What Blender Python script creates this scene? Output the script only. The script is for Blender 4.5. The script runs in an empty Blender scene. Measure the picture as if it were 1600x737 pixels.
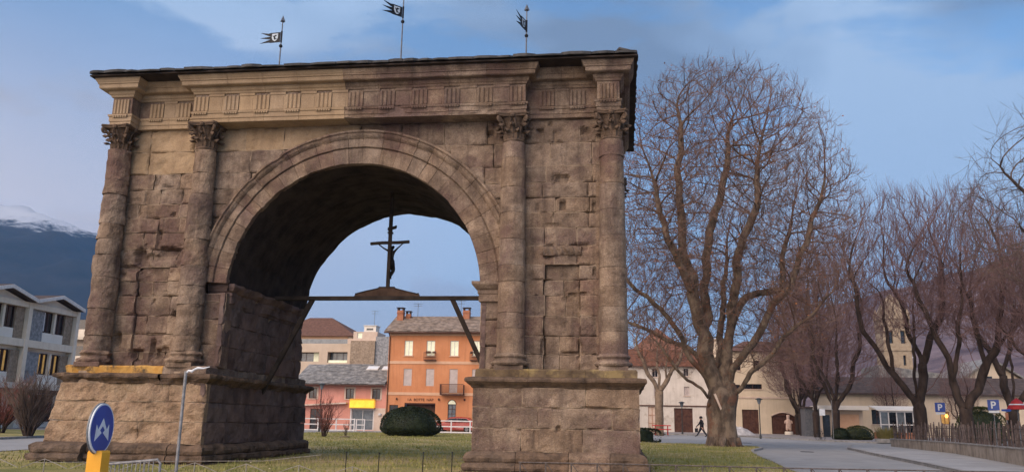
import bpy, math, random
from math import sin, cos, pi, radians, sqrt, hypot, exp
from mathutils import Vector, Matrix, noise, kdtree

SC = bpy.context.scene
COL = SC.collection
random.seed(7)

# ------------------------------------------------------------------ camera
cam_d = bpy.data.cameras.new('camera')
cam = bpy.data.objects.new('camera', cam_d)
COL.objects.link(cam)
SC.camera = cam
cam_d.sensor_width = 36.0
cam_d.lens = 1308.42 / 1600.0 * 36.0
cam_d.clip_start = 0.1
cam_d.clip_end = 30000
YAW, PITCH, ROLL = 0.1315, 0.2187, 0.0176
_xh = Vector((cos(YAW), sin(YAW), 0))
_yh = Vector((-sin(YAW), cos(YAW), 0))
_zh = Vector((0, 0, 1))
_fw = _yh * cos(PITCH) + _zh * sin(PITCH)
_zu = -_yh * sin(PITCH) + _zh * cos(PITCH)
_rt = _xh * cos(ROLL) + _zu * sin(ROLL)
_up = -_xh * sin(ROLL) + _zu * cos(ROLL)
_m = Matrix((_rt, _up, -_fw)).transposed().to_4x4()
_m.translation = Vector((8.489, -25.406, 1.684))
cam.matrix_world = _m

# ------------------------------------------------------------------ sky, sun, exposure
SUN_AZ = radians(207)      # compass-like: direction the light comes from, measured from +Y clockwise
SUN_EL = radians(38)
world = bpy.data.worlds.new('World')
SC.world = world
world.use_nodes = True
wn, wl = world.node_tree.nodes, world.node_tree.links
wn.clear()
w_out = wn.new('ShaderNodeOutputWorld')
w_bg = wn.new('ShaderNodeBackground')
w_bg.inputs['Strength'].default_value = 0.106
w_sky = wn.new('ShaderNodeTexSky')
w_sky.sky_type = 'NISHITA'
w_sky.sun_disc = False
w_sky.sun_elevation = SUN_EL
w_sky.sun_rotation = SUN_AZ
w_sky.altitude = 600
w_sky.air_density = 1.0
w_sky.dust_density = 0.6
w_sky.ozone_density = 2.5
w_tc = wn.new('ShaderNodeTexCoord')
w_sep = wn.new('ShaderNodeSeparateXYZ')
wl.new(w_tc.outputs['Generated'], w_sep.inputs[0])
w_abs = wn.new('ShaderNodeMath'); w_abs.operation = 'ABSOLUTE'
wl.new(w_sep.outputs['Z'], w_abs.inputs[0])


def w_noise(scale, detail, rough, off, dist=0.6):
    mp = wn.new('ShaderNodeMapping'); mp.inputs['Location'].default_value = off
    mp.inputs['Scale'].default_value = (1.0, 1.0, 2.4)
    nz_ = wn.new('ShaderNodeTexNoise'); nz_.inputs['Scale'].default_value = scale
    nz_.inputs['Detail'].default_value = detail; nz_.inputs['Roughness'].default_value = rough
    nz_.inputs['Distortion'].default_value = dist
    wl.new(w_tc.outputs['Generated'], mp.inputs[0]); wl.new(mp.outputs[0], nz_.inputs['Vector'])
    return nz_.outputs['Fac']


def w_ramp(fac, stops):
    r = wn.new('ShaderNodeValToRGB')
    while len(r.color_ramp.elements) < len(stops):
        r.color_ramp.elements.new(0.5)
    for e, (p, c) in zip(r.color_ramp.elements, stops):
        e.position = p; e.color = (*c, 1) if len(c) == 3 else c
    wl.new(fac, r.inputs[0])
    return r.outputs[0]


# thin cloud veil: how much cloud, then what tone the cloud has
cl_mask = w_ramp(w_noise(3.3, 6, 0.55, (13.9, 6.4, 4.0), 0.3), [(0.44, (0.12,) * 3), (0.53, (0.95,) * 3)])
cl_tone = w_ramp(w_noise(1.7, 4, 0.45, (14.9, 4.4, 6.0), 0.3), [(0.42, (1.25, 1.75, 2.6)), (0.49, (1.9, 2.7, 4.0)), (0.56, (2.6, 3.55, 5.0))])
w_low = w_ramp(w_abs.outputs[0], [(0.0, (1, 1, 1)), (0.30, (0, 0, 0))])       # veil near the horizon is warmer
w_hz = wn.new('ShaderNodeMixRGB'); w_hz.blend_type = 'MIX'
w_hz.inputs['Color2'].default_value = (3.1, 4.15, 5.6, 1)
wl.new(cl_tone, w_hz.inputs['Color1'])
w_lowm = wn.new('ShaderNodeMath'); w_lowm.operation = 'MULTIPLY'; w_lowm.inputs[1].default_value = 0.55
wl.new(w_low, w_lowm.inputs[0]); wl.new(w_lowm.outputs[0], w_hz.inputs['Fac'])
w_gain = wn.new('ShaderNodeMixRGB'); w_gain.blend_type = 'MULTIPLY'; w_gain.inputs['Fac'].default_value = 1
w_gain.inputs['Color2'].default_value = (0.92, 1.12, 1.16, 1)
wl.new(w_sky.outputs[0], w_gain.inputs['Color1'])
w_mix = wn.new('ShaderNodeMixRGB')
w_mm = wn.new('ShaderNodeMath'); w_mm.operation = 'MAXIMUM'
wl.new(cl_mask, w_mm.inputs[0]); wl.new(w_ramp(w_abs.outputs[0], [(0.06, (0.95,) * 3), (0.34, (0.2,) * 3)]), w_mm.inputs[1])
wl.new(w_mm.outputs[0], w_mix.inputs['Fac'])
wl.new(w_gain.outputs[0], w_mix.inputs['Color1']); wl.new(w_hz.outputs[0], w_mix.inputs['Color2'])
# rosy evening veil low in the west
w_w = wn.new('ShaderNodeMath'); w_w.operation = 'MULTIPLY'; w_w.inputs[1].default_value = -1.15; w_w.use_clamp = True
wl.new(w_sep.outputs['X'], w_w.inputs[0])
w_w2 = wn.new('ShaderNodeMath'); w_w2.operation = 'MULTIPLY'
w_low2 = w_ramp(w_abs.outputs[0], [(0.22, (1.0,) * 3), (0.44, (0, 0, 0))])
wl.new(w_w.outputs[0], w_w2.inputs[0]); wl.new(w_low2, w_w2.inputs[1])
w_rose = wn.new('ShaderNodeMixRGB'); w_rose.inputs['Color2'].default_value = (5.6, 4.9, 4.9, 1)
wl.new(w_w2.outputs[0], w_rose.inputs['Fac']); wl.new(w_mix.outputs[0], w_rose.inputs['Color1'])
wl.new(w_rose.outputs[0], w_bg.inputs['Color'])
wl.new(w_bg.outputs[0], w_out.inputs['Surface'])

sun_d = bpy.data.lights.new('sun', 'SUN')
sun_d.energy = 2.8
sun_d.angle = radians(75)
sun_d.color = (1.0, 0.77, 0.59)
sun = bpy.data.objects.new('sun', sun_d)
COL.objects.link(sun)
_sd = Vector((sin(SUN_AZ) * cos(SUN_EL), cos(SUN_AZ) * cos(SUN_EL), sin(SUN_EL)))
sun.rotation_euler = _sd.to_track_quat('Z', 'Y').to_euler()
sun.location = (-20, -30, 30)

SC.view_settings.view_transform = 'Standard'
SC.view_settings.look = 'None'
SC.view_settings.gamma = 1
SC.view_settings.exposure = 0.68
SC.view_settings.use_curve_mapping = False
SC.render.engine = 'CYCLES'
SC.cycles.use_denoising = True
SC.cycles.max_bounces = 4
SC.cycles.diffuse_bounces = 2
SC.cycles.volume_bounces = 0

# ------------------------------------------------------------------ helpers
SLOPE = 0.0075


def g(y):
    """height of the gently rising ground"""
    return SLOPE * (y + 25.4)


def fr(x, y, z, s, o=3):
    return noise.fractal(Vector((x * s, y * s, z * s)), 1.0, 2.0, o)


MATS = {}


def mat(name, stops, scale=3.0, rough=0.9, detail=5, bump=0.0, bscale=20.0, rnd=0.0, spec=0.25, streak=0.0, streak_col=(0.05, 0.04, 0.03),
        metallic=0.0, grain=0.0, emis=None, estr=0.0, coords='Object', vec=(1, 1, 1), patch=None):
    """procedural surface: noise through a colour ramp, per-object tint, streaks, bump"""
    m = bpy.data.materials.new(name)
    m.use_nodes = True
    nt = m.node_tree; N, L = nt.nodes, nt.links
    b = N['Principled BSDF']
    b.inputs['Roughness'].default_value = rough
    b.inputs['Specular IOR Level'].default_value = spec
    b.inputs['Metallic'].default_value = metallic
    geo = N.new('ShaderNodeNewGeometry')
    mp = N.new('ShaderNodeMapping'); mp.inputs['Scale'].default_value = vec
    L.new(geo.outputs['Position'], mp.inputs[0])
    nz1 = N.new('ShaderNodeTexNoise'); nz1.inputs['Scale'].default_value = scale
    nz1.inputs['Detail'].default_value = detail; nz1.inputs['Roughness'].default_value = 0.62
    L.new(mp.outputs[0], nz1.inputs['Vector'])
    rp = N.new('ShaderNodeValToRGB')
    if len(stops) == 1:
        stops = [(0.3, tuple(c * 0.9 for c in stops[0])), (0.7, tuple(c * 1.08 for c in stops[0]))]
    while len(rp.color_ramp.elements) < len(stops):
        rp.color_ramp.elements.new(0.5)
    for e, (p, c) in zip(rp.color_ramp.elements, stops):
        e.position = p; e.color = (*c, 1)
    L.new(nz1.outputs['Fac'], rp.inputs[0])
    col = rp.outputs[0]
    if patch:                      # a second colour in blotches: (colour, scale, low, high, seed)
        pc, ps, lo, hi, sd = patch
        mp3 = N.new('ShaderNodeMapping'); mp3.inputs['Location'].default_value = (sd, sd * 0.7, sd * 1.3)
        L.new(geo.outputs['Position'], mp3.inputs[0])
        n3 = N.new('ShaderNodeTexNoise'); n3.inputs['Scale'].default_value = ps; n3.inputs['Detail'].default_value = 6
        n3.inputs['Roughness'].default_value = 0.7
        L.new(mp3.outputs[0], n3.inputs['Vector'])
        r3 = N.new('ShaderNodeMapRange'); r3.inputs['From Min'].default_value = lo; r3.inputs['From Max'].default_value = hi
        L.new(n3.outputs['Fac'], r3.inputs['Value'])
        mx3 = N.new('ShaderNodeMixRGB'); mx3.inputs['Color2'].default_value = (*pc, 1)
        L.new(r3.outputs[0], mx3.inputs['Fac']); L.new(col, mx3.inputs['Color1'])
        col = mx3.outputs[0]
    if streak > 0:                 # rain streaks: noise stretched in height
        mp2 = N.new('ShaderNodeMapping'); mp2.inputs['Scale'].default_value = (2.4, 2.4, 0.22)
        L.new(geo.outputs['Position'], mp2.inputs[0])
        n2 = N.new('ShaderNodeTexNoise'); n2.inputs['Scale'].default_value = 1.4; n2.inputs['Detail'].default_value = 5
        n2.inputs['Roughness'].default_value = 0.65
        L.new(mp2.outputs[0], n2.inputs['Vector'])
        r2 = N.new('ShaderNodeMapRange'); r2.inputs['From Min'].default_value = 0.5; r2.inputs['From Max'].default_value = 0.72
        r2.inputs['To Max'].default_value = streak
        L.new(n2.outputs['Fac'], r2.inputs['Value'])
        mx2 = N.new('ShaderNodeMixRGB'); mx2.inputs['Color2'].default_value = (*streak_col, 1)
        L.new(r2.outputs[0], mx2.inputs['Fac']); L.new(col, mx2.inputs['Color1'])
        col = mx2.outputs[0]
    if rnd > 0:
        oi = N.new('ShaderNodeObjectInfo')
        mr = N.new('ShaderNodeMapRange'); mr.inputs['To Min'].default_value = 1 - rnd; mr.inputs['To Max'].default_value = 1 + rnd
        L.new(oi.outputs['Random'], mr.inputs['Value'])
        hs = N.new('ShaderNodeHueSaturation')
        L.new(mr.outputs[0], hs.inputs['Value']); L.new(col, hs.inputs['Color'])
        mr2 = N.new('ShaderNodeMapRange'); mr2.inputs['To Min'].default_value = 1 + rnd * 0.7; mr2.inputs['To Max'].default_value = 1 - rnd * 0.7
        ml = N.new('ShaderNodeMath'); ml.operation = 'MULTIPLY'; ml.inputs[1].default_value = 7.31
        fc = N.new('ShaderNodeMath'); fc.operation = 'FRACT'
        L.new(oi.outputs['Random'], ml.inputs[0]); L.new(ml.outputs[0], fc.inputs[0]); L.new(fc.outputs[0], mr2.inputs['Value'])
        L.new(mr2.outputs[0], hs.inputs['Saturation'])
        col = hs.outputs[0]
    if grain > 0:                  # fine grain and dark pores, plus smeared mortar where the facing carries it
        ng = N.new('ShaderNodeTexNoise'); ng.inputs['Scale'].default_value = 26; ng.inputs['Detail'].default_value = 8; ng.inputs['Roughness'].default_value = 0.8
        L.new(geo.outputs['Position'], ng.inputs['Vector'])
        mg = N.new('ShaderNodeMapRange'); mg.inputs['From Min'].default_value = 0.33; mg.inputs['From Max'].default_value = 0.67
        mg.inputs['To Min'].default_value = 1 - grain; mg.inputs['To Max'].default_value = 1 + grain
        L.new(ng.outputs['Fac'], mg.inputs['Value'])
        xg = N.new('ShaderNodeMixRGB'); xg.blend_type = 'MULTIPLY'; xg.inputs['Fac'].default_value = 1
        L.new(col, xg.inputs['Color1']); L.new(mg.outputs[0], xg.inputs['Color2'])
        at = N.new('ShaderNodeAttribute'); at.attribute_name = 'mort'
        xm = N.new('ShaderNodeMixRGB'); xm.inputs['Color2'].default_value = (0.47, 0.36, 0.26, 1)
        L.new(at.outputs['Fac'], xm.inputs['Fac']); L.new(xg.outputs[0], xm.inputs['Color1'])
        col = xm.outputs[0]
    L.new(col, b.inputs['Base Color'])
    if bump > 0:
        nb = N.new('ShaderNodeTexNoise'); nb.inputs['Scale'].default_value = bscale; nb.inputs['Detail'].default_value = 6
        nb.inputs['Roughness'].default_value = 0.7
        L.new(mp.outputs[0], nb.inputs['Vector'])
        bp = N.new('ShaderNodeBump'); bp.inputs['Strength'].default_value = 0.9; bp.inputs['Distance'].default_value = bump
        L.new(nb.outputs['Fac'], bp.inputs['Height']); L.new(bp.outputs[0], b.inputs['Normal'])
    if emis:
        b.inputs['Emission Color'].default_value = (*emis, 1)
        b.inputs['Emission Strength'].default_value = estr
    MATS[name] = m
    return m


class MB:
    """collects shapes, builds one mesh object"""

    def __init__(self):
        self.v = []; self.f = []; self.mi = []; self.cur = 0

    def face(self, pts):
        n = len(self.v); self.v.extend(pts); self.f.append(tuple(range(n, n + len(pts)))); self.mi.append(self.cur)

    def grid(self, rows, closed=False):
        n0 = len(self.v); R = len(rows); C = len(rows[0])
        for r in rows:
            self.v.extend(r)
        for i in range(R - 1):
            for j in range(C if closed else C - 1):
                j2 = (j + 1) % C
                self.f.append((n0 + i * C + j, n0 + i * C + j2, n0 + (i + 1) * C + j2, n0 + (i + 1) * C + j)); self.mi.append(self.cur)
        return n0

    def box(self, x0, x1, y0, y1, z0, z1, M=None):
        p = [(x0, y0, z0), (x1, y0, z0), (x1, y1, z0), (x0, y1, z0), (x0, y0, z1), (x1, y0, z1), (x1, y1, z1), (x0, y1, z1)]
        if M:
            p = [M(*q) for q in p]
        n = len(self.v); self.v.extend(p)
        for q in ((0, 3, 2, 1), (4, 5, 6, 7), (0, 1, 5, 4), (1, 2, 6, 5), (2, 3, 7, 6), (3, 0, 4, 7)):
            self.f.append(tuple(n + k for k in q)); self.mi.append(self.cur)

    def prism(self, poly, d0, d1, M):
        """poly of (a, b) extruded along the third axis, M(a, b, d) -> point"""
        n = len(self.v); k = len(poly)
        self.v.extend(M(a, b, d0) for a, b in poly); self.v.extend(M(a, b, d1) for a, b in poly)
        self.f.append(tuple(n + i for i in range(k))); self.f.append(tuple(n + k + i for i in reversed(range(k))))
        self.mi += [self.cur] * 2
        for i in range(k):
            j = (i + 1) % k
            self.f.append((n + i, n + k + i, n + k + j, n + j)); self.mi.append(self.cur)

    def tube(self, pts, rad, sides=6, cap=True, bumpy=0.0):
        pts = [Vector(p) for p in pts]
        if not isinstance(rad, (list, tuple)):
            rad = [rad] * len(pts)
        rows = []; ref = None
        for i, p in enumerate(pts):
            t = pts[min(i + 1, len(pts) - 1)] - pts[max(i - 1, 0)]
            if t.length < 1e-9:
                t = Vector((0, 0, 1))
            t.normalize()
            if ref is None:
                ref = Vector((1, 0, 0)) if abs(t.x) < 0.8 else Vector((0, 1, 0))
            a = ref - t * ref.dot(t)
            if a.length < 1e-6:
                a = t.orthogonal()
            a.normalize(); ref = a; b = t.cross(a)
            row = []
            for k in range(sides):
                th = 2 * pi * k / sides
                r = rad[i]
                dv = a * cos(th) + b * sin(th)
                if bumpy:
                    q = p + dv * r
                    r *= 1 + bumpy * fr(q.x, q.y, q.z * 0.6, 1.6, 3)
                row.append(tuple(p + dv * r))
            rows.append(row)
        n0 = self.grid(rows, True)
        if cap:
            self.f.append(tuple(n0 + k for k in reversed(range(sides)))); self.mi.append(self.cur)
            e = n0 + (len(rows) - 1) * sides
            self.f.append(tuple(e + k for k in range(sides))); self.mi.append(self.cur)

    def lathe(self, prof, c, segs=24, a0=0.0, a1=2 * pi, amp=0.0, cap=True):
        """prof of (r, z) turned about the vertical through c"""
        full = abs(a1 - a0 - 2 * pi) < 1e-6
        n = segs if full else segs + 1
        rows = []
        for r, z in prof:
            row = []
            for k in range(n):
                th = a0 + (a1 - a0) * k / segs
                rr = r
                if amp:
                    rr = r - amp * (0.5 + fr(c[0] + r * cos(th), c[1] + r * sin(th), z, 2.2, 4))
                row.append((c[0] + rr * cos(th), c[1] + rr * sin(th), z))
            rows.append(row)
        n0 = self.grid(rows, full)
        if cap and full:
            self.f.append(tuple(n0 + k for k in reversed(range(n)))); self.mi.append(self.cur)
            e = n0 + (len(rows) - 1) * n
            self.f.append(tuple(e + k for k in range(n))); self.mi.append(self.cur)

    def mesh(self, name, mats, smooth=False):
        me = bpy.data.meshes.new(name)
        me.from_pydata([tuple(p) for p in self.v], [], self.f)
        for m in (mats if isinstance(mats, (list, tuple)) else [mats]):
            me.materials.append(MATS[m] if isinstance(m, str) else m)
        if isinstance(mats, (list, tuple)) and len(mats) > 1:
            me.polygons.foreach_set('material_index', self.mi)
        if smooth:
            me.polygons.foreach_set('use_smooth', [True] * len(me.polygons))
        me.update()
        return me

    def build(self, name, mats, parent=None, smooth=False):
        return put(name, self.mesh(name, mats, smooth), parent)


def put(name, me, parent=None):
    o = bpy.data.objects.new(name, me)
    COL.objects.link(o)
    if parent is not None:
        o.parent = parent
        if parent.type == 'EMPTY':
            o.matrix_parent_inverse = Matrix.Translation(-Vector(parent.location))
    return o


def thing(name, label, cat, loc=(0, 0, 0), group=None):
    o = bpy.data.objects.new(name, None)
    o.empty_display_size = 0.3
    COL.objects.link(o)
    o.location = loc
    return tag(o, label, cat, group)


def tag(o, label, cat, group=None):
    o['label'] = label; o['category'] = cat
    if group:
        o['group'] = group
    return o


def kind(o, k, label=None, cat=None):
    o['kind'] = k
    if label:
        o['label'] = label
    if cat:
        o['category'] = cat
    return o


def copy_tree(o, parent=None):
    c = o.copy(); COL.objects.link(c)
    if parent is not None:
        c.parent = parent
        c.matrix_parent_inverse = o.matrix_parent_inverse.copy()
    for ch in list(o.children):
        copy_tree(ch, c)
    return c


def steps(a, b, res, edge=0.0):
    n = max(1, int(round((b - a) / res)))
    s = [a + (b - a) * i / n for i in range(n + 1)]
    if edge and (b - a) > 4 * edge:
        s = [a, a + edge] + [q for q in s[1:-1] if a + 1.6 * edge < q < b - 1.6 * edge] + [b - edge, b]
    return s

# ------------------------------------------------------------------ stone materials
mat('sandstone', [(0.30, (0.118, 0.084, 0.064)), (0.48, (0.222, 0.161, 0.118)), (0.66, (0.325, 0.244, 0.180))], scale=1.7, bump=0.05, bscale=22, grain=0.42,
    rnd=0.12, streak=0.7, streak_col=(0.075, 0.055, 0.046), patch=((0.145, 0.095, 0.080), 0.55, 0.48, 0.62, 3.0), spec=0.15)
mat('sandstone_new', [(0.30, (0.29, 0.205, 0.130)), (0.66, (0.39, 0.285, 0.185))], scale=1.4, bump=0.018, bscale=26, rnd=0.07, spec=0.15, grain=0.26,
    streak=0.35, streak_col=(0.16, 0.11, 0.075))
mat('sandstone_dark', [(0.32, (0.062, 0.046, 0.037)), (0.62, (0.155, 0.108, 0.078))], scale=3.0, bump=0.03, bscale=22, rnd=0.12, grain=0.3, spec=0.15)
mat('shaded_stone', [(0.35, (0.085, 0.060, 0.056)), (0.62, (0.185, 0.130, 0.114))], scale=1.5, bump=0.04, bscale=12, rnd=0.15, spec=0.1)  # sandstone with the shade inside the passage put into its colour
mat('sandstone_rough', [(0.30, (0.20, 0.135, 0.090)), (0.48, (0.31, 0.215, 0.145)), (0.66, (0.41, 0.300, 0.205))], scale=1.3, bump=0.06, bscale=14, rnd=0.05, grain=0.40, streak=0.6, streak_col=(0.15, 0.10, 0.07), spec=0.15)
mat('shaded_vault', [(0.35, (0.024, 0.019, 0.018)), (0.62, (0.060, 0.045, 0.040))], scale=1.5, bump=0.04, bscale=12, spec=0.1)  # darker copy of the passage stone, the vault's shade painted in
mat('mortar', [(0.35, (0.22, 0.155, 0.105)), (0.65, (0.37, 0.28, 0.20))], scale=4.0, bump=0.02, bscale=30)
mat('mossy_stone', [(0.34, (0.075, 0.052, 0.034)), (0.60, (0.17, 0.12, 0.07))], scale=2.4, bump=0.03, bscale=20, rnd=0.1,
    patch=((0.26, 0.19, 0.085), 1.3, 0.50, 0.62, 9.0))
mat('lichen_stone', [(0.36, (0.40, 0.20, 0.045)), (0.60, (0.50, 0.29, 0.085))], scale=3.0, bump=0.03, bscale=24,
    patch=((0.12, 0.085, 0.05), 1.6, 0.50, 0.60, 4.0))
mat('roof_slate', [(0.35, (0.028, 0.028, 0.030)), (0.65, (0.07, 0.068, 0.068))], scale=4, rough=0.7, bump=0.01, rnd=0.3)
mat('dark_timber', [(0.35, (0.018, 0.013, 0.011)), (0.65, (0.045, 0.032, 0.026))], scale=3, vec=(1, 1, 6), bump=0.006)

ARCH = thing('triumphal_arch', 'massive weathered brown sandstone Roman arch with Corinthian half columns and slate roof', 'arch', (0, 3.5, g(3.5)))
A_IN, DEP, X_OUT, Z_SPR = 4.15, 7.0, 8.30, 5.69
Z_SH, Z_TOP = 3.21, 11.20      # top of the plinth shelf, underside of the architrave

PITS = [(5.98, 10.83, 0.09, 0.07, 0.16), (6.31, 11.04, 0.05, 0.06, 0.08), (7.42, 10.79, 0.12, 0.1, 0.18), (6.68, 9.22, 0.22, 0.12, 0.16),
        (6.71, 8.34, 0.08, 0.14, 0.16), (4.34, 10.78, 0.1, 0.09, 0.2), (6.37, 7.7, 0.22, 0.06, 0.06), (7.71, 8.28, 0.06, 0.2, 0.08),
        (5.89, 8.27, 0.05, 0.12, 0.06), (6.48, 10.43, 0.2, 0.05, 0.08), (6.44, 10.61, 0.05, 0.2, 0.08), (7.23, 7.02, 0.3, 0.1, 0.12),
        (6.28, 6.89, 0.14, 0.18, 0.12), (7.72, 6.23, 0.06, 0.12, 0.1), (7.0, 5.54, 0.12, 0.07, 0.1), (6.86, 5.41, 0.12, 0.1, 0.06),
        (7.33, 5.56, 0.1, 0.04, 0.12), (7.25, 3.87, 0.06, 0.22, 0.14), (6.13, 3.86, 0.06, 0.3, 0.12), (7.04, 3.75, 0.3, 0.05, 0.1),
        (-6.29, 8.23, 0.07, 0.06, 0.12), (-6.7, 7.52, 0.07, 0.2, 0.14), (-6.72, 7.22, 0.05, 0.2, 0.12), (-6.3, 6.98, 0.36, 0.14, 0.26),
        (-6.61, 6.79, 0.5, 0.1, 0.14), (-7.31, 6.77, 0.16, 0.3, 0.26), (-7.5, 6.45, 0.16, 0.1, 0.16), (-7.05, 9.36, 0.04, 0.16, 0.07),
        (-6.92, 9.47, 0.03, 0.14, 0.05), (-6.58, 9.24, 0.16, 0.03, 0.06), (-7.31, 8.83, 0.04, 0.15, 0.07), (-7.64, 8.75, 0.12, 0.03, 0.05),
        (-7.51, 8.41, 0.04, 0.18, 0.06), (-5.85, 4.91, 0.1, 0.09, 0.2), (-7.78, 4.07, 0.1, 0.22, 0.22), (-7.13, 3.62, 0.16, 0.16, 0.26),
        (-6.57, 3.78, 0.07, 0.26, 0.22), (-6.34, 3.66, 0.12, 0.14, 0.18), (-6.08, 3.69, 0.1, 0.16, 0.14), (-6.71, 5.34, 0.06, 0.06, 0.08),
        (-7.85, 6.19, 0.07, 0.06, 0.06), (-7.71, 6.47, 0.16, 0.05, 0.1), (-6.5, 4.28, 0.36, 0.04, 0.06), (-6.9, 2.0, 0.14, 0.2, 0.06),
        (-5.9, 1.3, 0.3, 0.2, 0.06), (-6.3, 1.15, 0.25, 0.12, 0.07), (6.66, 1.52, 0.05, 0.07, 0.12), (7.7, 1.52, 0.18, 0.05, 0.07),
        (7.75, 2.12, 0.35, 0.035, 0.06), (8.2, 2.1, 0.3, 0.03, 0.05), (6.0, 1.25, 0.04, 0.2, 0.03), (6.6, 2.08, 0.12, 0.04, 0.05)]


def pits(x, z):
    d = 0.0
    for px, pz, rx, rz, dp in PITS:
        u = (x - px) / rx
        if -1.9 < u < 1.9:
            w = (z - pz) / rz
            if -1.9 < w < 1.9:
                q = (u ** 4 + w ** 4) ** 0.25 * (1 + 0.35 * fr(x, 8, z, 6.0, 2))
                d = max(d, 1.15 * dp / (1 + q ** 7))
    return d


def block(name, parent, M, s0, s1, t0, t1, n0=0.0, depth=0.55, res=0.055, amp=0.03, joint=0.045, material='sandstone', pit=False, keep=None, gap=0.006):
    """one ashlar: uneven worn face, rounded arrises, skirt running back into the core"""
    sd = random.random() * 100
    off = random.uniform(-0.011, 0.011)
    S = steps(s0 + gap, s1 - gap, res, 0.022); T = steps(t0 + gap, t1 - gap, res, 0.022)
    wob = 0.012
    chip = [(random.choice((s0, s1)), random.choice((t0, t1)), random.uniform(0.05, 0.16), random.uniform(0.02, 0.07)) for _ in range(random.choice((0, 1, 1, 2)))]
    mb = MB()
    rows = []; mort = []
    for t in T:
        row = []
        for s in S:
            e = min(s - s0, s1 - s, t - t0, t1 - t)
            P = M(s, t, 0)
            f1 = fr(P[0] + sd, P[1], P[2], 1.1, 4)
            f2 = fr(P[0], P[1] + sd, P[2], 4.5, 3)
            n = n0 + off - amp * (0.45 + 0.9 * f1 + 0.45 * f2)
            jm = min(1.2, max(0.0, fr(P[0], P[1] + 3, P[2], 1.5, 3) * 3.2 - 0.1))
            n -= joint * jm * (1 + 0.6 * f2) * exp(-(e / 0.034) ** 2) + 0.007 * exp(-(e / 0.012) ** 2)
            mort.append(exp(-(e / 0.016) ** 2) * max(0.0, min(1.0, 0.8 - 3 * jm + f2)))
            if pit:                              # broken, scooped patches that run across the joints, and small pits
                n -= (0.16 if P[0] < 0 else 0.09) * max(0.0, fr(P[0] + 50, P[1], P[2], 0.75, 4) - 0.17) + 0.05 * max(0.0, fr(P[0], P[1] + 70, P[2], 3.2, 3) - 0.26)
            for cs, ct, cr, cd in chip:
                n -= cd * exp(-((s - cs) ** 2 + (t - ct) ** 2) / (cr * cr))
            if pit:
                n -= pits(s, t)
            ss = s + wob * fr(P[0], sd, P[2], 2.6, 2) * (1 if e < 0.05 else 0)
            tt = t + wob * fr(P[0], P[1] + 5, P[2] + sd, 2.6, 2) * (1 if e < 0.05 else 0)
            row.append(M(ss, tt, max(n, -depth + 0.03)))
        rows.append(row)
    nS, nT = len(S), len(T)
    if keep:
        n0i = len(mb.v)
        for r in rows:
            mb.v.extend(r)
        for i in range(nT - 1):
            for j in range(nS - 1):
                if keep((S[j] + S[j + 1]) / 2, (T[i] + T[i + 1]) / 2):
                    mb.f.append((n0i + i * nS + j, n0i + i * nS + j + 1, n0i + (i + 1) * nS + j + 1, n0i + (i + 1) * nS + j)); mb.mi.append(0)
        if not mb.f:
            return None
    else:
        mb.grid(rows)
    # skirt
    per = [(0, j) for j in range(nS)] + [(i, nS - 1) for i in range(1, nT)] + [(nT - 1, j) for j in range(nS - 2, -1, -1)] + [(i, 0) for i in range(nT - 2, 0, -1)]
    if not keep:
        front = [rows[i][j] for i, j in per]
        back = [M(S[j], T[i], -depth) for i, j in per]
        mb.grid([back, front], True)
    o = mb.build(name, material, parent)
    a_ = o.data.attributes.new('mort', 'FLOAT', 'POINT')
    a_.data.foreach_set('value', mort + [0.0] * (len(o.data.vertices) - len(mort)))
    return o


def mould(mb, x0, x1, y0, y1, prof, sides='fblr', amp=0.0, res=0.16, chip=0.0, slump=None):
    """stack of rectangles pushed out by the profile (p, z) on the named sides: cornices, bases, abaci"""
    rows = []
    for p, z in prof:
        a = x0 - (p if 'l' in sides else 0); b = x1 + (p if 'r' in sides else 0)
        c = y0 - (p if 'f' in sides else 0); d = y1 + (p if 'b' in sides else 0)
        nx = max(1, int((x1 - x0) / res)); ny = max(1, int((y1 - y0) / res))
        ring = [(a + (b - a) * i / nx, c) for i in range(nx)] + [(b, c + (d - c) * i / ny) for i in range(ny)] + \
               [(b + (a - b) * i / nx, d) for i in range(nx)] + [(a, d + (c - d) * i / ny) for i in range(ny)]
        row = []
        cx, cy = (x0 + x1) / 2, (y0 + y1) / 2
        for x, y in ring:
            zz = z
            if amp:
                e = amp * (0.35 + fr(x, y, z, 1.3, 4) + 0.5 * fr(x, y, z, 5.0, 2))
                if chip:
                    k = fr(x + 31, y, z * 0.5, 0.9, 3)
                    e += chip * max(0, k - 0.12) * 2.2
                e = max(-0.03, e)
                if abs(y - c) < 1e-6 and 'f' in sides: y += e
                if abs(y - d) < 1e-6 and 'b' in sides: y -= e
                if abs(x - a) < 1e-6 and 'l' in sides: x += e
                if abs(x - b) < 1e-6 and 'r' in sides: x -= e
                zz = z - 0.35 * amp * fr(x, y + 9, z, 1.7, 3)
            row.append((x, y, zz))
        rows.append(row)
    n0 = mb.grid(rows, True)
    k = len(rows[0])
    mb.f.append(tuple(n0 + i for i in reversed(range(k)))); mb.mi.append(mb.cur)
    e = n0 + (len(rows) - 1) * k
    mb.f.append(tuple(e + i for i in range(k))); mb.mi.append(mb.cur)


def front(y0):
    return lambda s, t, n: (s, y0 - n, t)


def split(a, b, wmin, wmax):
    xs = [a]
    while b - xs[-1] > wmax:
        xs.append(xs[-1] + random.uniform(wmin, min(wmax, b - xs[-1] - wmin * 0.7)))
    xs.append(b)
    return xs


COURSES = [3.21, 3.71, 4.27, 4.88, 5.52, 6.00, 6.46, 7.07, 7.63, 8.13, 8.61, 9.11, 9.65, 10.42, 11.21]

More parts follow.
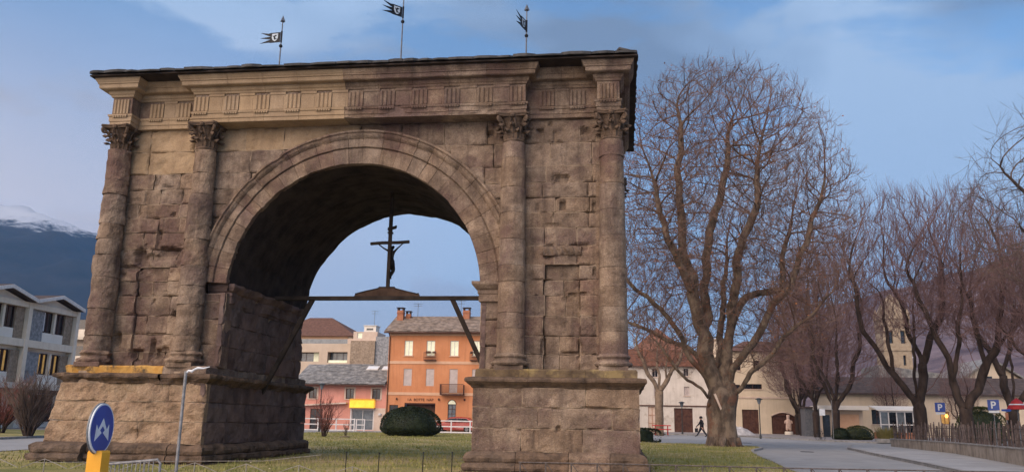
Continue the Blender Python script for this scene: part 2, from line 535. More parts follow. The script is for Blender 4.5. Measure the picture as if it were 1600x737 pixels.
# core of the walls (mortar behind the facing)
mb = MB()
cy0, cy1 = 0.46, DEP - 0.05
for s in (-1, 1):
    xa, xb = sorted((s * (A_IN + 0.12), s * (X_OUT - 0.12)))
    mb.box(xa, xb, cy0, cy1, g(0) - 0.3, Z_SPR)
NA = 48
for y, flip in ((cy0, 0), (cy1, 1)):
    for i in range(NA):
        a0, a1 = pi * i / NA, pi * (i + 1) / NA
        R = A_IN + 0.12

        def top(a):
            c_, s_ = cos(a), sin(a)
            k = min((X_OUT - 0.12) / max(abs(c_), 1e-6), (12.2 - Z_SPR) / max(s_, 1e-6))
            return (k * c_, y, Z_SPR + k * s_)
        q = [(R * cos(a0), y, Z_SPR + R * sin(a0)), top(a0), top(a1), (R * cos(a1), y, Z_SPR + R * sin(a1))]
        mb.face(q if not flip else q[::-1])
mb.face([(X_OUT - 0.12, cy0, Z_SPR), (X_OUT - 0.12, cy1, Z_SPR), (X_OUT - 0.12, cy1, 12.2), (X_OUT - 0.12, cy0, 12.2)])
mb.face([(-X_OUT + 0.12, cy0, Z_SPR), (-X_OUT + 0.12, cy0, 12.2), (-X_OUT + 0.12, cy1, 12.2), (-X_OUT + 0.12, cy1, Z_SPR)])
WALL = mb.build('wall', 'mortar', ARCH)

# facing between the columns of each pier, with the shallow niche
for sgn in (-1, 1):
    for i in range(len(COURSES) - 1):
        t0, t1 = COURSES[i], COURSES[i + 1]
        xa, xb = sorted((sgn * 5.00, sgn * 8.30))
        am = 0.020 if sgn > 0 else 0.045
        if t1 <= 7.0:
            jit = 0.03 if sgn > 0 else 0.09
            na, nb = sorted((sgn * (6.15 + random.uniform(-jit, jit)), sgn * (7.26 + random.uniform(-jit, jit))))
            block('stone_block', WALL, front(0), xa, na, t0, t1, 0, amp=am, pit=True)
            cuts = [na, nb] if random.random() < 0.4 else [na, na + (nb - na) * random.uniform(0.3, 0.7), nb]
            if sgn > 0 and i in (0, 1):
                cuts = [na, 6.62, nb]
            for c0, c1 in zip(cuts, cuts[1:]):
                block('stone_block', WALL, front(0), c0, c1, t0, t1, -0.17 if sgn > 0 else -0.13, amp=am, pit=True)
            block('stone_block', WALL, front(0), nb, xb, t0, t1, 0, amp=am, pit=True)
        else:
            cuts = split(xa, xb, 0.7, 1.7)
            if i == len(COURSES) - 2 and sgn > 0:
                cuts = [xa, xb]
            for c0, c1 in zip(cuts, cuts[1:]):
                block('stone_block', WALL, front(0), c0, c1, t0, t1, 0, amp=am, pit=True,
                      material='sandstone_new' if (sgn < 0 and t0 > 9.3 and c0 < -6.6) else 'sandstone')
    # jamb strip under the impost, spandrel above the archivolt
    for t0, t1 in zip([3.21, 3.95, 4.75, 5.32], [3.95, 4.75, 5.32, 5.60]):
        xa, xb = sorted((sgn * 4.17, sgn * 4.95))
        block('stone_block', WALL, front(0.02), xa, xb, t0, t1, 0, amp=0.03, pit=True)

    def sp_keep(s, t):
        return hypot(s, t - Z_SPR) > 4.62
    for i in range(len(COURSES) - 1):
        t0, t1 = COURSES[i], COURSES[i + 1]
        if t1 < 6.2:
            continue
        h = t1 - Z_SPR
        x_in = sqrt(max(0.0, 4.55 ** 2 - h * h)) if h < 4.55 else 0.0
        xa, xb = sorted((sgn * max(x_in, 0.0), sgn * 5.05))
        if xb - xa < 0.15:
            continue
        cuts = split(xa, xb, 0.7, 1.5) if xb - xa > 1.5 else [xa, xb]
        for c0, c1 in zip(cuts, cuts[1:]):
            block('stone_block', WALL, front(0.03), c0, c1, t0, t1, 0, amp=0.03, pit=True, keep=sp_keep,
                  material='sandstone_new' if (sgn < 0 and t0 > 10.3) else 'sandstone')

# worn carved lintel over the niche of the right pier
mb = MB(); rows = []
for i in range(9):
    t = i / 8; row = []
    for j in range(41):
        s = j / 40; x = 6.08 + 1.24 * s
        z = 6.70 + 0.36 * t + 0.05 * sin(pi * s) * t + 0.02 * fr(x, 1, t, 3, 3)
        ridge = 0.035 * sin(38 * s + 7 * t + 2.2 * fr(x, 4, z, 1.6, 2)) * sin(pi * t)
        n = 0.10 * sin(pi * min(1, 0.12 + t * 0.85)) + ridge - 0.09 * max(0, fr(x, 2, z, 2.4, 3) + 0.02)
        row.append((x, -n if 0 < i < 8 and 0 < j < 40 else 0.2, z))
    rows.append(row)
mb.grid(rows); mb.build('carved_lintel', 'sandstone', ARCH)
# outer side of the right pier
for i in range(0, len(COURSES) - 1):
    cuts = split(0.0, DEP, 1.1, 2.0)
    for c0, c1 in zip(cuts, cuts[1:]):
        block('stone_block', WALL, lambda s, t, n: (X_OUT + n, s, t), c0, c1, COURSES[i], COURSES[i + 1], 0, res=0.25, amp=0.03)
# passage walls
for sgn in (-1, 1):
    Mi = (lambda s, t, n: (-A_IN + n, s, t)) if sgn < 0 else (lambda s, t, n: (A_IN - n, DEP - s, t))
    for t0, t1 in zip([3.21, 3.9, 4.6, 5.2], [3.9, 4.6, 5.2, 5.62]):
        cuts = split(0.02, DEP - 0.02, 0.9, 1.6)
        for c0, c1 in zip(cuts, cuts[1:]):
            block('stone_block', WALL, Mi, c0, c1, t0, t1, -0.02, res=0.14, amp=0.06, depth=0.2, joint=0.05, material='shaded_stone')
# barrel vault
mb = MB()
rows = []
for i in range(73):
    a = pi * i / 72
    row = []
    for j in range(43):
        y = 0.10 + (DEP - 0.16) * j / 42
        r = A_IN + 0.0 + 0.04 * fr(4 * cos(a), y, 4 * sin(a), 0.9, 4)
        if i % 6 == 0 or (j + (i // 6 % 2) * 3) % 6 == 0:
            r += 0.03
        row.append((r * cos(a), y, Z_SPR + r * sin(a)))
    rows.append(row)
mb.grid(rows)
mb.build('vault', 'shaded_vault', ARCH)

# imposts: moulded band carrying the arch, inside the passage on both sides, turning onto the front at the right
imp = [(0.0, 5.30), (0.03, 5.32), (0.03, 5.52), (0.06, 5.56), (0.06, 5.66), (0.12, 5.70), (0.20, 5.80), (0.22, 5.84), (0.22, 5.92), (0.0, 5.94)]
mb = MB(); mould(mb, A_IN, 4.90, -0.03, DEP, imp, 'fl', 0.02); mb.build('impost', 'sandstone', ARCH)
mb = MB(); mould(mb, -4.90, -A_IN, 0.35, DEP - 0.3, imp, 'fr', 0.09, chip=0.12); mb.build('impost', 'shaded_stone', ARCH)

# archivolt, voussoir by voussoir
NV = 27
AV = [(4.15, 0.0), (4.17, 0.08), (4.45, 0.085), (4.66, 0.08), (4.70, 0.04), (4.73, 0.12), (4.85, 0.125), (5.00, 0.12), (5.03, 0.17), (5.08, 0.22), (5.14, 0.25), (5.18, 0.19), (5.22, 0.25), (5.28, 0.24), (5.30, 0.0)]
a_lo, a_hi = radians(3.0), radians(177)
cuts = [a_lo + (a_hi - a_lo) * (i + (random.uniform(-0.2, 0.2) if 0 < i < NV else 0)) / NV for i in range(NV + 1)]
ARCHI = None
for k in range(NV):
    c0, c1 = cuts[k], cuts[k + 1]
    mb = MB(); rows = []
    sd = random.random() * 50; off = random.uniform(-0.006, 0.006)
    ga = 0.0012
    st = steps(c0 + ga, c1 - ga, 0.022, 0.0035)
    for a in st:
        ee = min(a - c0, c1 - a) * 4.7
        row = []
        kk = (5.28 + 0.17 * cos(a) - A_IN) / (5.30 - A_IN)
        r0 = A_IN + (0.05 * max(0, fr(3 * cos(a), 0, 3 * sin(a), 2.2, 3)) + (0.05 if a > 1.9 else 0.0) * abs(fr(9 * cos(a), 4, 9 * sin(a), 1.5, 3)))
        row.append((r0 * cos(a), 0.16, Z_SPR + r0 * sin(a)))
        for r, n in AV:
            rr = A_IN + (r - A_IN) * kk
            rr = max(rr, r0)
            x, z = rr * cos(a), Z_SPR + rr * sin(a)
            wear = 0.028 * (0.3 + fr(x + sd, 1, z, 1.8, 4) + 0.5 * fr(x, 3, z, 6.0, 2)) + 0.003 * exp(-(ee / 0.02) ** 2) + 0.10 * max(0.0, fr(x + 50, 0, z, 0.75, 4) - 0.2)
            if r > 5.0:
                wear += 0.20 * max(0.0, fr(x * 1.2, 7, z * 1.2, 1.1, 3) - 0.16)      # broken label moulding
            elif r < 4.2:
                wear += 0.12 * max(0.0, fr(x * 1.3, 2, z * 1.3, 1.6, 3) - 0.10)
            nn = n + off - wear if n > 0 else -0.02
            row.append((x, -max(nn, -0.02), z))
        rr = A_IN + (5.30 - A_IN) * kk
        row.append((rr * cos(a), 0.25, Z_SPR + rr * sin(a)))
        rows.append(row)
    mb.grid(rows)
    mb.face([rows[0][q] for q in range(len(rows[0]))]); mb.face([rows[-1][q] for q in reversed(range(len(rows[0])))])
    ARCHI = mb.build('voussoir', 'sandstone', ARCH)

# plinths
P_IN, P_OUT, P_Y = 4.14, 8.995, 0.77
for sgn in (-1, 1):
    worn = sgn < 0
    xa, xb = sorted((sgn * P_IN, sgn * P_OUT))
    mb = MB(); mb.box(xa + 0.15, xb - 0.15, -P_Y + 0.15, DEP + P_Y - 0.15, g(0) - 0.4, 3.05)
    PL = mb.build('plinth', 'mortar', ARCH)
    tiers = [0.86, 1.52, 2.12, 2.68]
    for t0, t1 in zip(tiers, tiers[1:]):
        cutx = split(xa, xb, 1.1, 2.3)
        for c0, c1 in zip(cutx, cutx[1:]):
            lean = (lambda s, t, n: (s - (0.34 * max(0, (2.7 - t) / 1.8) * max(0, 1 - (s + P_OUT) / 1.6) if s < -7.3 else 0), -P_Y - n - (0.10 * (2.7 - t) / 1.8), t)) if worn else front(-P_Y)
            block('stone_block', PL, lean, c0, c1, t0, t1, 0, amp=0.07 if worn else 0.016, joint=0.03 if worn else 0.014, pit=True, depth=0.3, material='sandstone_rough' if worn else 'sandstone')
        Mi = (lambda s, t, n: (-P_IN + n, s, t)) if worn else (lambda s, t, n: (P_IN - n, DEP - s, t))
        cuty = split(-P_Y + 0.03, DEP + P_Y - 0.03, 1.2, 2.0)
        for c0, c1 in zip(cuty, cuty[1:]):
            block('stone_block', PL, Mi, c0, c1, t0, t1, 0, res=0.14, amp=0.06 if worn else 0.03, depth=0.2, material='shaded_stone')
        if not worn:
            cuty = split(-P_Y, DEP + P_Y, 1.4, 2.4)
            for c0, c1 in zip(cuty, cuty[1:]):
                block('stone_block', PL, lambda s, t, n: (P_OUT + n, s, t), c0, c1, t0, t1, 0, res=0.3, amp=0.02, depth=0.2)
    # crowning cornice in three lengths, and the shelf above it
    cor = [(0.0, 2.655), (0.02, 2.67), (0.05, 2.72), (0.13, 2.78), (0.18, 2.82), (0.215, 2.84), (0.22, 2.90), (0.20, 2.955), (0.0, 2.985)]
    sh = [(-0.10, 2.96), (-0.06, 2.98), (-0.05, 3.18), (-0.09, 3.225)]
    xs = [xa, xa + 1.65, xa + 3.3, xb]
    for q in range(3):
        sd_ = 'f' + ('b' if True else '') + ('l' if q == 0 else '') + ('r' if q == 2 else '')
        mb = MB(); mould(mb, xs[q] + (0.004 if q else 0), xs[q + 1] - (0.004 if q < 2 else 0), -P_Y, DEP + P_Y, cor, sd_, 0.09 if worn else 0.028, 0.11, chip=0.16 if worn else 0.05)
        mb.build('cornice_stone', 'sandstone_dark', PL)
        mb = MB(); mould(mb, xs[q] + (0.004 if q else 0), xs[q + 1] - (0.004 if q < 2 else 0), -P_Y, DEP + P_Y, sh, sd_, 0.06 if worn else 0.025, 0.11, chip=0.08 if worn else 0.03)
        mb.build('shelf_stone', 'lichen_stone' if worn and q < 2 else ('mossy_stone' if not worn else 'sandstone'), PL)
    # base: torus above a rough footing
    tor = [(0.0, 0.30), (0.24, 0.34), (0.27, 0.42), (0.25, 0.52), (0.17, 0.55), (0.20, 0.60), (0.215, 0.68), (0.19, 0.77), (0.12, 0.83), (0.05, 0.86), (0.0, 0.885)]
    cutx = split(xa, xb, 0.9, 1.8)
    nq = len(cutx) - 1
    for q in range(nq):
        sd_ = 'fb' + ('l' if q == 0 else '') + ('r' if q == nq - 1 else '')
        k = 0.0
        pr = [(p * (1.15 if worn else 1) + (0.22 if worn and q == 0 else 0) * (p > 0), z) for p, z in tor]
        mb = MB(); mould(mb, cutx[q] + 0.008, cutx[q + 1] - 0.008, -P_Y - (0.10 if worn else 0) + random.uniform(-0.02, 0.02), DEP + P_Y, pr, sd_, 0.08 if worn else 0.055, 0.10, chip=0.10)
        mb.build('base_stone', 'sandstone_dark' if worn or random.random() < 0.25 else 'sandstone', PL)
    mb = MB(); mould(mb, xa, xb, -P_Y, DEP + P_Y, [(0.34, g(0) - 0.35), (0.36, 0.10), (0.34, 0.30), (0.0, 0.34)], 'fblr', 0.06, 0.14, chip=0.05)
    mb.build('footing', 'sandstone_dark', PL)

# columns
C1, C2, YC = 5.176, 8.256, -0.265


def col_r(z):
    t = (z - 3.68) / (10.3 - 3.68)
    return 0.435 - 0.055 * max(0, t) ** 1.6


def capital_mesh():
    mb = MB(); H = 0.90
    mb.lathe([(0.36, 0.0), (0.41, 0.02), (0.425, 0.05), (0.40, 0.085), (0.37, 0.10), (0.355, 0.14), (0.35, 0.45), (0.38, 0.65), (0.44, 0.78), (0.42, 0.80)], (0, 0), 24)

    def leaf(ang, z0, h, w, r0, curl):
        rows = []
        for i in range(9):
            t = i / 8
            out = r0 + 0.03 + 0.05 * t + curl * max(0, t - 0.55) ** 1.5 * 3.0
            z = z0 + h * (t if t < 0.82 else 0.82 - (t - 0.82) * 0.9)
            ww = w * (0.55 + 0.75 * sin(pi * min(1, t * 1.05)) * 0.7) * (1 if t < 0.9 else 0.55) * (1 + 0.22 * ((i % 2) * 2 - 1))
            row = []
            for j in range(5):
                u = (j - 2) / 2
                a = ang + u * ww / (out + 0.05)
                rr = out - 0.045 * abs(u) + (0.018 if j == 2 else 0)
                row.append((rr * cos(a), rr * sin(a), z - 0.05 * abs(u) * t))
            rows.append(row)
        mb.grid(rows)
        mb.grid([[(p[0] * 0.93, p[1] * 0.93, p[2] - 0.015) for p in r] for r in rows][::-1])
    for k in range(8):
        leaf(2 * pi * k / 8 + pi / 8, 0.10, 0.36, 0.15, 0.36, 0.26)
    for k in range(8):
        leaf(2 * pi * k / 8, 0.12, 0.60, 0.13, 0.35, 0.30)
    for k in range(4):                      # corner volutes
        a = pi / 4 + k * pi / 2
        pts, rad = [], []
        for i in range(8):
            t = i / 7
            r = 0.38 + 0.26 * t ** 1.6
            pts.append((r * cos(a), r * sin(a), 0.38 + 0.40 * t)); rad.append(0.055)
        for i in range(14):
            th = i / 13 * 2.6 * pi
            q = 0.085 * (1 - i / 18)
            r = 0.62 + q * sin(th); z = 0.70 + q * cos(th)
            pts.append((r * cos(a), r * sin(a), z)); rad.append(0.05 - 0.001 * i)
        mb.tube(pts, rad, 6)
        a2 = k * pi / 2                      # flower on the abacus and inner scrolls
        mb.lathe([(0.0, 0.74), (0.07, 0.76), (0.09, 0.82), (0.06, 0.89), (0.0, 0.90)], (0.47 * cos(a2), 0.47 * sin(a2)), 8)
        for s_ in (-1, 1):
            pts = []
            for i in range(10):
                t = i / 9
                aa = a2 + s_ * (0.30 - 0.18 * t)
                r = 0.40 + 0.08 * t
                pts.append((r * cos(aa), r * sin(aa), 0.45 + 0.28 * t))
            mb.tube(pts, 0.035, 5)
    poly = []                               # abacus with hollow sides
    for k in range(4):
        a = pi / 4 + k * pi / 2
        for d_ in (-0.09, 0.09):
            poly.append((0.70 * cos(a + d_), 0.70 * sin(a + d_)))
        for i in range(1, 6):
            b = a + 0.09 + (pi / 2 - 0.18) * i / 6
            r = 0.47 + 0.17 * abs(i - 3) ** 1.7 / 3 ** 1.7
            poly.append((r * cos(b), r * sin(b)))
    mb.prism(poly, 0.79, 0.845, lambda x, y, z: (x * 0.95, y * 0.95, z)); mb.prism(poly, 0.849, 0.90, lambda x, y, z: (x, y, z))
    v2 = []
    for x, y, z in mb.v:
        k = 0.02 * fr(x * 3, y * 3, z * 3, 3.0, 3)
        fl = 0.84 + 0.16 * max(0, z - 0.3) / 0.6
        v2.append((x * fl * (1 + k), y * fl * (1 + k), z + k))
    mb.v = v2
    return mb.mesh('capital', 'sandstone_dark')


CAP = capital_mesh()
for face in (0, 1):
    for ci, cx in enumerate((-C2, -C1, C1, C2)):
        yc = YC if face == 0 else DEP - YC
        sg = -1 if face == 0 else 1
        worn = cx < 0
        # attic base
        mb = MB()
        mb.lathe([(0.60, 3.18), (0.61, 3.30), (0.60, 3.33)], (cx, yc), 4, pi / 4, pi / 4 + 2 * pi)
        mb.lathe([(0.50, 3.32), (0.57, 3.345), (0.60, 3.40), (0.58, 3.45), (0.50, 3.48), (0.48, 3.53), (0.50, 3.56), (0.53, 3.59), (0.53, 3.62), (0.49, 3.66), (0.455, 3.70)], (cx, yc), 32, amp=0.10 if worn else 0.04)
        CO = mb.build('column', 'sandstone', ARCH)
        zs = [3.69]
        while zs[-1] < 9.5:
            zs.append(zs[-1] + random.uniform(0.45, 1.05))
        zs.append(10.30)
        for z0, z1 in zip(zs, zs[1:]):
            mb = MB(); rows = []
            sd = random.random() * 40; off = random.uniform(-0.008, 0.008)
            for z in steps(z0 + 0.003, z1 - 0.003, 0.09 if face == 0 else 0.4, 0.018):
                row = []
                e = min(z - z0, z1 - z)
                for k in range(40 if face == 0 else 20):
                    th = 2 * pi * k / (40 if face == 0 else 20)
                    x, y = cx + 0.42 * sin(th), yc - 0.42 * cos(th)
                    w = (0.055 if worn else 0.018) * (0.4 + fr(x + sd, y, z, 1.5, 4) + 0.4 * fr(x, y, z + sd, 6, 2))
                    w += 0.009 * exp(-(e / 0.016) ** 2)
                    if worn and z < 6.5:
                        w += 0.06 * max(0, fr(x, y, z, 1.2, 3) + 0.1) * (6.5 - z) / 3
                    if not worn:
                        w += 0.05 * max(0, fr(x * 1.5, y, z * 3, 1.8, 2) - 0.28)
                    r = col_r(z) + off - max(w, -0.015)
                    row.append((cx + r * sin(th), yc - r * cos(th), z))
                rows.append(row)
            mb.grid(rows, True)
            mb.build('drum', 'sandstone', CO)
        c = put('capital', CAP, CO)
        c.location = (cx, yc, 10.30)
        c.rotation_euler = (0, 0, 0)
        c.scale = (1.0 if not worn else 0.97, 1.0, 1.0)

# entablature
ARCHITRAVE = [(0.0, 11.20), (0.01, 11.21), (0.01, 11.335), (0.035, 11.34), (0.035, 11.50), (0.06, 11.505), (0.075, 11.575), (0.0, 11.585)]
BED = [(0.0, 12.19), (0.03, 12.20), (0.05, 12.26), (0.09, 12.29), (0.12, 12.36), (0.12, 12.40), (0.0, 12.405)]
CORO = [(0.0, 12.40), (0.30, 12.405), (0.33, 12.43), (0.335, 12.55), (0.37, 12.56), (0.375, 12.60), (0.40, 12.63), (0.44, 12.71), (0.44, 12.745), (0.0, 12.76)]


def triglyph(parent, M, s, w, ng):
    mb = MB(); poly = [(-w / 2, 0.0)]
    k = w / (2 * ng + 1)
    x = -w / 2
    poly = [(x, -0.02), (x, 0.045)]
    for i in range(ng):
        xx = -w / 2 + k * (2 * i + 1)
        poly += [(xx, 0.045), (xx + k * 0.5, 0.0), (xx + k, 0.045)]
    poly += [(w / 2, 0.045), (w / 2, -0.02)]
    mb.prism(poly, 11.60, 12.10, lambda a, b, d: M(s + a, d, b + random.uniform(-0.004, 0.004)))
    mb.box(-w / 2 - 0.01, w / 2 + 0.01, 11.515, 11.560, 0.075, 0.10, M=lambda a, b, c: M(s + a, b, c))
    for i in range(6):                     # guttae
        xx = -w / 2 + w * (i + 0.5) / 6
        mb.box(xx - w / 18, xx + w / 18, 11.465, 11.517, 0.05, 0.092, M=lambda a, b, c: M(s + a, b, c))
    mb.build('triglyph', 'sandstone_new' if s < 0 else 'sandstone', parent)


def ressaut(x0, x1, yf, trig, tw, ng, cuts, sides, corona_p=1.0):
    nm = 'sandstone'
    yb = 0.5
    mb = MB(); mb.box(x0 + 0.02, x1 - 0.02, yf + 0.02, yb, 11.22, 12.72)
    E_ = mb.build('entablature', 'sandstone', ARCH)
    n = len(cuts) - 1
    M = lambda s, t, q: (s, yf - q, t)
    for q in range(n):
        a, b = cuts[q] + (0.004 if q else 0), cuts[q + 1] - (0.004 if q < n - 1 else 0)
        sd_ = 'f' + ('l' if q == 0 and 'l' in sides else '') + ('r' if q == n - 1 and 'r' in sides else '')
        old = (a + b) / 2 > -0.3
        am = 0.02 if old else 0.004
        ms = 'sandstone' if old else 'sandstone_new'
        if old and n > 2 and (a + b) / 2 < 4.6:
            low = [(p, z if z > 11.3 else z + random.uniform(0.02, 0.10)) for p, z in ARCHITRAVE]
            mb = MB(); mould(mb, a, b, yf, yb, low, sd_, 0.045, 0.1, chip=0.10); mb.build('architrave_stone', ms, E_)
        else:
            mb = MB(); mould(mb, a, b, yf, yb, ARCHITRAVE, sd_, am, 0.1, chip=0.02 if old else 0); mb.build('architrave_stone', ms, E_)
        mb = MB(); mould(mb, a, b, yf, yb, BED, sd_, am * 0.7, 0.12); mb.build('bed_moulding', ms, E_)
        mb = MB(); mould(mb, a, b, yf, yb, [(p * corona_p, z) for p, z in CORO], sd_, am * 0.8, 0.12, chip=0.02 if old else 0); mb.build('cornice_stone', ms, E_)
    for s in trig:
        triglyph(E_, M, s, tw, ng)
    for a, b in zip(trig, trig[1:]):       # metopes: raised frame strip and plain sunk panel
        l, r = a + tw / 2 + 0.015, b - tw / 2 - 0.015
        mb = MB(); mb.box(l, r, 11.59, 12.185, -0.015, 0.012, M=lambda s, t, q: M(s, t, q))
        mb.box(l, r, 12.10, 12.185, 0.012, 0.035, M=lambda s, t, q: M(s, t, q))
        mb.box(l + 0.07, r - 0.07, 11.60, 12.03, 0.0, 0.022, M=lambda s, t, q: M(s, t, q))
        mb.build('metope', 'sandstone_new' if l < 0 else 'sandstone', E_)
    return E_


ctr = [-5.32 + 1.064 * i for i in range(11)]
ressaut(-5.58, 5.58, -0.62, ctr, 0.50, 3, [-5.58, -4.3, -3.1, -1.9, -0.35, 0.75, 1.9, 3.1, 4.35, 5.58], 'lr')
for sgn in (-1, 1):
    a, b = sorted((sgn * 5.58, sgn * 7.80))
    c = [a + 0.45, a + 1.11, a + 1.77] if True else []
    ressaut(a - 0.25, b + 0.25, -0.12, [a + 0.62, a + 1.60], 0.48, 3, [a - 0.25, (a + b) / 2, b + 0.25], '', 1.05)
    a, b = sorted((sgn * 7.80, sgn * 8.54))
    ressaut(a, b, -0.62, [(a + b) / 2], 0.52, 4, [a, b], 'lr')
# entablature along the right flank and the back
mb = MB(); mould(mb, -8.35, 8.35, 0.3, DEP + 0.1, ARCHITRAVE, 'lrb', 0.01, 0.4)
mould(mb, -8.33, 8.33, 0.3, DEP + 0.1, [(0.0, 11.58), (0.0, 12.2)], 'lrb', 0.0, 0.5)
mould(mb, -8.35, 8.35, 0.3, DEP + 0.1, BED, 'lrb', 0.01, 0.4)
mould(mb, -8.35, 8.35, 0.3, DEP + 0.1, [(p * 1.2, z) for p, z in CORO], 'lrb', 0.01, 0.4)
mb.build('flank_entablature', 'sandstone', ARCH)

# roof: low hipped deck on dark boards, covered with stone slates
RX, RY0, RY1, RZ, RH = 9.08, -1.20, DEP + 1.20, 12.80, 14.25
mb = MB()
rl = 3.2
base = [(-RX, RY0, RZ), (RX, RY0, RZ), (RX, RY1, RZ), (-RX, RY1, RZ)]
ridge = [(-RX + 4.6, 3.5, RH), (RX - 4.6, 3.5, RH)]
low = [(x, y, z - 0.05) for x, y, z in base]
mb.face(low[::-1])
for i in range(4):
    j = (i + 1) % 4
    mb.face([low[i], low[j], base[j], base[i]])
mb.face([base[0], base[1], ridge[1], ridge[0]]); mb.face([base[2], base[3], ridge[0], ridge[1]])
mb.face([base[1], base[2], ridge[1]]); mb.face([base[3], base[0], ridge[0]])
ROOF = mb.build('roof', 'dark_timber', ARCH)
slope_f = (RH - RZ) / (3.5 - RY0)


def slate(cx, cy, w, d, th, axis, tilt):
    """irregular slab lying on the roof; axis 'x' = front slope, 'y' = right slope"""
    mb = MB(); k = 7
    poly = []
    for q in range(10):
        a = 2 * pi * q / 10 + random.uniform(-0.12, 0.12)
        ca, sa = cos(a), sin(a)
        m_ = max(abs(ca), abs(sa)); m_ = 0.5 / m_ * random.uniform(0.88, 1.0)
        poly.append((ca * m_ * w, sa * m_ * d))
    if axis == 'x':
        f = lambda a, b, t: (cx + a, cy + b, RZ + 0.02 + (cy + b - RY0) * slope_f + t + tilt * b)
    else:
        sl = (RH - RZ) / 4.6
        f = lambda a, b, t: (cx + b, cy + a, RZ + 0.02 + (RX - cx - b) * sl + t - tilt * b)
    mb.prism(poly, 0, th, f)
    mb.build('slate', 'roof_slate', ROOF)


for row in range(3):
    x = -RX - 0.05 + row * 0.42
    while x < RX - 0.32 - row * 0.42:
        w = min(random.uniform(0.45, 0.95), RX - row * 0.42 - x)
        slate(x + w / 2, RY0 + 0.22 + row * 0.42 + random.uniform(-0.05, 0.04), w * 1.06, 0.72, random.uniform(0.05, 0.10), 'x', -0.10 + random.uniform(-0.04, 0.04))
        x += w * 0.93
y = RY0
while y < RY1:
    w = random.uniform(0.5, 0.9)
    slate(RX - 0.32 + random.uniform(-0.01, 0.01), y + w / 2, w * 1.1, 0.72, random.uniform(0.05, 0.07), 'y', 0.0)
    y += w * 0.93

# ------------------------------------------------------------------ ground, lawn, roads, pavements
mat('asphalt', [(0.35, (0.22, 0.22, 0.22)), (0.65, (0.30, 0.30, 0.30))], scale=0.9, bump=0.006, bscale=60, rough=0.78, spec=0.4,
    patch=((0.27, 0.27, 0.272), 0.35, 0.45, 0.70, 2.0))
mat('asphalt_old', [(0.35, (0.25, 0.25, 0.25)), (0.65, (0.34, 0.34, 0.345))], scale=0.7, bump=0.006, bscale=60, rough=0.7, spec=0.45,
    patch=((0.24, 0.24, 0.245), 0.5, 0.5, 0.7, 5.0))
mat('paving', [(0.35, (0.22, 0.205, 0.205)), (0.65, (0.30, 0.28, 0.275))], scale=1.2, bump=0.006, bscale=40, rough=0.75)
mat('kerb_stone', [(0.35, (0.20, 0.195, 0.19)), (0.65, (0.32, 0.31, 0.30))], scale=3, bump=0.006, rnd=0.1)
mat('lawn', [(0.30, (0.115, 0.130, 0.038)), (0.50, (0.215, 0.205, 0.070)), (0.70, (0.32, 0.268, 0.118))], scale=0.9, detail=8, bump=0.03, bscale=30,
    patch=((0.40, 0.31, 0.17), 0.22, 0.46, 0.66, 1.5))
mat('grass_blade', [(0.30, (0.125, 0.150, 0.040)), (0.52, (0.235, 0.23, 0.076)), (0.72, (0.37, 0.315, 0.138))], scale=0.5, detail=4)
mat('soil', [(0.35, (0.09, 0.075, 0.05)), (0.65, (0.15, 0.12, 0.08))], scale=0.2)


def sheet(name, poly, dz, m, k='structure'):
    mb = MB(); mb.face([(x, y, g(y) + dz) for x, y in poly])
    return kind(mb.build(name, m), k)


mb = MB(); mb.face([(-9000, -400, g(-400)), (9000, -400, g(-400)), (9000, 9000, g(9000)), (-9000, 9000, g(9000))])
kind(mb.build('ground', 'soil'), 'structure')
sheet('road', [(-60, -60), (60, -60), (60, 57), (-60, 57)], 0.006, 'asphalt')


mat('tar', [(0.4, (0.035, 0.035, 0.037)), (0.6, (0.06, 0.06, 0.062))], scale=3, rough=0.6)
for mx_, my_, lb_ in ((18.6, 24.0, 'round iron manhole cover in the road right of the plane tree'), (17.6, 40.0, 'round iron manhole cover in the road behind the plane tree')):
    mb = MB(); mb.v = []; mb.prism([(0.36 * cos(2 * pi * k / 24), 0.36 * sin(2 * pi * k / 24)) for k in range(24)], 0.0, 0.026, lambda a, b, d: (mx_ + a, my_ + b, g(my_ + b) + d))
    tag(mb.build('manhole_cover', 'tar'), lb_, 'manhole cover', 'manhole covers in the road')


def smooth_poly(ctrl, n=8):
    out = []; k = len(ctrl)
    for i in range(k):
        p0, p1, p2, p3 = (Vector((*ctrl[(i + j - 1) % k], 0)) for j in range(4))
        for s in range(n):
            t = s / n
            q = 0.5 * ((2 * p1) + (p2 - p0) * t + (2 * p0 - 5 * p1 + 4 * p2 - p3) * t * t + (3 * p1 - p0 - 3 * p2 + p3) * t ** 3)
            out.append((q.x, q.y))
    return out


ISLE = smooth_poly([(-12.5, -7.5), (-3, -9.2), (7, -8.6), (12.8, -4), (14.1, 6.8), (14.5, 14), (15.3, 22), (16.6, 28.5), (13.5, 31.5), (9, 33.0), (2, 42), (-5, 49), (-12, 47), (-17, 41), (-17.5, 26), (-14.5, 8)])
lawn = sheet('lawn', ISLE, 0.10, 'lawn')


def inset(poly, d):
    """poly pushed outward by d"""
    out = []; k = len(poly)
    for i in range(k):
        a, b = Vector((*poly[i - 1], 0)), Vector((*poly[(i + 1) % k], 0))
        t = (b - a).normalized()
        out.append((poly[i][0] + t.y * d, poly[i][1] - t.x * d))
    return out


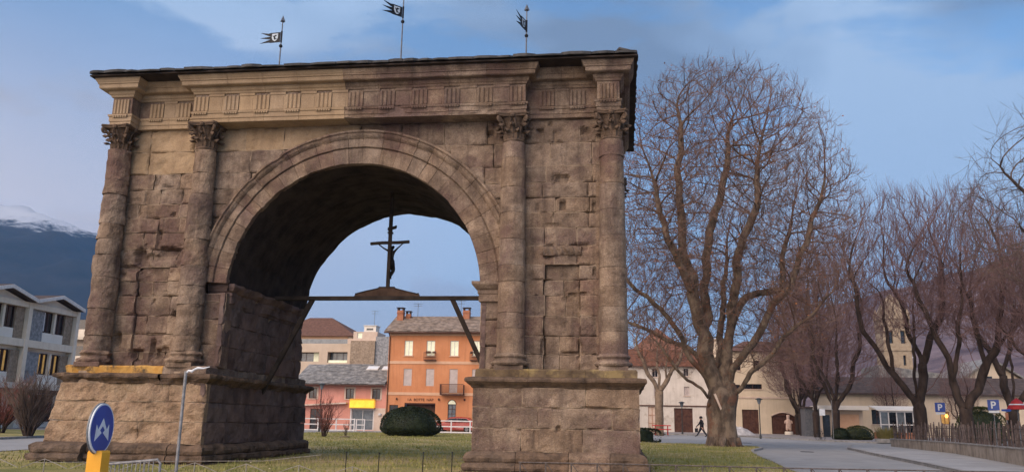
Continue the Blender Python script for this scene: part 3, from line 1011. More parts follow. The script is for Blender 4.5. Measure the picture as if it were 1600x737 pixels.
def kerb_line(parent, pts, w, h, closed=False):
    """kerb stones end to end along a line, each its own stone"""
    P = list(pts) + ([pts[0]] if closed else [])
    for i in range(len(P) - 1):
        a, b = Vector((*P[i], 0)), Vector((*P[i + 1], 0))
        L_ = (b - a).length
        t = (b - a) / L_; n = Vector((t.y, -t.x, 0))
        k = max(1, int(L_ / 1.4))
        for q in range(k):
            p0 = a + t * (L_ * q / k + 0.006); p1 = a + t * (L_ * (q + 1) / k - 0.006)
            mb = MB()
            pr = [(0.0, -0.05), (w, -0.05), (w, h - 0.02), (w - 0.02, h), (0.0, h)]
            mb.prism(pr, 0.0, 1.0, lambda u, v, d: ((p0 + (p1 - p0) * d + n * u).x, (p0 + (p1 - p0) * d + n * u).y, g((p0 + (p1 - p0) * d + n * u).y) + v))
            mb.build('kerb_stone', 'kerb_stone', parent)


kerb_line(lawn, ISLE, 0.16, 0.125, True)
# blades of winter grass over the lawn that the camera can see
random.seed(11)
mb = MB()


def inside(poly, x, y):
    c = False; j = len(poly) - 1
    for i in range(len(poly)):
        if (poly[i][1] > y) != (poly[j][1] > y) and x < (poly[j][0] - poly[i][0]) * (y - poly[i][1]) / (poly[j][1] - poly[i][1]) + poly[i][0]:
            c = not c
        j = i
    return c


cnt = 0
while cnt < 42000:
    if random.random() < 0.72:
        x, y = random.uniform(-17, 6), random.uniform(-4, 48)
    else:
        x, y = random.uniform(8, 17), random.uniform(-6, 34)
    if not inside(ISLE, x, y) or (3.9 < abs(x) < 9.3 and -1.2 < y < 8.2):
        continue
    cnt += 1
    h = random.uniform(0.03, 0.10) * (1.5 if fr(x, y, 0, 0.4, 2) > 0.1 else 1)
    a = random.uniform(0, 2 * pi); w = random.uniform(0.010, 0.022); z = g(y) + 0.098
    dx, dy = cos(a) * w, sin(a) * w
    l = random.uniform(-0.6, 0.6) * h
    mb.face([(x - dx, y - dy, z), (x + dx, y + dy, z), (x + l * sin(a), y + l * cos(a), z + h)])
kind(mb.build('grass', 'grass_blade'), 'stuff', 'short pale winter grass growing over the lawn round the arch', 'grass')
mat('pale_leaf', [(0.4, (0.40, 0.32, 0.22)), (0.6, (0.58, 0.52, 0.42))], scale=8)
mb = MB()
for i in range(260):
    x, y = random.uniform(-15, 14), random.uniform(-4, 44)
    if not inside(ISLE, x, y) or (3.9 < abs(x) < 9.3 and -1.2 < y < 8.2):
        continue
    s = random.uniform(0.03, 0.07); a = random.uniform(0, 6.28); z = g(y) + 0.14
    mb.face([(x + s * cos(a), y + s * sin(a), z), (x - s * sin(a) * 0.6, y + s * cos(a) * 0.6, z + 0.03), (x - s * cos(a), y - s * sin(a), z + 0.01), (x + s * sin(a) * 0.6, y - s * cos(a) * 0.6, z + 0.02)])
kind(mb.build('fallen_leaves', 'pale_leaf'), 'stuff', 'scattered pale fallen leaves lying on the lawn', 'leaves')

# right-hand pavement below the low wall, plaza and pavement at the back, verge at the left
pv = sheet('pavement', [(19.6, 2.0), (20.6, 11), (21.4, 21), (22.4, 30), (24.2, 36.5), (26.3, 36.5), (26.1, 23.6), (24.2, 11), (22.6, 2.0)], 0.11, 'asphalt_old')
kerb_line(pv, [(19.6, 2.0), (20.6, 11), (21.4, 21), (22.4, 30), (24.2, 36.5)], -0.16, 0.13)
sheet('bright_road', [(-60, 57.2), (-60, 46), (-20, 51.5), (-5, 52.5), (10, 50), (19, 46), (24.2, 38), (24.2, 53), (20, 64), (13, 66), (5, 62), (-10, 57.2)], 0.012, 'asphalt_old')
pl = sheet('plaza', [(13, 66.5), (20, 64.5), (25.5, 50.5), (29, 47), (33, 45), (60, 45), (60, 80), (13, 80)], 0.11, 'paving')
kerb_line(pl, [(13, 66.5), (20, 64.5), (25.5, 50.5), (29, 47), (33, 45)], -0.16, 0.13)
sheet('parking', [(27, 12), (60, 6), (60, 44.9), (33, 44.9), (29.2, 46.8), (27, 36)], 0.016, 'asphalt')
vg = sheet('verge', [(-24.5, -10), (-24.5, 17), (-24.8, 21), (-24, 33), (-30, 33.5), (-38, 34), (-38, -10)], 0.10, 'lawn')
kerb_line(vg, [(-24.5, -10), (-24.5, 17), (-24.8, 21), (-24, 33)], -0.3, 0.13)
sheet('footway', [(-30.2, 33.8), (-24, 33.3), (-24, 46), (-60, 46), (-60, -10), (-38.3, -10), (-38.3, 34.2)], 0.09, 'paving')

# ------------------------------------------------------------------ weather vanes on the ridge
mat('dark_iron', [(0.4, (0.012, 0.013, 0.016)), (0.6, (0.028, 0.028, 0.032))], scale=9, rough=0.55, metallic=0.4)
mat('pale_plate', [(0.4, (0.42, 0.50, 0.58)), (0.6, (0.52, 0.60, 0.68))], scale=9, rough=0.5)
mat('grey_iron', [(0.4, (0.11, 0.12, 0.14)), (0.6, (0.17, 0.18, 0.20))], scale=9, rough=0.5, metallic=0.3)


def wind_vane(x, dz, turn, label):
    y = 3.5; zr = RH - 0.05
    t = thing('wind_vane', label, 'wind vane', (x, y, zr), 'wind vanes on the arch roof')
    mb = MB(); mb.tube([(x, y, zr), (x, y, 17.0 + dz)], [0.032, 0.022], 8)
    mb.lathe([(0.09, zr), (0.09, zr + 0.06), (0.03, zr + 0.12)], (x, y), 10)
    mb.build('pole', 'grey_iron', t)
    zb = 15.86 + dz
    mb = MB(); mb.lathe([(0.0, zb - 0.075), (0.05, zb - 0.055), (0.075, zb), (0.05, zb + 0.055), (0.0, zb + 0.075)], (x, y), 12); mb.build('ball', 'dark_iron', t, True)
    mb = MB(); mb.lathe([(0.012, 16.86 + dz), (0.11, 16.90 + dz), (0.0, 17.16 + dz)], (x, y), 4); mb.build('arrow_tip', 'grey_iron', t)
    d = Vector((-cos(turn), -sin(turn), 0)); n = Vector((-d.y, d.x, 0))
    z0 = 16.03 + dz

    def M(a, b, c):
        q = Vector((x, y, z0)) + d * a + n * c
        return (q.x, q.y, q.z + b)
    mb = MB()
    # body of the flag, then three pointed tails
    mb.prism([(0.05, 0.0), (0.05, 0.42), (0.46, 0.42), (0.46, 0.0)], -0.008, 0.008, M)
    for b0, b1, tip in ((0.28, 0.42, 0.46), (0.14, 0.28, 0.235), (0.0, 0.14, 0.01)):
        mb.prism([(0.455, b0), (0.455, b1), (0.56, b1 - 0.02), (0.92, tip), (0.56, b0 + 0.02)], -0.007, 0.007, M)
    F = mb.build('banner', 'dark_iron', t)
    mb = MB(); sh_ = [(0.15, 0.37), (0.41, 0.37), (0.41, 0.20), (0.37, 0.11), (0.28, 0.05), (0.19, 0.11), (0.15, 0.20)]
    mb.prism(sh_, -0.013, 0.013, M); mb.build('shield', 'pale_plate', F)
    mb = MB()   # rearing beast on the shield
    for poly in ([(0.25, 0.12), (0.31, 0.12), (0.33, 0.23), (0.30, 0.31), (0.25, 0.33), (0.23, 0.29), (0.26, 0.24)], [(0.24, 0.29), (0.18, 0.34), (0.185, 0.31), (0.23, 0.25)],
                 [(0.31, 0.25), (0.37, 0.31), (0.365, 0.27), (0.32, 0.20)], [(0.25, 0.17), (0.19, 0.15), (0.20, 0.13), (0.26, 0.13)]):
        mb.prism(poly, -0.018, 0.018, M)
    mb.build('emblem', 'dark_iron', F)
    mb = MB(); mb.tube([M(0.0, -0.02, 0), M(0.0, 0.46, 0)], 0.036, 8); mb.build('hinge_sleeve', 'dark_iron', t)


wind_vane(-4.58, 0.0, radians(-6), 'black iron banner vane with white shield above the left part of the arch')
wind_vane(0.27, 0.80, radians(46), 'tallest banner vane, cut by the top edge, above the crown of the arch')
wind_vane(5.08, 0.0, radians(72), 'banner vane seen almost edge on, nearest the right end of the roof')

# ------------------------------------------------------------------ crucifix on its beam
mat('old_beam', [(0.35, (0.022, 0.017, 0.015)), (0.65, (0.055, 0.042, 0.035))], scale=2, vec=(1, 1, 1), bump=0.01)
mat('carved_board', [(0.35, (0.05, 0.03, 0.022)), (0.65, (0.10, 0.062, 0.045))], scale=3, bump=0.01)
mat('dark_bronze', [(0.4, (0.012, 0.012, 0.013)), (0.6, (0.03, 0.028, 0.026))], scale=6, rough=0.6)
BM = thing('tie_beam', 'dark wooden beam spanning the passage under the crucifix, on slanting struts', 'beam', (0, 3.5, 5.86))
mb = MB(); mb.box(-4.20, 4.20, 3.40, 3.62, 5.87, 6.00); mb.build('beam', 'old_beam', BM)
for s in (-1, 1):
    mb = MB(); mb.prism([(2.50, 5.87), (2.68, 5.87), (4.22, 2.72), (4.22, 2.40)], 3.44, 3.58, lambda a, b, d: (s * a, d, b)); mb.build('strut', 'old_beam', BM)
mb = MB()
pf = [(-1.02, 6.0), (-0.98, 6.08), (-0.55, 6.19), (-0.15, 6.27), (-0.10, 6.32), (0.46, 6.32), (0.50, 6.27), (0.85, 6.18), (1.28, 6.08), (1.36, 6.09), (1.38, 6.0)]
mb.prism(pf, 3.46, 3.56, lambda a, b, d: (a, d, b)); mb.build('carved_board', 'carved_board', BM)
mb = MB(); mb.tube([(a, 3.45, b + 0.01) for a, b in pf[1:-1]], 0.022, 5); mb.build('board_edge', 'old_beam', BM)


def skin_mesh(name, joints, edges, mats, pick=None, sub=2):
    """continuous body grown round a skeleton: joints {key: (co, radius)}, edges [(a, b)]"""
    keys = list(joints)
    me = bpy.data.meshes.new(name + '_skeleton')
    me.from_pydata([joints[k][0] for k in keys], [(keys.index(a), keys.index(b)) for a, b in edges], [])
    o = bpy.data.objects.new('tmp', me); COL.objects.link(o)
    sm = o.modifiers.new('skin', 'SKIN'); sm.use_smooth_shade = True
    for i, k in enumerate(keys):
        r = joints[k][1]
        me.skin_vertices[0].data[i].radius = (r, r) if not isinstance(r, tuple) else r
        me.skin_vertices[0].data[i].use_root = (i == 0)
    ss = o.modifiers.new('sub', 'SUBSURF'); ss.levels = sub; ss.render_levels = sub
    dg = bpy.context.evaluated_depsgraph_get(); dg.update()
    out = bpy.data.meshes.new_from_object(o.evaluated_get(dg))
    bpy.data.objects.remove(o)
    out.materials.clear()
    for m in mats:
        out.materials.append(MATS[m])
    if pick:
        for p in out.polygons:
            p.material_index = pick(p.center)
    return out


CX, CYY = 0.20, 3.51
CR = thing('crucifix', 'tall dark crucifix with hanging figure standing on the beam inside the arch', 'crucifix', (CX, CYY, 6.30))
mb = MB(); mb.box(CX - 0.06, CX + 0.06, CYY - 0.05, CYY + 0.05, 6.32, 9.84); mb.build('upright', 'old_beam', CR)
mb = MB(); mb.tube([(CX - 0.72, CYY, 7.93), (CX - 0.3, CYY, 7.96), (CX + 0.3, CYY, 7.965), (CX + 0.72, CYY, 7.99)], 0.062, 7); mb.build('crossbar', 'old_beam', CR)
mb = MB(); mb.prism([(-0.10, 8.42), (0.20, 8.50), (0.22, 8.60), (0.16, 8.57), (-0.09, 8.52)], -0.07, 0.07, lambda a, b, d: (CX + a, CYY + d, b))
mb.box(CX - 0.09, CX + 0.09, CYY - 0.08, CYY + 0.08, 8.30, 8.36); mb.build('scroll', 'old_beam', CR)
jy = CYY + 0.15
J = {'pelvis': ((CX + 0.06, jy, 7.28), 0.085), 'belly': ((CX + 0.05, jy, 7.42), 0.075), 'chest': ((CX + 0.04, jy, 7.60), 0.095), 'neck': ((CX + 0.04, jy, 7.74), 0.042),
     'head': ((CX + 0.07, jy + 0.04, 7.83), 0.068), 'crown': ((CX + 0.09, jy + 0.06, 7.90), 0.05)}
ed = [('pelvis', 'belly'), ('belly', 'chest'), ('chest', 'neck'), ('neck', 'head'), ('head', 'crown')]
for s, n_ in ((-1, 'l'), (1, 'r')):
    J['sh' + n_] = ((CX + 0.04 + s * 0.13, jy, 7.70), 0.042); J['el' + n_] = ((CX + s * 0.26, jy - 0.02, 7.79), 0.030); J['wr' + n_] = ((CX + s * 0.42, jy - 0.07, 7.91), 0.022); J['ha' + n_] = ((CX + s * 0.47, jy - 0.08, 7.955), 0.024)
    J['hip' + n_] = ((CX + 0.06 + s * 0.06, jy, 7.22), 0.062); J['kn' + n_] = ((CX + 0.10 + s * 0.035, jy + 0.10, 6.98), 0.045); J['an' + n_] = ((CX + 0.03 + s * 0.02, jy - 0.02, 6.74), 0.028); J['to' + n_] = ((CX + 0.03 + s * 0.02, jy + 0.04, 6.66), 0.026)
    ed += [('chest', 'sh' + n_), ('sh' + n_, 'el' + n_), ('el' + n_, 'wr' + n_), ('wr' + n_, 'ha' + n_), ('pelvis', 'hip' + n_), ('hip' + n_, 'kn' + n_), ('kn' + n_, 'an' + n_), ('an' + n_, 'to' + n_)]
    for q in range(5):
        J['f%d%s' % (q, n_)] = ((CX + s * (0.50 + 0.004 * q), jy - 0.085 + 0.012 * q, 7.99 + 0.006 * (2 - abs(q - 2))), 0.007)
        ed.append(('ha' + n_, 'f%d%s' % (q, n_)))
put('figure', skin_mesh('figure', J, ed, ['dark_bronze']), CR)
mb = MB(); mb.lathe([(0.105, 7.14), (0.12, 7.20), (0.115, 7.30), (0.10, 7.36)], (CX + 0.06, jy), 14, amp=0.02); mb.build('loin_cloth', 'dark_bronze', CR, True)

# ------------------------------------------------------------------ street furniture near the camera
mat('sign_blue', [(0.4, (0.012, 0.055, 0.30)), (0.6, (0.016, 0.07, 0.36))], scale=4, rough=0.35, spec=0.5)
mat('sign_white', [(0.4, (0.62, 0.66, 0.70)), (0.6, (0.72, 0.75, 0.78))], scale=4, rough=0.4, spec=0.5)
mat('sign_red', [(0.4, (0.36, 0.02, 0.02)), (0.6, (0.44, 0.03, 0.03))], scale=4, rough=0.45)
mat('bollard_yellow', [(0.4, (0.72, 0.34, 0.02)), (0.6, (0.80, 0.40, 0.03))], scale=2, rough=0.5, spec=0.4)
mat('zinc', [(0.4, (0.17, 0.17, 0.175)), (0.6, (0.27, 0.27, 0.275))], scale=12, rough=0.5, metallic=0.4)
mat('sign_back', [(0.4, (0.16, 0.17, 0.18)), (0.6, (0.22, 0.23, 0.24))], scale=9, rough=0.5, metallic=0.4)

sx, sy = 1.77, -15.0
SG = thing('traffic_sign', 'round blue sign with white diverging arrows on a yellow bollard', 'traffic sign', (sx, sy, g(sy)))
th = radians(97)                     # the disc is turned well away from the camera
du = Vector((cos(th), sin(th), 0)); dn = Vector((sin(th), -cos(th), 0))


def SM(c):
    return lambda a, b, d: ((Vector((sx, sy, 1.515)) + du * a + dn * d).x, (Vector((sx, sy, 1.515)) + du * a + dn * d).y, 1.515 + b)


circ = [(cos(2 * pi * k / 40), sin(2 * pi * k / 40)) for k in range(40)]
mb = MB(); mb.prism([(0.32 * a, 0.32 * b) for a, b in circ], -0.012, 0.010, SM(0)); DISC = mb.build('disc', 'sign_white', SG)
mb = MB(); mb.prism([(0.298 * a, 0.298 * b) for a, b in circ], 0.010, 0.014, SM(0)); mb.build('blue_field', 'sign_blue', DISC)
for s in (-1, 1):                    # two arrows parting downwards from one stem
    mb = MB(); mb.prism([(0.0, 0.13), (s * 0.06, 0.05), (s * 0.115, -0.015), (s * 0.165, 0.05), (s * 0.185, -0.155), (s * 0.02, -0.055), (s * 0.065, -0.02), (s * 0.0, 0.035)], 0.014, 0.018, SM(0)); mb.build('arrow', 'sign_white', DISC)
mb = MB(); mb.prism([(0.33 * a, 0.33 * b) for a, b in circ], -0.030, -0.012, SM(0)); mb.build('backing', 'sign_back', DISC)
mb = MB(); mb.prism([(-0.10, -1.45), (0.10, -1.45), (0.10, -0.30), (0.085, -0.275), (-0.085, -0.275), (-0.10, -0.30)], -0.10, 0.08, lambda a, b, d: (sx + a, sy + d + 0.02, 1.515 + b)); mb.build('yellow_column', 'bollard_yellow', SG)
mb = MB(); mb.tube([(sx - dn.x * 0.05, sy - dn.y * 0.05, 1.0), (sx - dn.x * 0.05, sy - dn.y * 0.05, 1.78)], 0.03, 8); mb.build('post', 'zinc', SG)

px_, py_ = 1.505, -12.5
PO = thing('hooked_post', 'thin grey post with a white hooked spout before the left plinth', 'post', (px_, py_, g(py_)))
mb = MB(); mb.tube([(px_, py_, g(py_) - 0.05), (px_, py_, 2.40)], 0.025, 10); mb.build('post', 'zinc', PO)
mb = MB(); mb.tube([(px_, py_, 2.37), (px_ + 0.05, py_, 2.41), (px_ + 0.10, py_, 2.40), (px_ + 0.14, py_, 2.43), (px_ + 0.2, py_, 2.455), (px_ + 0.30, py_, 2.45), (px_ + 0.40, py_, 2.475)], [0.018, 0.018, 0.022, 0.014, 0.02, 0.012, 0.006], 7); mb.build('spout', 'sign_white', PO)

BR = thing('crowd_barrier', 'grey metal crowd barrier beside the yellow bollard', 'barrier', (1.3, -13.5, g(-13.5)))
bp = [Vector((0.96, -13.5, 0)), Vector((1.73, -13.42, 0))]
bz0, bz1 = g(-13.5) + 0.12, 0.0
mb = MB()
zt = (0.985, 1.06)
bpts = [(0.94, -13.5, 0.2), (0.94, -13.5, zt[0] - 0.05), (0.97, -13.5, zt[0]), (1.70, -13.42, zt[1]), (1.745, -13.42, zt[1] - 0.05), (1.745, -13.42, 0.2)]
mb.tube(bpts, 0.02, 8); mb.tube([bpts[0], bpts[-1]], 0.018, 8); mb.build('frame', 'zinc', BR)
for i in range(11):
    x = 1.0 + 0.066 * i; z = zt[0] + (zt[1] - zt[0]) * (x - 0.97) / 0.73
    mb = MB(); mb.tube([(x, -13.46, 0.2), (x, -13.46, z - 0.01)], 0.008, 6); mb.build('bar', 'zinc', BR)
for x in (0.98, 1.70):
    mb = MB(); mb.tube([(x, -13.75, g(-13.7)), (x, -13.46, 0.22), (x, -13.17, g(-13.2))], 0.016, 6); mb.build('foot', 'zinc', BR)

# low iron fence round the island
mat('fence_iron', [(0.4, (0.075, 0.062, 0.06)), (0.6, (0.13, 0.11, 0.105))], scale=14, rough=0.6, metallic=0.3)
mat('fence_pale', [(0.4, (0.20, 0.185, 0.17)), (0.6, (0.30, 0.28, 0.26))], scale=14, rough=0.6, metallic=0.2)
FY = -5.5
FN = thing('low_fence', 'low iron fence with one rail and braced posts before the right pier and road', 'fence', (12, FY, g(FY)))
mb = MB(); mb.tube([(6.1, FY, 0.79), (8.9, FY, 0.805), (12.4, FY, 0.80), (18.6, FY, 0.84)], 0.016, 6); mb.build('rail', 'fence_iron', FN)
for i in range(21):
    x = 6.14 + 0.59 * i
    zt_ = 0.79 + 0.0035 * (x - 6.1)
    mb = MB(); mb.tube([(x, FY, g(FY)), (x, FY, zt_)], 0.018, 6); mb.build('post', 'fence_iron', FN)
    mb = MB(); mb.tube([(x + 0.02, FY, zt_ - 0.02), (x + 0.22, FY, zt_ - 0.28), (x + 0.25, FY, g(FY))], 0.010, 5); mb.build('brace', 'fence_iron', FN)
FW = thing('wire_fence', 'low pale zigzag wire fence along the foot of the left pier', 'fence', (-2, FY, g(FY)))
for i in range(8):
    x = -6.9 + 1.32 * i - 0.2
    zt_ = 0.60
    mb = MB(); mb.tube([(x, FY, g(FY)), (x, FY, zt_)], 0.014, 6); mb.build('post', 'fence_pale', FW)
    mb = MB(); mb.tube([(x - 0.62, FY, 0.38), (x - 0.3, FY, 0.50), (x, FY, zt_), (x + 0.3, FY, 0.50), (x + 0.62, FY, 0.38)], 0.009, 5); mb.build('wire', 'fence_pale', FW)
mb = MB(); mb.tube([(-6.9, -4.4, 0.44), (-3.5, -4.4, 0.55), (-0.6, -4.3, 0.62), (0.9, -4.2, 0.80)], 0.007, 5); mb.build('long_wire', 'fence_pale', FW)
for i, (x, h) in enumerate(((1.15, 0.83), (2.05, 0.83), (3.25, 0.87), (4.03, 0.89))):
    mb = MB(); mb.tube([(x, -3.0, g(-3) - 0.02), (x + 0.01, -3.0, h)], 0.013, 6)
    mb.lathe([(0.02, h - 0.02), (0.022, h + 0.005), (0.0, h + 0.02)], (x + 0.01, -3.0), 6)
    tag(mb.build('iron_stake', 'dark_iron'), ['leftmost thin iron stake in the lawn before the opening', 'second thin iron stake from the left pier on the lawn', 'third thin iron stake from the left pier on the lawn', 'thin iron stake standing just left of the right pier base'][i], 'stake', 'iron stakes on the lawn')

# ------------------------------------------------------------------ buildings
random.seed(21)
mat('wall_orange', [(0.35, (0.50, 0.205, 0.095)), (0.65, (0.58, 0.255, 0.125))], scale=0.5, bump=0.004, bscale=30, streak=0.5, streak_col=(0.36, 0.15, 0.075))
mat('wall_pink', [(0.35, (0.60, 0.27, 0.21)), (0.65, (0.70, 0.33, 0.265))], scale=0.6, bump=0.004, bscale=30, streak=0.25, streak_col=(0.4, 0.2, 0.16))
mat('trim_pale', [(0.35, (0.55, 0.42, 0.34)), (0.65, (0.64, 0.52, 0.43))], scale=2)
mat('trim_peach', [(0.35, (0.56, 0.34, 0.22)), (0.65, (0.62, 0.40, 0.27))], scale=2)
mat('wall_beige', [(0.35, (0.50, 0.40, 0.31)), (0.65, (0.60, 0.49, 0.39))], scale=0.4, bump=0.004, streak=0.2, streak_col=(0.3, 0.24, 0.19))
mat('wall_peach', [(0.35, (0.50, 0.32, 0.20)), (0.65, (0.58, 0.39, 0.25))], scale=0.4)
mat('wall_cream', [(0.35, (0.56, 0.46, 0.34)), (0.65, (0.66, 0.55, 0.42))], scale=0.4, bump=0.004, streak=0.3, streak_col=(0.34, 0.27, 0.2))
mat('wall_white', [(0.35, (0.56, 0.51, 0.46)), (0.65, (0.70, 0.64, 0.58))], scale=0.4, bump=0.006, streak=0.35, streak_col=(0.34, 0.29, 0.25), patch=((0.38, 0.32, 0.26), 0.6, 0.56, 0.7, 6.0))
mat('wall_stone', [(0.3, (0.20, 0.155, 0.115)), (0.5, (0.30, 0.23, 0.17)), (0.7, (0.40, 0.32, 0.25))], scale=5, detail=3, bump=0.03, bscale=9)
mat('concrete', [(0.35, (0.68, 0.60, 0.49)), (0.65, (0.78, 0.69, 0.58))], scale=1, streak=0.25, streak_col=(0.3, 0.27, 0.23))
mat('panel_white', [(0.35, (0.74, 0.69, 0.62)), (0.65, (0.82, 0.77, 0.70))], scale=1)
mat('grey_stone_panel', [(0.3, (0.16, 0.165, 0.18)), (0.5, (0.26, 0.265, 0.28)), (0.7, (0.38, 0.385, 0.40))], scale=4, detail=3, bump=0.02, bscale=8)
mat('glass_dark', [(0.4, (0.010, 0.011, 0.014)), (0.6, (0.022, 0.024, 0.030))], scale=2, rough=0.12, spec=0.6)
mat('glass_grey', [(0.4, (0.10, 0.12, 0.14)), (0.6, (0.16, 0.18, 0.20))], scale=2, rough=0.12, spec=0.6)
mat('curtain_glow', [(0.4, (0.66, 0.68, 0.52)), (0.6, (0.78, 0.79, 0.62))], scale=3, rough=0.5, emis=(1.0, 0.95, 0.62), estr=0.12)  # pale curtain; faint emission stands in for sky reflected in the glass
mat('warm_golden', [(0.4, (0.30, 0.18, 0.06)), (0.6, (0.5, 0.32, 0.12))], scale=2, rough=0.4, emis=(1.0, 0.55, 0.14), estr=0.14)  # golden colour with a faint emission
mat('shutter', [(0.4, (0.42, 0.36, 0.34)), (0.6, (0.50, 0.43, 0.41))], scale=2, rough=0.6)
mat('brown_wood', [(0.4, (0.060, 0.025, 0.018)), (0.6, (0.10, 0.045, 0.032))], scale=3, rough=0.6)
mat('grey_slates', [(0.32, (0.12, 0.12, 0.12)), (0.5, (0.21, 0.205, 0.20)), (0.68, (0.33, 0.32, 0.305))], scale=2.2, detail=3, rough=0.7, bump=0.01)
mat('brown_slates', [(0.32, (0.14, 0.11, 0.088)), (0.5, (0.25, 0.195, 0.155)), (0.68, (0.37, 0.295, 0.24))], scale=2.2, detail=3, rough=0.7, bump=0.01)
mat('brown_tiles', [(0.35, (0.10, 0.052, 0.038)), (0.65, (0.17, 0.09, 0.065))], scale=3, rough=0.8, bump=0.02)
mat('red_tiles', [(0.35, (0.17, 0.075, 0.05)), (0.65, (0.27, 0.13, 0.09))], scale=2, rough=0.8, bump=0.02)
mat('brick_chimney', [(0.35, (0.30, 0.12, 0.07)), (0.65, (0.42, 0.19, 0.11))], scale=4)
mat('sign_glow', [(0.3, (0.60, 0.34, 0.02)), (0.7, (0.80, 0.60, 0.06))], scale=2.5, rough=0.5, emis=(1.0, 0.58, 0.06), estr=0.42)
mat('white_paint', [(0.4, (0.58, 0.56, 0.55)), (0.6, (0.68, 0.66, 0.65))], scale=5, rough=0.5)
mat('car_red', [(0.4, (0.30, 0.03, 0.02)), (0.6, (0.36, 0.04, 0.03))], scale=2, rough=0.25, spec=0.6)
mat('car_grey', [(0.4, (0.22, 0.24, 0.27)), (0.6, (0.28, 0.30, 0.33))], scale=2, rough=0.25, spec=0.6)
mat('tyre', [(0.4, (0.012, 0.012, 0.012)), (0.6, (0.03, 0.03, 0.03))], scale=5)
mat('dark_roof', [(0.35, (0.05, 0.038, 0.036)), (0.65, (0.10, 0.075, 0.07))], scale=2, bump=0.01)
mat('lamp_glow', [(0.4, (0.9, 0.5, 0.1)), (0.6, (1, 0.6, 0.2))], emis=(1.0, 0.45, 0.08), estr=2.2)


def frame_of(x0, y0, dx, dy):
    """facade frame: s along the wall, n outward (to the viewer's right hand rule), z up"""
    L_ = hypot(dx, dy); ux, uy = dx / L_, dy / L_
    nx, ny = uy, -ux
    return lambda s, n, z: (x0 + s * ux + n * nx, y0 + s * uy + n * ny, z)


def facade(mb, F, w, z0, z1, holes, reveal=0.16):
    xs = sorted({0.0, w, *[h[0] for h in holes], *[h[1] for h in holes]})
    zs = sorted({z0, z1, *[h[2] for h in holes], *[h[3] for h in holes]})
    for a, b in zip(xs, xs[1:]):
        for c, d in zip(zs, zs[1:]):
            m_, n_ = (a + b) / 2, (c + d) / 2
            if any(h[0] < m_ < h[1] and h[2] < n_ < h[3] for h in holes):
                continue
            mb.face([F(a, 0, c), F(b, 0, c), F(b, 0, d), F(a, 0, d)])
    for a, b, c, d in [h[:4] for h in holes]:
        r = -reveal
        mb.face([F(a, 0, c), F(a, r, c), F(b, r, c), F(b, 0, c)]); mb.face([F(a, 0, d), F(b, 0, d), F(b, r, d), F(a, r, d)])
        mb.face([F(a, 0, c), F(a, 0, d), F(a, r, d), F(a, r, c)]); mb.face([F(b, 0, c), F(b, r, c), F(b, r, d), F(b, 0, d)])


def window(root, F, h, fm='white_paint', pm='glass_dark', bars=(1, 0), sill=None, r=-0.13, trim=None, trim_w=0.12, name='window'):
    a, b, c, d = h[:4]; fw = 0.055
    mb = MB()
    for q in ((a, b, c, c + fw), (a, b, d - fw, d), (a, a + fw, c + fw, d - fw), (b - fw, b, c + fw, d - fw)):
        mb.box(q[0], q[1], r, r + 0.05, q[2], q[3], M=F)
    nv, nh = bars
    for i in range(nv):
        x = a + (b - a) * (i + 1) / (nv + 1); mb.box(x - 0.025, x + 0.025, r + 0.002, r + 0.048, c + fw, d - fw, M=F)
    for i in range(nh):
        z = c + (d - c) * (i + 1) / (nh + 1); mb.box(a + fw, b - fw, r + 0.004, r + 0.046, z - 0.02, z + 0.02, M=F)
    W = mb.build(name, fm, root)
    mb = MB(); mb.box(a + 0.01, b - 0.01, r - 0.03, r + 0.012, c + 0.01, d - 0.01, M=F); mb.build('pane', pm, W)
    if trim:
        mb = MB(); t = trim_w
        for q in ((a - t, b + t, d + 0.004, d + t), (a - t, a - 0.004, c, d), (b + 0.004, b + t, c, d)):
            mb.box(q[0], q[1], -0.02, 0.03, q[2], q[3], M=F)
        mb.build('surround', trim, W)
    if sill:
        mb = MB(); mb.box(a - 0.1, b + 0.1, -0.1, 0.09, c - 0.08, c - 0.004, M=F); mb.build('sill', sill, W)
    return W


def shutter(root, F, h, m='shutter', r=-0.06):
    a, b, c, d = h[:4]
    mb = MB(); n = int((d - c) / 0.10)
    for i in range(n):
        z0 = c + (d - c) * i / n; z1 = c + (d - c) * (i + 1) / n
        mb.prism([(0.0, z0 + 0.004), (0.02, z0 + 0.01), (0.0, z1 - 0.002)], a + 0.01, b - 0.01, lambda q, z, s: F(s, r + q, z))
    mb.box(a + 0.01, b - 0.01, r - 0.02, r - 0.002, c, d, M=F)
    return mb.build('shutter', m, root)


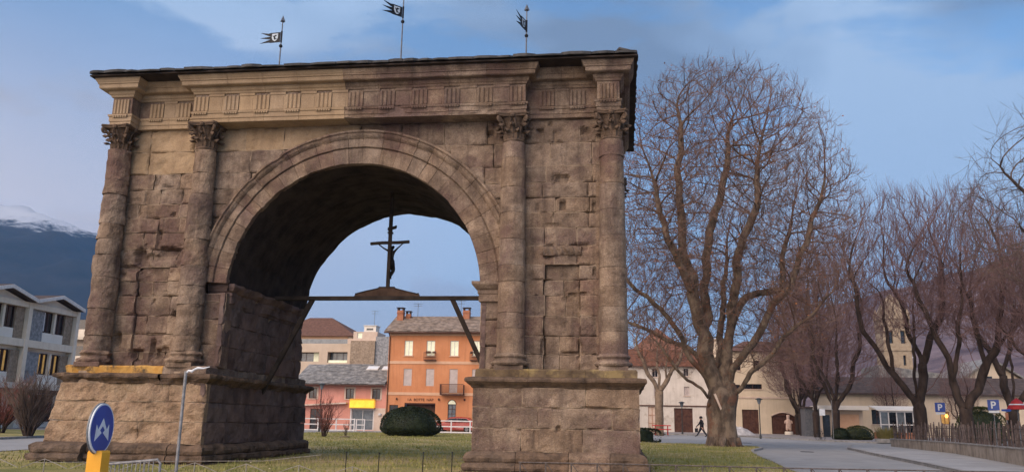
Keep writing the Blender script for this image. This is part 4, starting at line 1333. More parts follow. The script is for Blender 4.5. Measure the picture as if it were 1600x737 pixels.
def slate_field(root, corners, rows, wmin, wmax, m, th=0.04):
    """overlapping irregular slabs over the sloping quad (eave left, eave right, ridge right, ridge left)"""
    A, B, C_, D_ = (Vector(q) for q in corners)
    nrm = (B - A).cross(D_ - A).normalized()
    mb = MB()
    for i in range(rows):
        t0, t1 = i / rows, min(1.0, (i + 1.25) / rows)
        l0, r0 = A.lerp(D_, t0), B.lerp(C_, t0); l1, r1 = A.lerp(D_, t1), B.lerp(C_, t1)
        L_ = (r0 - l0).length
        s = 0.0
        while s < 0.999:
            w = random.uniform(wmin, wmax) / L_
            e = min(1.0, s + w)
            j = random.uniform(-0.1, 0.1) * (1 / rows)
            lift = random.uniform(0.015, 0.045)
            p = [l0.lerp(r0, s), l0.lerp(r0, e), l1.lerp(r1, e), l1.lerp(r1, s)]
            dn_ = (A - D_) * j
            q = [p[0] + dn_ + nrm * (lift + th), p[1] + dn_ + nrm * (lift + th + random.uniform(-0.01, 0.01)), p[2] + nrm * 0.03, p[3] + nrm * 0.03]
            lo = [v - nrm * th for v in q[:2]]
            mb.face([tuple(v) for v in q])
            mb.face([tuple(lo[0]), tuple(lo[1]), tuple(q[1]), tuple(q[0])])
            mb.face([tuple(q[1]), tuple(lo[1]), tuple(q[2])]); mb.face([tuple(q[0]), tuple(q[3]), tuple(lo[0])])
            s = e
    o = mb.build('slate_covering', m, root)
    o['kind'] = 'stuff'
    return o


def chimney(root, x0, x1, y0, y1, z0, z1, m='brick_chimney', cap='dark_roof', ch=0.25):
    mb = MB(); mb.box(x0, x1, y0, y1, z0, z1); mb.box(x0 - 0.05, x1 + 0.05, y0 - 0.05, y1 + 0.05, z1 - 0.30, z1 - 0.22)
    c = mb.build('chimney', m, root)
    mb = MB()
    for a in (x0, x1 - 0.12):
        for b in (y0, y1 - 0.12):
            mb.box(a, a + 0.12, b, b + 0.12, z1 + 0.001, z1 + ch)
    mb.box(x0 - 0.08, x1 + 0.08, y0 - 0.08, y1 + 0.08, z1 + ch + 0.001, z1 + ch + 0.06); mb.build('chimney_cap', cap, c)


def antenna(root, x, y, z, h, m='grey_iron'):
    mb = MB(); mb.tube([(x, y, z), (x, y, z + h)], 0.025, 5)
    for k, zz in enumerate((0.95, 0.8)):
        mb.tube([(x - 0.5 + 0.1 * k, y, z + h * zz), (x + 0.5 - 0.1 * k, y, z + h * zz)], 0.016, 4)
        for q in range(5):
            mb.tube([(x - 0.4 + 0.2 * q, y - 0.22, z + h * zz), (x - 0.4 + 0.2 * q, y + 0.22, z + h * zz)], 0.010, 4)
    mb.build('antenna', m, root)


YB = 58.0
GB = g(YB)
# --- orange three-storey house
OX0, OX1 = -15.0, -2.6
OB = thing('orange_house', 'orange three storey house with grey brown slate roof seen through the arch', 'house', (-9, YB + 4, GB))
F = frame_of(OX0, YB, 1, 0)
top_w = [(x - OX0 - 0.43, x - OX0 + 0.43, 8.10, 9.62) for x in (-12.92, -10.63, -8.20, -5.91)]
mid_w = [(x - OX0 - 0.42, x - OX0 + 0.42, 5.10, 6.80) for x in (-12.90, -10.60)] + [(-8.20 - OX0 - 0.42, -8.20 - OX0 + 0.42, 4.36, 6.80), (-5.9 - OX0 - 0.42, -5.9 - OX0 + 0.42, 5.10, 6.80)]
shop = (1.9, 5.05, GB + 0.05, 3.42); lwin = (0.35, 1.25, 1.9, 3.2); arch_w = (6.33, 7.15, 1.95, 3.35); sdoor = (9.3, 10.5, GB + 0.05, 3.2)
mb = MB(); facade(mb, F, OX1 - OX0, GB - 0.3, 10.45, top_w + mid_w + [shop, lwin, arch_w, sdoor], 0.18)
facade(mb, frame_of(OX0, YB + 8, 0, -1), 8, GB - 0.3, 10.45, []); facade(mb, frame_of(OX1, YB, 0, 1), 8, GB - 0.3, 10.45, [])
mb.face([(OX0, YB, 10.45), (OX0, YB + 4, 12.4), (OX0, YB + 8, 10.45)]); mb.face([(OX1, YB, 10.45), (OX1, YB + 8, 10.45), (OX1, YB + 4, 12.4)])
mb.build('wall', 'wall_orange', OB)
mb = MB()
mb.prism([(YB - 0.55, 10.38), (YB - 0.55, 10.46), (YB + 4, 12.52), (YB + 8.5, 10.46), (YB + 8.5, 10.38), (YB + 4, 12.40)], OX0 - 0.35, OX1 + 0.3, lambda a, b, d: (d, a, b))
RO = mb.build('roof', 'brown_slates', OB)
slate_field(RO, [(OX0 - 0.4, YB - 0.6, 10.47), (OX1 + 0.3, YB - 0.6, 10.47), (OX1 + 0.3, YB + 4, 12.55), (OX0 - 0.4, YB + 4, 12.55)], 14, 0.35, 0.9, 'brown_slates')
chimney(RO, -15.0, -14.35, YB + 2.6, YB + 3.3, 11.6, 13.05); chimney(RO, -14.2, -13.7, YB + 3.2, YB + 3.7, 11.9, 12.75); chimney(RO, -8.0, -7.3, YB + 3.0, YB + 3.7, 11.8, 13.1)
antenna(RO, -13.1, YB + 4, 12.5, 1.5); antenna(RO, -8.4, YB + 4, 12.5, 1.8)
mb = MB(); mb.tube([(OX0 - 0.4, YB - 0.62, 10.37), (OX1 + 0.3, YB - 0.62, 10.37)], 0.07, 6); mb.build('gutter', 'brown_wood', OB)
mb = MB(); mb.tube([(OX0 + 0.12, YB - 0.6, 10.3), (OX0 + 0.12, YB - 0.08, 9.9), (OX0 + 0.12, YB - 0.08, GB + 0.1)], 0.05, 6); mb.build('downpipe', 'brown_wood', OB)
for z in (7.28, 4.18):
    mb = MB(); mb.box(0.0, OX1 - OX0, -0.01, 0.05, z, z + 0.28, M=F); mb.build('string_course', 'trim_peach', OB)
mb = MB(); mb.box(0.0, OX1 - OX0, -0.01, 0.04, 10.12, 10.36, M=F); mb.build('string_course', 'trim_peach', OB)
for i, h in enumerate(top_w):
    window(OB, F, h, 'white_paint', 'curtain_glow', (1, 0), 'trim_peach')
    if i in (1, 3):                           # little iron balconies with plants
        mb = MB(); a, b = h[0] - 0.18, h[1] + 0.18
        mb.box(a, b, 0.0, 0.42, 7.62, 7.70, M=F)
        for k in range(13):
            x = a + (b - a) * k / 12; mb.box(x - 0.012, x + 0.012, 0.395, 0.42, 7.70, 8.38, M=F)
        mb.box(a, b, 0.39, 0.425, 8.38, 8.42, M=F); mb.box(a, b, 0.39, 0.425, 7.9, 7.93, M=F)
        B_ = mb.build('balcony', 'brown_wood', OB)
        mb = MB()
        for k in range(16):
            x = random.uniform(a, b); mb.lathe([(0.0, 8.3), (0.08, 8.38), (0.09, 8.46), (0.0, 8.56)], tuple(F(x, 0.36 + random.uniform(-.06, .06), 0)[:2]), 5, amp=0.04)
        mb.build('plants', 'brown_tiles', B_)
for i, h in enumerate(mid_w):
    shutter(OB, F, h)
mb = MB(); a, b = mid_w[2][0] - 0.75, mid_w[2][1] + 0.75
mb.box(a, b, 0.0, 0.85, 4.22, 4.34, M=F)
for k in range(25):
    x = a + (b - a) * k / 24; mb.box(x - 0.012, x + 0.012, 0.81, 0.835, 4.34, 5.24, M=F)
for q in (a, b):
    for k in range(6):
        mb.box(q - 0.012, q + 0.012, 0.1 + 0.14 * k, 0.125 + 0.14 * k, 4.34, 5.24, M=F)
mb.box(a - 0.02, b + 0.02, 0.80, 0.85, 5.24, 5.29, M=F); mb.box(a, b, 0.81, 0.84, 4.42, 4.45, M=F)
mb.build('balcony', 'brown_wood', OB)
mb = MB(); mb.box(shop[0], shop[1], -0.9, -0.8, shop[2], shop[3], M=F)
mb.box(shop[0], shop[1], -0.15, -0.05, 3.3, 3.42, M=F)
mb.build('shop_front', 'brown_wood', OB)
window(OB, F, lwin, 'brown_wood', 'glass_dark', (1, 0), 'trim_peach')
window(OB, F, sdoor, 'brown_wood', 'glass_dark', (1, 1), name='door')
# arched window: rounded head above a straight light
mb = MB(); cxw = (arch_w[0] + arch_w[1]) / 2; rw = 0.41
hp = [(cxw + rw * cos(pi * k / 12), 3.35 + rw * sin(pi * k / 12)) for k in range(13)]
mb.prism(hp, 0.004, 0.03, lambda a, b, d: F(a, d, b)); LN = mb.build('fanlight', 'curtain_glow', OB)
mb = MB(); mb.tube([F(a, 0.04, b) for a, b in hp], 0.035, 5); mb.build('arch_frame', 'brown_wood', LN)
window(OB, F, arch_w, 'brown_wood', 'glass_grey', (1, 2), 'trim_peach')
cu = bpy.data.curves.new('lettering', 'FONT'); cu.body = 'I A  BOTTE  NAP'; cu.size = 0.36; cu.extrude = 0.012; cu.align_x = 'CENTER'
to = bpy.data.objects.new('lettering_tmp', cu); COL.objects.link(to)
dg_ = bpy.context.evaluated_depsgraph_get(); dg_.update()
tm = bpy.data.meshes.new_from_object(to.evaluated_get(dg_)); bpy.data.objects.remove(to)
tm.transform(Matrix.Translation((-11.48, YB - 0.03, 3.62)) @ Matrix.Rotation(pi / 2, 4, 'X'))
tm.materials.clear(); tm.materials.append(MATS['brown_wood'])
put('lettering', tm, OB)['kind'] = 'stuff'
for x in (-13.9, -9.6, -7.0, -5.2):
    mb = MB(); mb.lathe([(0.0, 3.68), (0.08, 3.72), (0.10, 3.80), (0.06, 3.90), (0.0, 3.92)], (x, YB - 0.12), 8); mb.build('wall_lamp', 'brown_wood', OB)

# --- pink low house with the glowing sign
PX0, PX1 = -24.6, -15.05
PB = thing('pink_house', 'low pink house with grey slate roof and glowing yellow sign', 'house', (-20, YB + 4, GB))
F = frame_of(PX0, YB + 0.15, 1, 0)
pw = [(x - PX0 - 0.42, x - PX0 + 0.42, 3.72, 4.75) for x in (-22.75, -18.85, -16.10)]
pshop = (-18.55 - PX0, -16.30 - PX0, GB + 0.05, 2.70); pdoor = (-22.9 - PX0, -21.6 - PX0, GB + 0.05, 2.7)
mb = MB(); facade(mb, F, PX1 - PX0, GB - 0.3, 5.25, pw + [pshop, pdoor], 0.16)
facade(mb, frame_of(PX0, YB + 7, 0, -1), 6.85, GB - 0.3, 5.25, [])
mb.build('wall', 'wall_pink', PB)
mb = MB(); mb.prism([(YB - 0.55, 5.05), (YB - 0.55, 5.17), (YB + 4.2, 7.42), (YB + 9, 5.17), (YB + 9, 5.05), (YB + 4.2, 7.28)], PX0 - 0.3, PX1 - 0.02, lambda a, b, d: (d, a, b))
RP = mb.build('roof', 'grey_slates', PB)
slate_field(RP, [(PX0 - 0.35, YB - 0.65, 5.17), (PX1 - 0.03, YB - 0.65, 5.17), (PX1 - 0.03, YB + 4.2, 7.45), (PX0 + 1.9, YB + 4.2, 7.45)], 15, 0.35, 1.0, 'grey_slates')
for x in (-17.4, -15.75):
    zc = 5.17 + 2.28 * (3.7 + 0.6) / 4.85
    mb = MB()
    f_ = lambda a, b, d: (x + a, YB + 2.9 + b, 5.17 + 0.12 + 0.47 * (2.9 + b + 0.6) + d)
    mb.box(-0.62, 0.62, -0.35, 0.45, 0.0, 0.09, M=f_); S_ = mb.build('skylight', 'white_paint', RP)
    mb = MB(); mb.box(-0.54, 0.54, -0.28, 0.38, 0.092, 0.10, M=f_); mb.build('pane', 'sign_white', S_)
mb = MB(); mb.tube([(PX0 - 0.3, YB - 0.68, 5.05), (PX1 - 0.1, YB - 0.68, 5.05)], 0.075, 6); mb.build('gutter', 'brown_wood', PB)
for h in pw:
    window(PB, F, h, 'brown_wood', 'glass_dark', (1, 0), 'trim_pale', trim='trim_pale', trim_w=0.16)
window(PB, F, pshop, 'white_paint', 'glass_grey', (1, 1), trim='white_paint', trim_w=0.14, name='shop_window')
window(PB, F, pdoor, 'brown_wood', 'glass_dark', (1, 1), name='door')
mb = MB(); mb.box(-18.65 - PX0, -16.15 - PX0, 0.01, 0.55, 2.88, 3.62, M=F); SB = mb.build('lit_sign', 'sign_glow', PB)
mb = MB()
for z in (2.82, 3.625):
    mb.box(-18.72 - PX0, -16.08 - PX0, 0.0, 0.60, z, z + 0.055, M=F)
for k in range(14):                           # scalloped fringe of the sign
    x = -18.6 + k * 0.182; mb.lathe([(0.09, 3.69), (0.07, 3.74), (0.0, 3.78)], (x + 0.06, YB - 0.3), 6)
mb.build('sign_frame', 'bollard_yellow', SB)
mb = MB(); mb.box(-16.2 - PX0, -15.05 - PX0, 0.0, 0.08, GB, 2.85, M=F); mb.build('white_panel', 'trim_pale', PB)
mb = MB(); mb.lathe([(0.0, 2.1), (0.18, 2.15), (0.2, 2.3), (0.0, 2.4)], (-15.6, YB + 0.02), 10); mb.build('wall_lamp', 'white_paint', PB)
mb = MB(); mb.prism([(-24.4, 3.05), (-19.0, 3.38), (-19.0, 3.24), (-24.4, 2.92)], YB - 0.45, YB + 0.1, lambda a, b, d: (a, d, b)); mb.build('awning_box', 'trim_pale', PB)

# --- beige terraced block, brown-roofed house and stone tower behind
GY = 85.0; GG = g(GY)
TB = thing('terraced_block', 'beige modern block with balconies behind the pink house roof', 'building', (-31, GY + 4, GG))
F = frame_of(-40, GY, 1, 0)
th_ = [(40 - 35.6, 40 - 32.3, 9.30, 10.55), (40 - 31.1, 40 - 28.3, 9.15, 10.60), (40 - 38.8, 40 - 36.4, 9.3, 10.55), (2, 10.8, 5.9, 7.4)]
mb = MB(); facade(mb, F, 12.6, GG - 0.3, 11.72, th_, 1.2)
facade(mb, frame_of(-27.4, GY, 0, 1), 9, GG - 0.3, 11.72, []); mb.face([(-40, GY, 11.72), (-27.4, GY, 11.72), (-27.4, GY + 9, 11.72), (-40, GY + 9, 11.72)])
mb.build('wall', 'wall_beige', TB)
for h, pm in zip(th_, ('glass_grey', 'glass_grey', 'glass_grey', 'glass_dark')):
    window(TB, F, h, 'brown_wood', pm, (2, 0), r=-1.18, name='loggia')
mb = MB(); mb.box(40 - 33.4, 40 - 32.7, -1.1, -1.0, 9.35, 10.5, M=F); mb.build('lit_window', 'curtain_glow', TB)
mb = MB(); mb.box(40 - 31.0, 40 - 28.4, -0.3, -0.2, 9.15, 9.5, M=F); mb.build('balustrade', 'curtain_glow', TB)
mb = MB(); mb.box(0.3, 11.6, -0.12, -0.06, 11.73, 12.35, M=F); mb.build('glass_balustrade', 'glass_grey', TB)
mb = MB(); mb.box(11.6, 12.55, -0.4, -0.02, 11.73, 12.4, M=F); mb.build('end_wall', 'trim_pale', TB)
HB = thing('brown_roofed_house', 'peach walled house with dark brown hip roof above the terrace', 'house', (-34, GY + 8, GG))
mb = MB(); mb.box(-41, -29.6, GY + 3.5, GY + 13, GG, 13.2); mb.build('wall', 'wall_peach', HB)
mb = MB(); mb.box(-29.6 + 0.004, -28.9, GY + 3.6, GY + 13, GG, 13.0); mb.build('side_wall', 'wall_beige', HB)
for k in range(5):
    mb = MB(); mb.box(-28.92, -28.87, GY + 4.2 + 1.6 * k, GY + 5.0 + 1.6 * k, 12.1, 12.8); mb.build('window', 'glass_dark', HB)
mb = MB(); e_ = [(-42, GY + 2.9, 13.05), (-28.2, GY + 2.9, 13.05), (-28.2, GY + 14, 13.05), (-42, GY + 14, 13.05)]; rd = [(-37, GY + 8, 16.2), (-33.6, GY + 8, 16.2)]
mb.face(e_[::-1]); mb.face([e_[0], e_[1], rd[1], rd[0]]); mb.face([e_[1], e_[2], rd[1]]); mb.face([e_[2], e_[3], rd[0], rd[1]]); mb.face([e_[3], e_[0], rd[0]])
mb.build('roof', 'brown_tiles', HB)
STW = thing('stone_stair_tower', 'brown stone clad stair tower with white roof boxes beside the orange house', 'building', (-25.5, GY - 1, GG))
mb = MB(); mb.box(-27.45, -24.1, GY - 1.5, GY + 5, GG - 0.3, 12.0); mb.build('wall', 'wall_stone', STW)
mb = MB(); mb.box(-24.1 + 0.004, -22.2, GY - 1.2, GY + 5, GG - 0.3, 12.6); mb.build('side_wall', 'grey_stone_panel', STW)
F = frame_of(-27.3, GY - 1.0, 1, 0)
hh = [(0.55, 1.25, 12.35, 13.15)]
mb = MB(); facade(mb, F, 3.3, 12.0, 13.25, hh); mb.box(0.0, 3.3, -4, -0.3, 12.0, 13.24, M=F); mb.build('penthouse', 'trim_pale', STW)
window(STW, F, hh[0], 'white_paint', 'curtain_glow', (0, 0))
mb = MB(); mb.box(1.35, 3.0, -2, -0.3, 13.26, 14.05, M=F); mb.box(1.25, 3.1, -2.1, -0.2, 14.06, 14.14, M=F); mb.build('roof_box', 'panel_white', STW)
mb = MB(); mb.box(1.7, 2.6, -0.3 + 0.004, -0.26, 13.5, 13.75, M=F); mb.build('vent', 'glass_dark', STW)
antenna(STW, -24.9, GY + 0.4, 14.1, 2.2)

# --- white railings along the far side of the lawn
RY = 55.0


def railing(x0, x1, n, label):
    t = thing('white_railing', label, 'railing', ((x0 + x1) / 2, RY, g(RY)), 'white railings beyond the lawn')
    z0 = g(RY)
    for z in (0.08, 0.60, 1.12):
        mb = MB(); mb.box(x0, x1, RY - 0.04, RY + 0.04, z0 + z - 0.05, z0 + z + 0.05); mb.build('rail', 'white_paint', t)
    for i in range(n + 1):
        x = x0 + (x1 - x0) * i / n
        mb = MB(); mb.box(x - 0.05, x + 0.05, RY - 0.055, RY + 0.055, z0, z0 + 1.19); mb.build('post', 'white_paint', t)


railing(-24.5, -17.2, 4, 'long white railing before the pink house')
railing(-9.5, -4.0, 3, 'white railing between the round bush and the right pier')
t = thing('white_gate', 'small white gate frame at the end of the railing below the yellow sign', 'gate', (-16.6, RY, g(RY)))
for x in (-17.0, -16.2):
    mb = MB(); mb.box(x - 0.05, x + 0.05, RY - 0.05, RY + 0.05, g(RY), g(RY) + 1.15); mb.build('post', 'white_paint', t)
for z in (0.15, 0.6, 1.1):
    mb = MB(); mb.box(-16.94, -16.26, RY - 0.03, RY + 0.03, g(RY) + z - 0.04, g(RY) + z + 0.04); mb.build('rail', 'white_paint', t)


def car(x, y, rz, m, label, L_=4.1, grp='parked cars'):
    """small hatchback: lofted body, windows, wheels, lights"""
    t = thing('parked_car', label, 'car', (x, y, g(y) + 0.02), grp)
    z = g(y) + 0.02; ca, sa = cos(rz), sin(rz)
    M = lambda a, b, c: (x + a * ca - b * sa, y + a * sa + b * ca, z + c)
    prof = [(-2.05, 0.35), (-2.08, 0.62), (-1.95, 0.86), (-1.05, 0.98), (-0.45, 1.42), (0.35, 1.50), (1.35, 1.44), (1.85, 1.05), (2.05, 0.95), (2.07, 0.40), (1.9, 0.25), (-1.9, 0.25)]
    rows = []
    for b, k in ((-0.84, 0.0), (-0.80, 0.6), (-0.62, 1.0), (0.0, 1.03), (0.62, 1.0), (0.80, 0.6), (0.84, 0.0)):
        rows.append([M(a * (0.985 + 0.015 * k), b if c < 0.95 else b * 0.88, c if c < 0.95 else 0.95 + (c - 0.95) * (0.62 + 0.38 * k)) for a, c in prof])
    mb = MB(); mb.grid(rows, True); mb.face(rows[0][::-1]); mb.face(rows[-1]); B_ = mb.build('body', m, t)
    for s in (-1, 1):
        mb = MB(); mb.prism([(-0.85, 1.0), (-0.42, 1.32), (0.30, 1.36), (0.30, 1.0)], s * 0.80, s * 0.765 + s * 0.06, lambda a, b, d: M(a, d, b)); mb.build('side_window', 'glass_dark', t)
        mb = MB(); mb.prism([(0.36, 1.0), (0.36, 1.36), (1.25, 1.32), (1.60, 1.02)], s * 0.80, s * 0.825, lambda a, b, d: M(a, d, b)); mb.build('side_window', 'glass_dark', t)
        for a in (-1.3, 1.3):
            mb = MB(); c_ = [(0.31 * q, 0.31 * w + 0.31) for q, w in circ[::2]]
            mb.prism([(a + q, w) for q, w in c_], s * 0.70, s * 0.88, lambda u, v, d: M(u, d, v)); W = mb.build('wheel', 'tyre', t)
            mb = MB(); mb.prism([(a + 0.6 * q, 0.31 + (w - 0.31) * 0.6) for q, w in c_], s * 0.881, s * 0.895, lambda u, v, d: M(u, d, v)); mb.build('rim', 'zinc', W)
        mb = MB(); mb.box(-2.10, -2.02, s * 0.45, s * 0.78, 0.62, 0.78, M=M); mb.build('headlight', 'sign_white', t)
        mb = MB(); mb.box(2.03, 2.09, s * 0.55, s * 0.78, 0.72, 0.92, M=M); mb.build('tail_light', 'sign_red', t)
    mb = MB(); mb.face([M(-1.02, -0.66, 1.02), M(-0.50, -0.58, 1.41), M(-0.50, 0.58, 1.41), M(-1.02, 0.66, 1.02)]); mb.build('windscreen', 'glass_dark', t)
    return t


car(-7.6, 56.6, 0.0, 'car_red', 'red car parked behind the white railing by the orange house')
car(-3.2, 56.7, 0.0, 'car_red', 'red car mostly hidden by the right pier beside the orange house')

# --- left: white concrete building with gabled bays, its long face towards the square
LX = -40.0; LG = g(38)
LB = thing('gabled_office_building', 'cream concrete office block with zigzag gabled roof at the left edge', 'building', (LX - 6, 35, LG))
BW = 6.2; Y0 = 44.2 - 4 * BW
F = frame_of(LX, Y0, 0, 1)     # s runs with +y, n points to +x
mb = MB(); mb.box(0, 4 * BW, -14, -0.6, LG - 0.3, 10.6, M=F)
for k in range(4):
    a = k * BW
    mb.prism([(a, 10.6), (a + BW / 2, 11.38), (a + BW, 10.6)], -14, -0.62, lambda s, z, n: F(s, n, z))
mb.build('wall', 'panel_white', LB)
for k in range(5):
    mb = MB(); s = k * BW; mb.box(s - 0.22, s + 0.22, -0.6, 0.06, LG - 0.2, 10.7, M=F); mb.build('pillar', 'concrete', LB)
for k in range(4):
    a, b = k * BW + 0.225, (k + 1) * BW - 0.225
    for z0, z1 in ((10.25, 10.7), (7.05, 7.65), (3.55, 4.15)):
        mb = MB(); mb.box(a, b, -0.6, 0.0, z0, z1, M=F); mb.build('beam', 'concrete', LB)
    for zf, pm in ((7.65, 'glass_dark'), (4.15, 'warm_golden')):
        top = zf + 2.58
        mb = MB(); mb.box(a + 0.02, a + 1.95, -0.45, -0.30, zf, top, M=F); mb.build('stone_panel', 'grey_stone_panel', LB)
        mb = MB(); mb.box(b - 1.05, b - 0.02, -0.45, -0.30, zf, top, M=F); mb.build('stone_panel', 'wall_stone', LB)
        mb = MB(); mb.box(a + 1.97, b - 1.07, -0.5, -0.33, zf, zf + 0.80, M=F); mb.build('parapet_panel', 'panel_white', LB)
        wa, wb = a + 1.97, b - 1.07; wm = (wa + wb) / 2
        for h in ((wa, wm - 0.12, zf + 0.80, top), (wm + 0.12, wb, zf + 0.80, top)):
            window(LB, F, h, 'brown_wood', 'glass_dark', (1, 0), r=-0.52)
            if pm == 'warm_golden':
                for q in range(2):
                    x = h[0] + (h[1] - h[0]) * (0.12 + 0.5 * q)
                    mb = MB(); mb.box(x, x + 0.22, -0.50, -0.485, zf + 0.9, top - 0.1, M=F); mb.build('golden_stripe', 'warm_golden', LB)
            elif h[0] == wa:
                mb = MB(); mb.box(h[0] + 0.08, h[0] + 0.34, -0.50, -0.485, zf + 0.95, top - 0.05, M=F); mb.build('white_curtain', 'sign_white', LB)
        mb = MB(); mb.box(wm - 0.12, wm + 0.12, -0.5, -0.25, zf + 0.78, top, M=F); mb.build('mullion', 'concrete', LB)
    gw = (a + 1.0, b - 1.0, LG + 0.6, 3.3)
    mb = MB(); mb.box(gw[0], gw[1], -0.61, -0.55, gw[2], gw[3], M=F); mb.build('ground_window', 'glass_dark', LB)
    mb = MB(); mb.prism([(k * BW - 0.02, 10.70), (k * BW + BW / 2, 11.48), ((k + 1) * BW + 0.02, 10.70), ((k + 1) * BW + 0.02, 10.98), (k * BW + BW / 2, 11.76), (k * BW - 0.02, 10.98)], -14.2, 0.55, lambda s, z, n: F(s, n, z)); R_ = mb.build('roof', 'dark_roof', LB)
    mb = MB(); mb.prism([(k * BW - 0.02, 10.66), (k * BW + BW / 2, 11.44), ((k + 1) * BW + 0.02, 10.66), ((k + 1) * BW + 0.02, 10.95), (k * BW + BW / 2, 11.73), (k * BW - 0.02, 10.95)], 0.552, 0.66, lambda s, z, n: F(s, n, z)); mb.build('verge_board', 'white_paint', R_)
    mb = MB(); mb.prism([(k * BW + 0.3, 10.70), (k * BW + BW / 2, 11.34), ((k + 1) * BW - 0.3, 10.70)], -0.62, -0.2, lambda s, z, n: F(s, n, z)); mb.build('gable_panel', 'panel_white', LB)
mb = MB(); mb.box(-1, 4 * BW + 1, 0.2, 1.6, 3.35, 3.62, M=F); mb.build('canopy', 'brown_wood', LB)
LB2 = thing('balcony_block', 'grey block with stacked balconies behind the gabled office building', 'building', (-62, 74, g(74)))
mb = MB(); mb.box(-64, -54, 70, 80, g(70) - 0.3, 12.6); mb.build('wall', 'wall_beige', LB2)
for z in (4.2, 7.4, 10.6):
    mb = MB(); mb.box(-63.5, -53.2, 68.8, 69.99, z, z + 0.2); mb.box(-63.5, -53.2, 68.75, 68.9, z + 0.21, z + 1.2); mb.build('balcony', 'concrete', LB2)
    mb = MB(); mb.box(-62, -55, 69.93, 69.99, z + 0.3, z + 2.5); mb.build('window', 'glass_dark', LB2)

# --- right: long pale house row, brown roofs, taller cream wall
WY = 80.0; WG = g(WY)
WB = thing('pale_house_row', 'long whitewashed house with brown garage doors behind the big plane tree', 'house', (16, WY + 5, WG))
F = frame_of(4.0, WY, 1, 0)
wh = [(1.2, 2.2, 4.9, 6.4), (12.0, 12.65, 5.2, 6.3), (12.0, 12.6, 7.55, 8.5), (8.2, 8.9, 7.4, 8.4), (8.4, 9.1, 5.1, 6.4), (16.4, 17.1, 6.1, 7.1)]
wd = [(10.75, 12.95, WG + 0.1, 3.72), (7.65, 8.6, WG + 0.1, 3.85), (16.0, 16.9, WG + 0.1, 3.5), (2, 4, WG + 0.1, 3.6)]
mb = MB(); facade(mb, F, 17.2, WG - 0.3, 8.75, wh + wd, 0.2); mb.build('wall', 'wall_white', WB)
for h in wh:
    window(WB, F, h, 'shutter', 'shutter' if h[2] < 7 else 'glass_dark', (1, 0), 'trim_pale')
for h, m_ in zip(wd, ('brown_wood', 'trim_pale', 'brown_wood', 'brown_wood')):
    window(WB, F, h, 'brick_chimney' if m_ == 'trim_pale' else 'brown_wood', m_, (1, 2), name='door')
mb = MB(); mb.box(0.0, 17.2, 0.01, 0.10, 3.92, 4.05, M=F); mb.build('string_course', 'brown_wood', WB)
mb = MB()
e_ = [(3.2, WY - 0.6, 8.7), (21.6, WY - 0.6, 8.7), (21.6, WY + 12, 8.7), (3.2, WY + 12, 8.7)]; rd = [(8.5, WY + 5.5, 11.3), (17.5, WY + 5.5, 11.3)]
mb.face(e_[::-1]); mb.face([e_[0], e_[1], rd[1], rd[0]]); mb.face([e_[1], e_[2], rd[1]]); mb.face([e_[2], e_[3], rd[0], rd[1]]); mb.face([e_[3], e_[0], rd[0]])
RW = mb.build('roof', 'red_tiles', WB)
for i in range(26):                                # courses of tiles, standing proud
    t = (i + 0.3) / 27
    a = Vector(e_[0]).lerp(Vector(rd[0]), t); b = Vector(e_[1]).lerp(Vector(rd[1]), t)
    mb = MB(); mb.tube([a + Vector((0, 0, 0.03)), b + Vector((0, 0, 0.03))], 0.045, 5, cap=False)
    mb.build('tile_course', 'red_tiles', RW)
TR = thing('tall_roofed_house', 'house with tall pointed reddish roof behind the small pollarded tree', 'house', (13, WY + 12, WG))
mb = MB(); mb.box(9.6, 17.5, WY + 12.5, WY + 20, WG, 11.2); mb.build('wall', 'wall_peach', TR)
mb = MB(); e_ = [(9.0, WY + 12, 11.0), (18.2, WY + 12, 11.0), (18.2, WY + 20.5, 11.0), (9.0, WY + 20.5, 11.0)]; ap = (13.6, WY + 16, 15.2)
mb.face(e_[::-1])
for i in range(4):
    mb.face([e_[i], e_[(i + 1) % 4], ap])
mb.build('roof', 'red_tiles', TR)
mb = MB(); mb.box(20.2, 22.2, WY + 13, WY + 15, 10, 13.3); mb.box(20.1, 22.3, WY + 12.9, WY + 15.1, 13.31, 13.45)
tag(mb.build('roof_turret', 'wall_cream'), 'small cream chimney block showing above the roofs left of the plane tree trunk fork', 'chimney')
CB = thing('cream_gable_house', 'tall cream house with brown garage door and arched gateway right of the plane trunk', 'house', (25, WY + 4, WG))
F = frame_of(21.3, WY - 0.2, 1, 0)
ch = [(22.75 - 21.3, 24.65 - 21.3, WG + 0.1, 3.68), (0.55, 1.35, 5.95, 6.6), (1.75, 3.9, 6.1, 6.7), (26.15 - 21.3, 28.9 - 21.3, WG + 0.1, 3.0), (3.0, 3.7, 8.3, 9.5), (0.8, 1.5, 8.3, 9.5)]
mb = MB(); facade(mb, F, 8.4, WG - 0.3, 10.6, ch, 0.25); facade(mb, frame_of(29.7, WY - 0.2, 0, 1), 10, WG - 0.3, 10.6, [])
facade(mb, frame_of(21.3, WY + 9.8, 0, -1), 10, WG - 0.3, 10.6, [])
mb.build('wall', 'wall_cream', CB)
window(CB, F, ch[0], 'brown_wood', 'brown_wood', (3, 0), name='garage_door')
for h in ch[1:3] + ch[4:]:
    window(CB, F, h, 'brown_wood', 'glass_dark', (1, 0), 'trim_pale')
mb = MB(); a, b = ch[3][0], ch[3][1]; mb.box(a, b, -0.24, -0.15, ch[3][2], 3.0, M=F)
pr = [(a + (b - a) * k / 12, 3.0 + 0.42 * sin(pi * k / 12)) for k in range(13)]
mb.prism(pr, 0.004, 0.02, lambda s, z, n: F(s, n, z)); GT = mb.build('arched_gate', 'brown_wood', CB)
mb = MB(); mb.tube([F(s, 0.04, z) for s, z in pr], 0.09, 6); mb.build('arch_trim', 'trim_pale', GT)
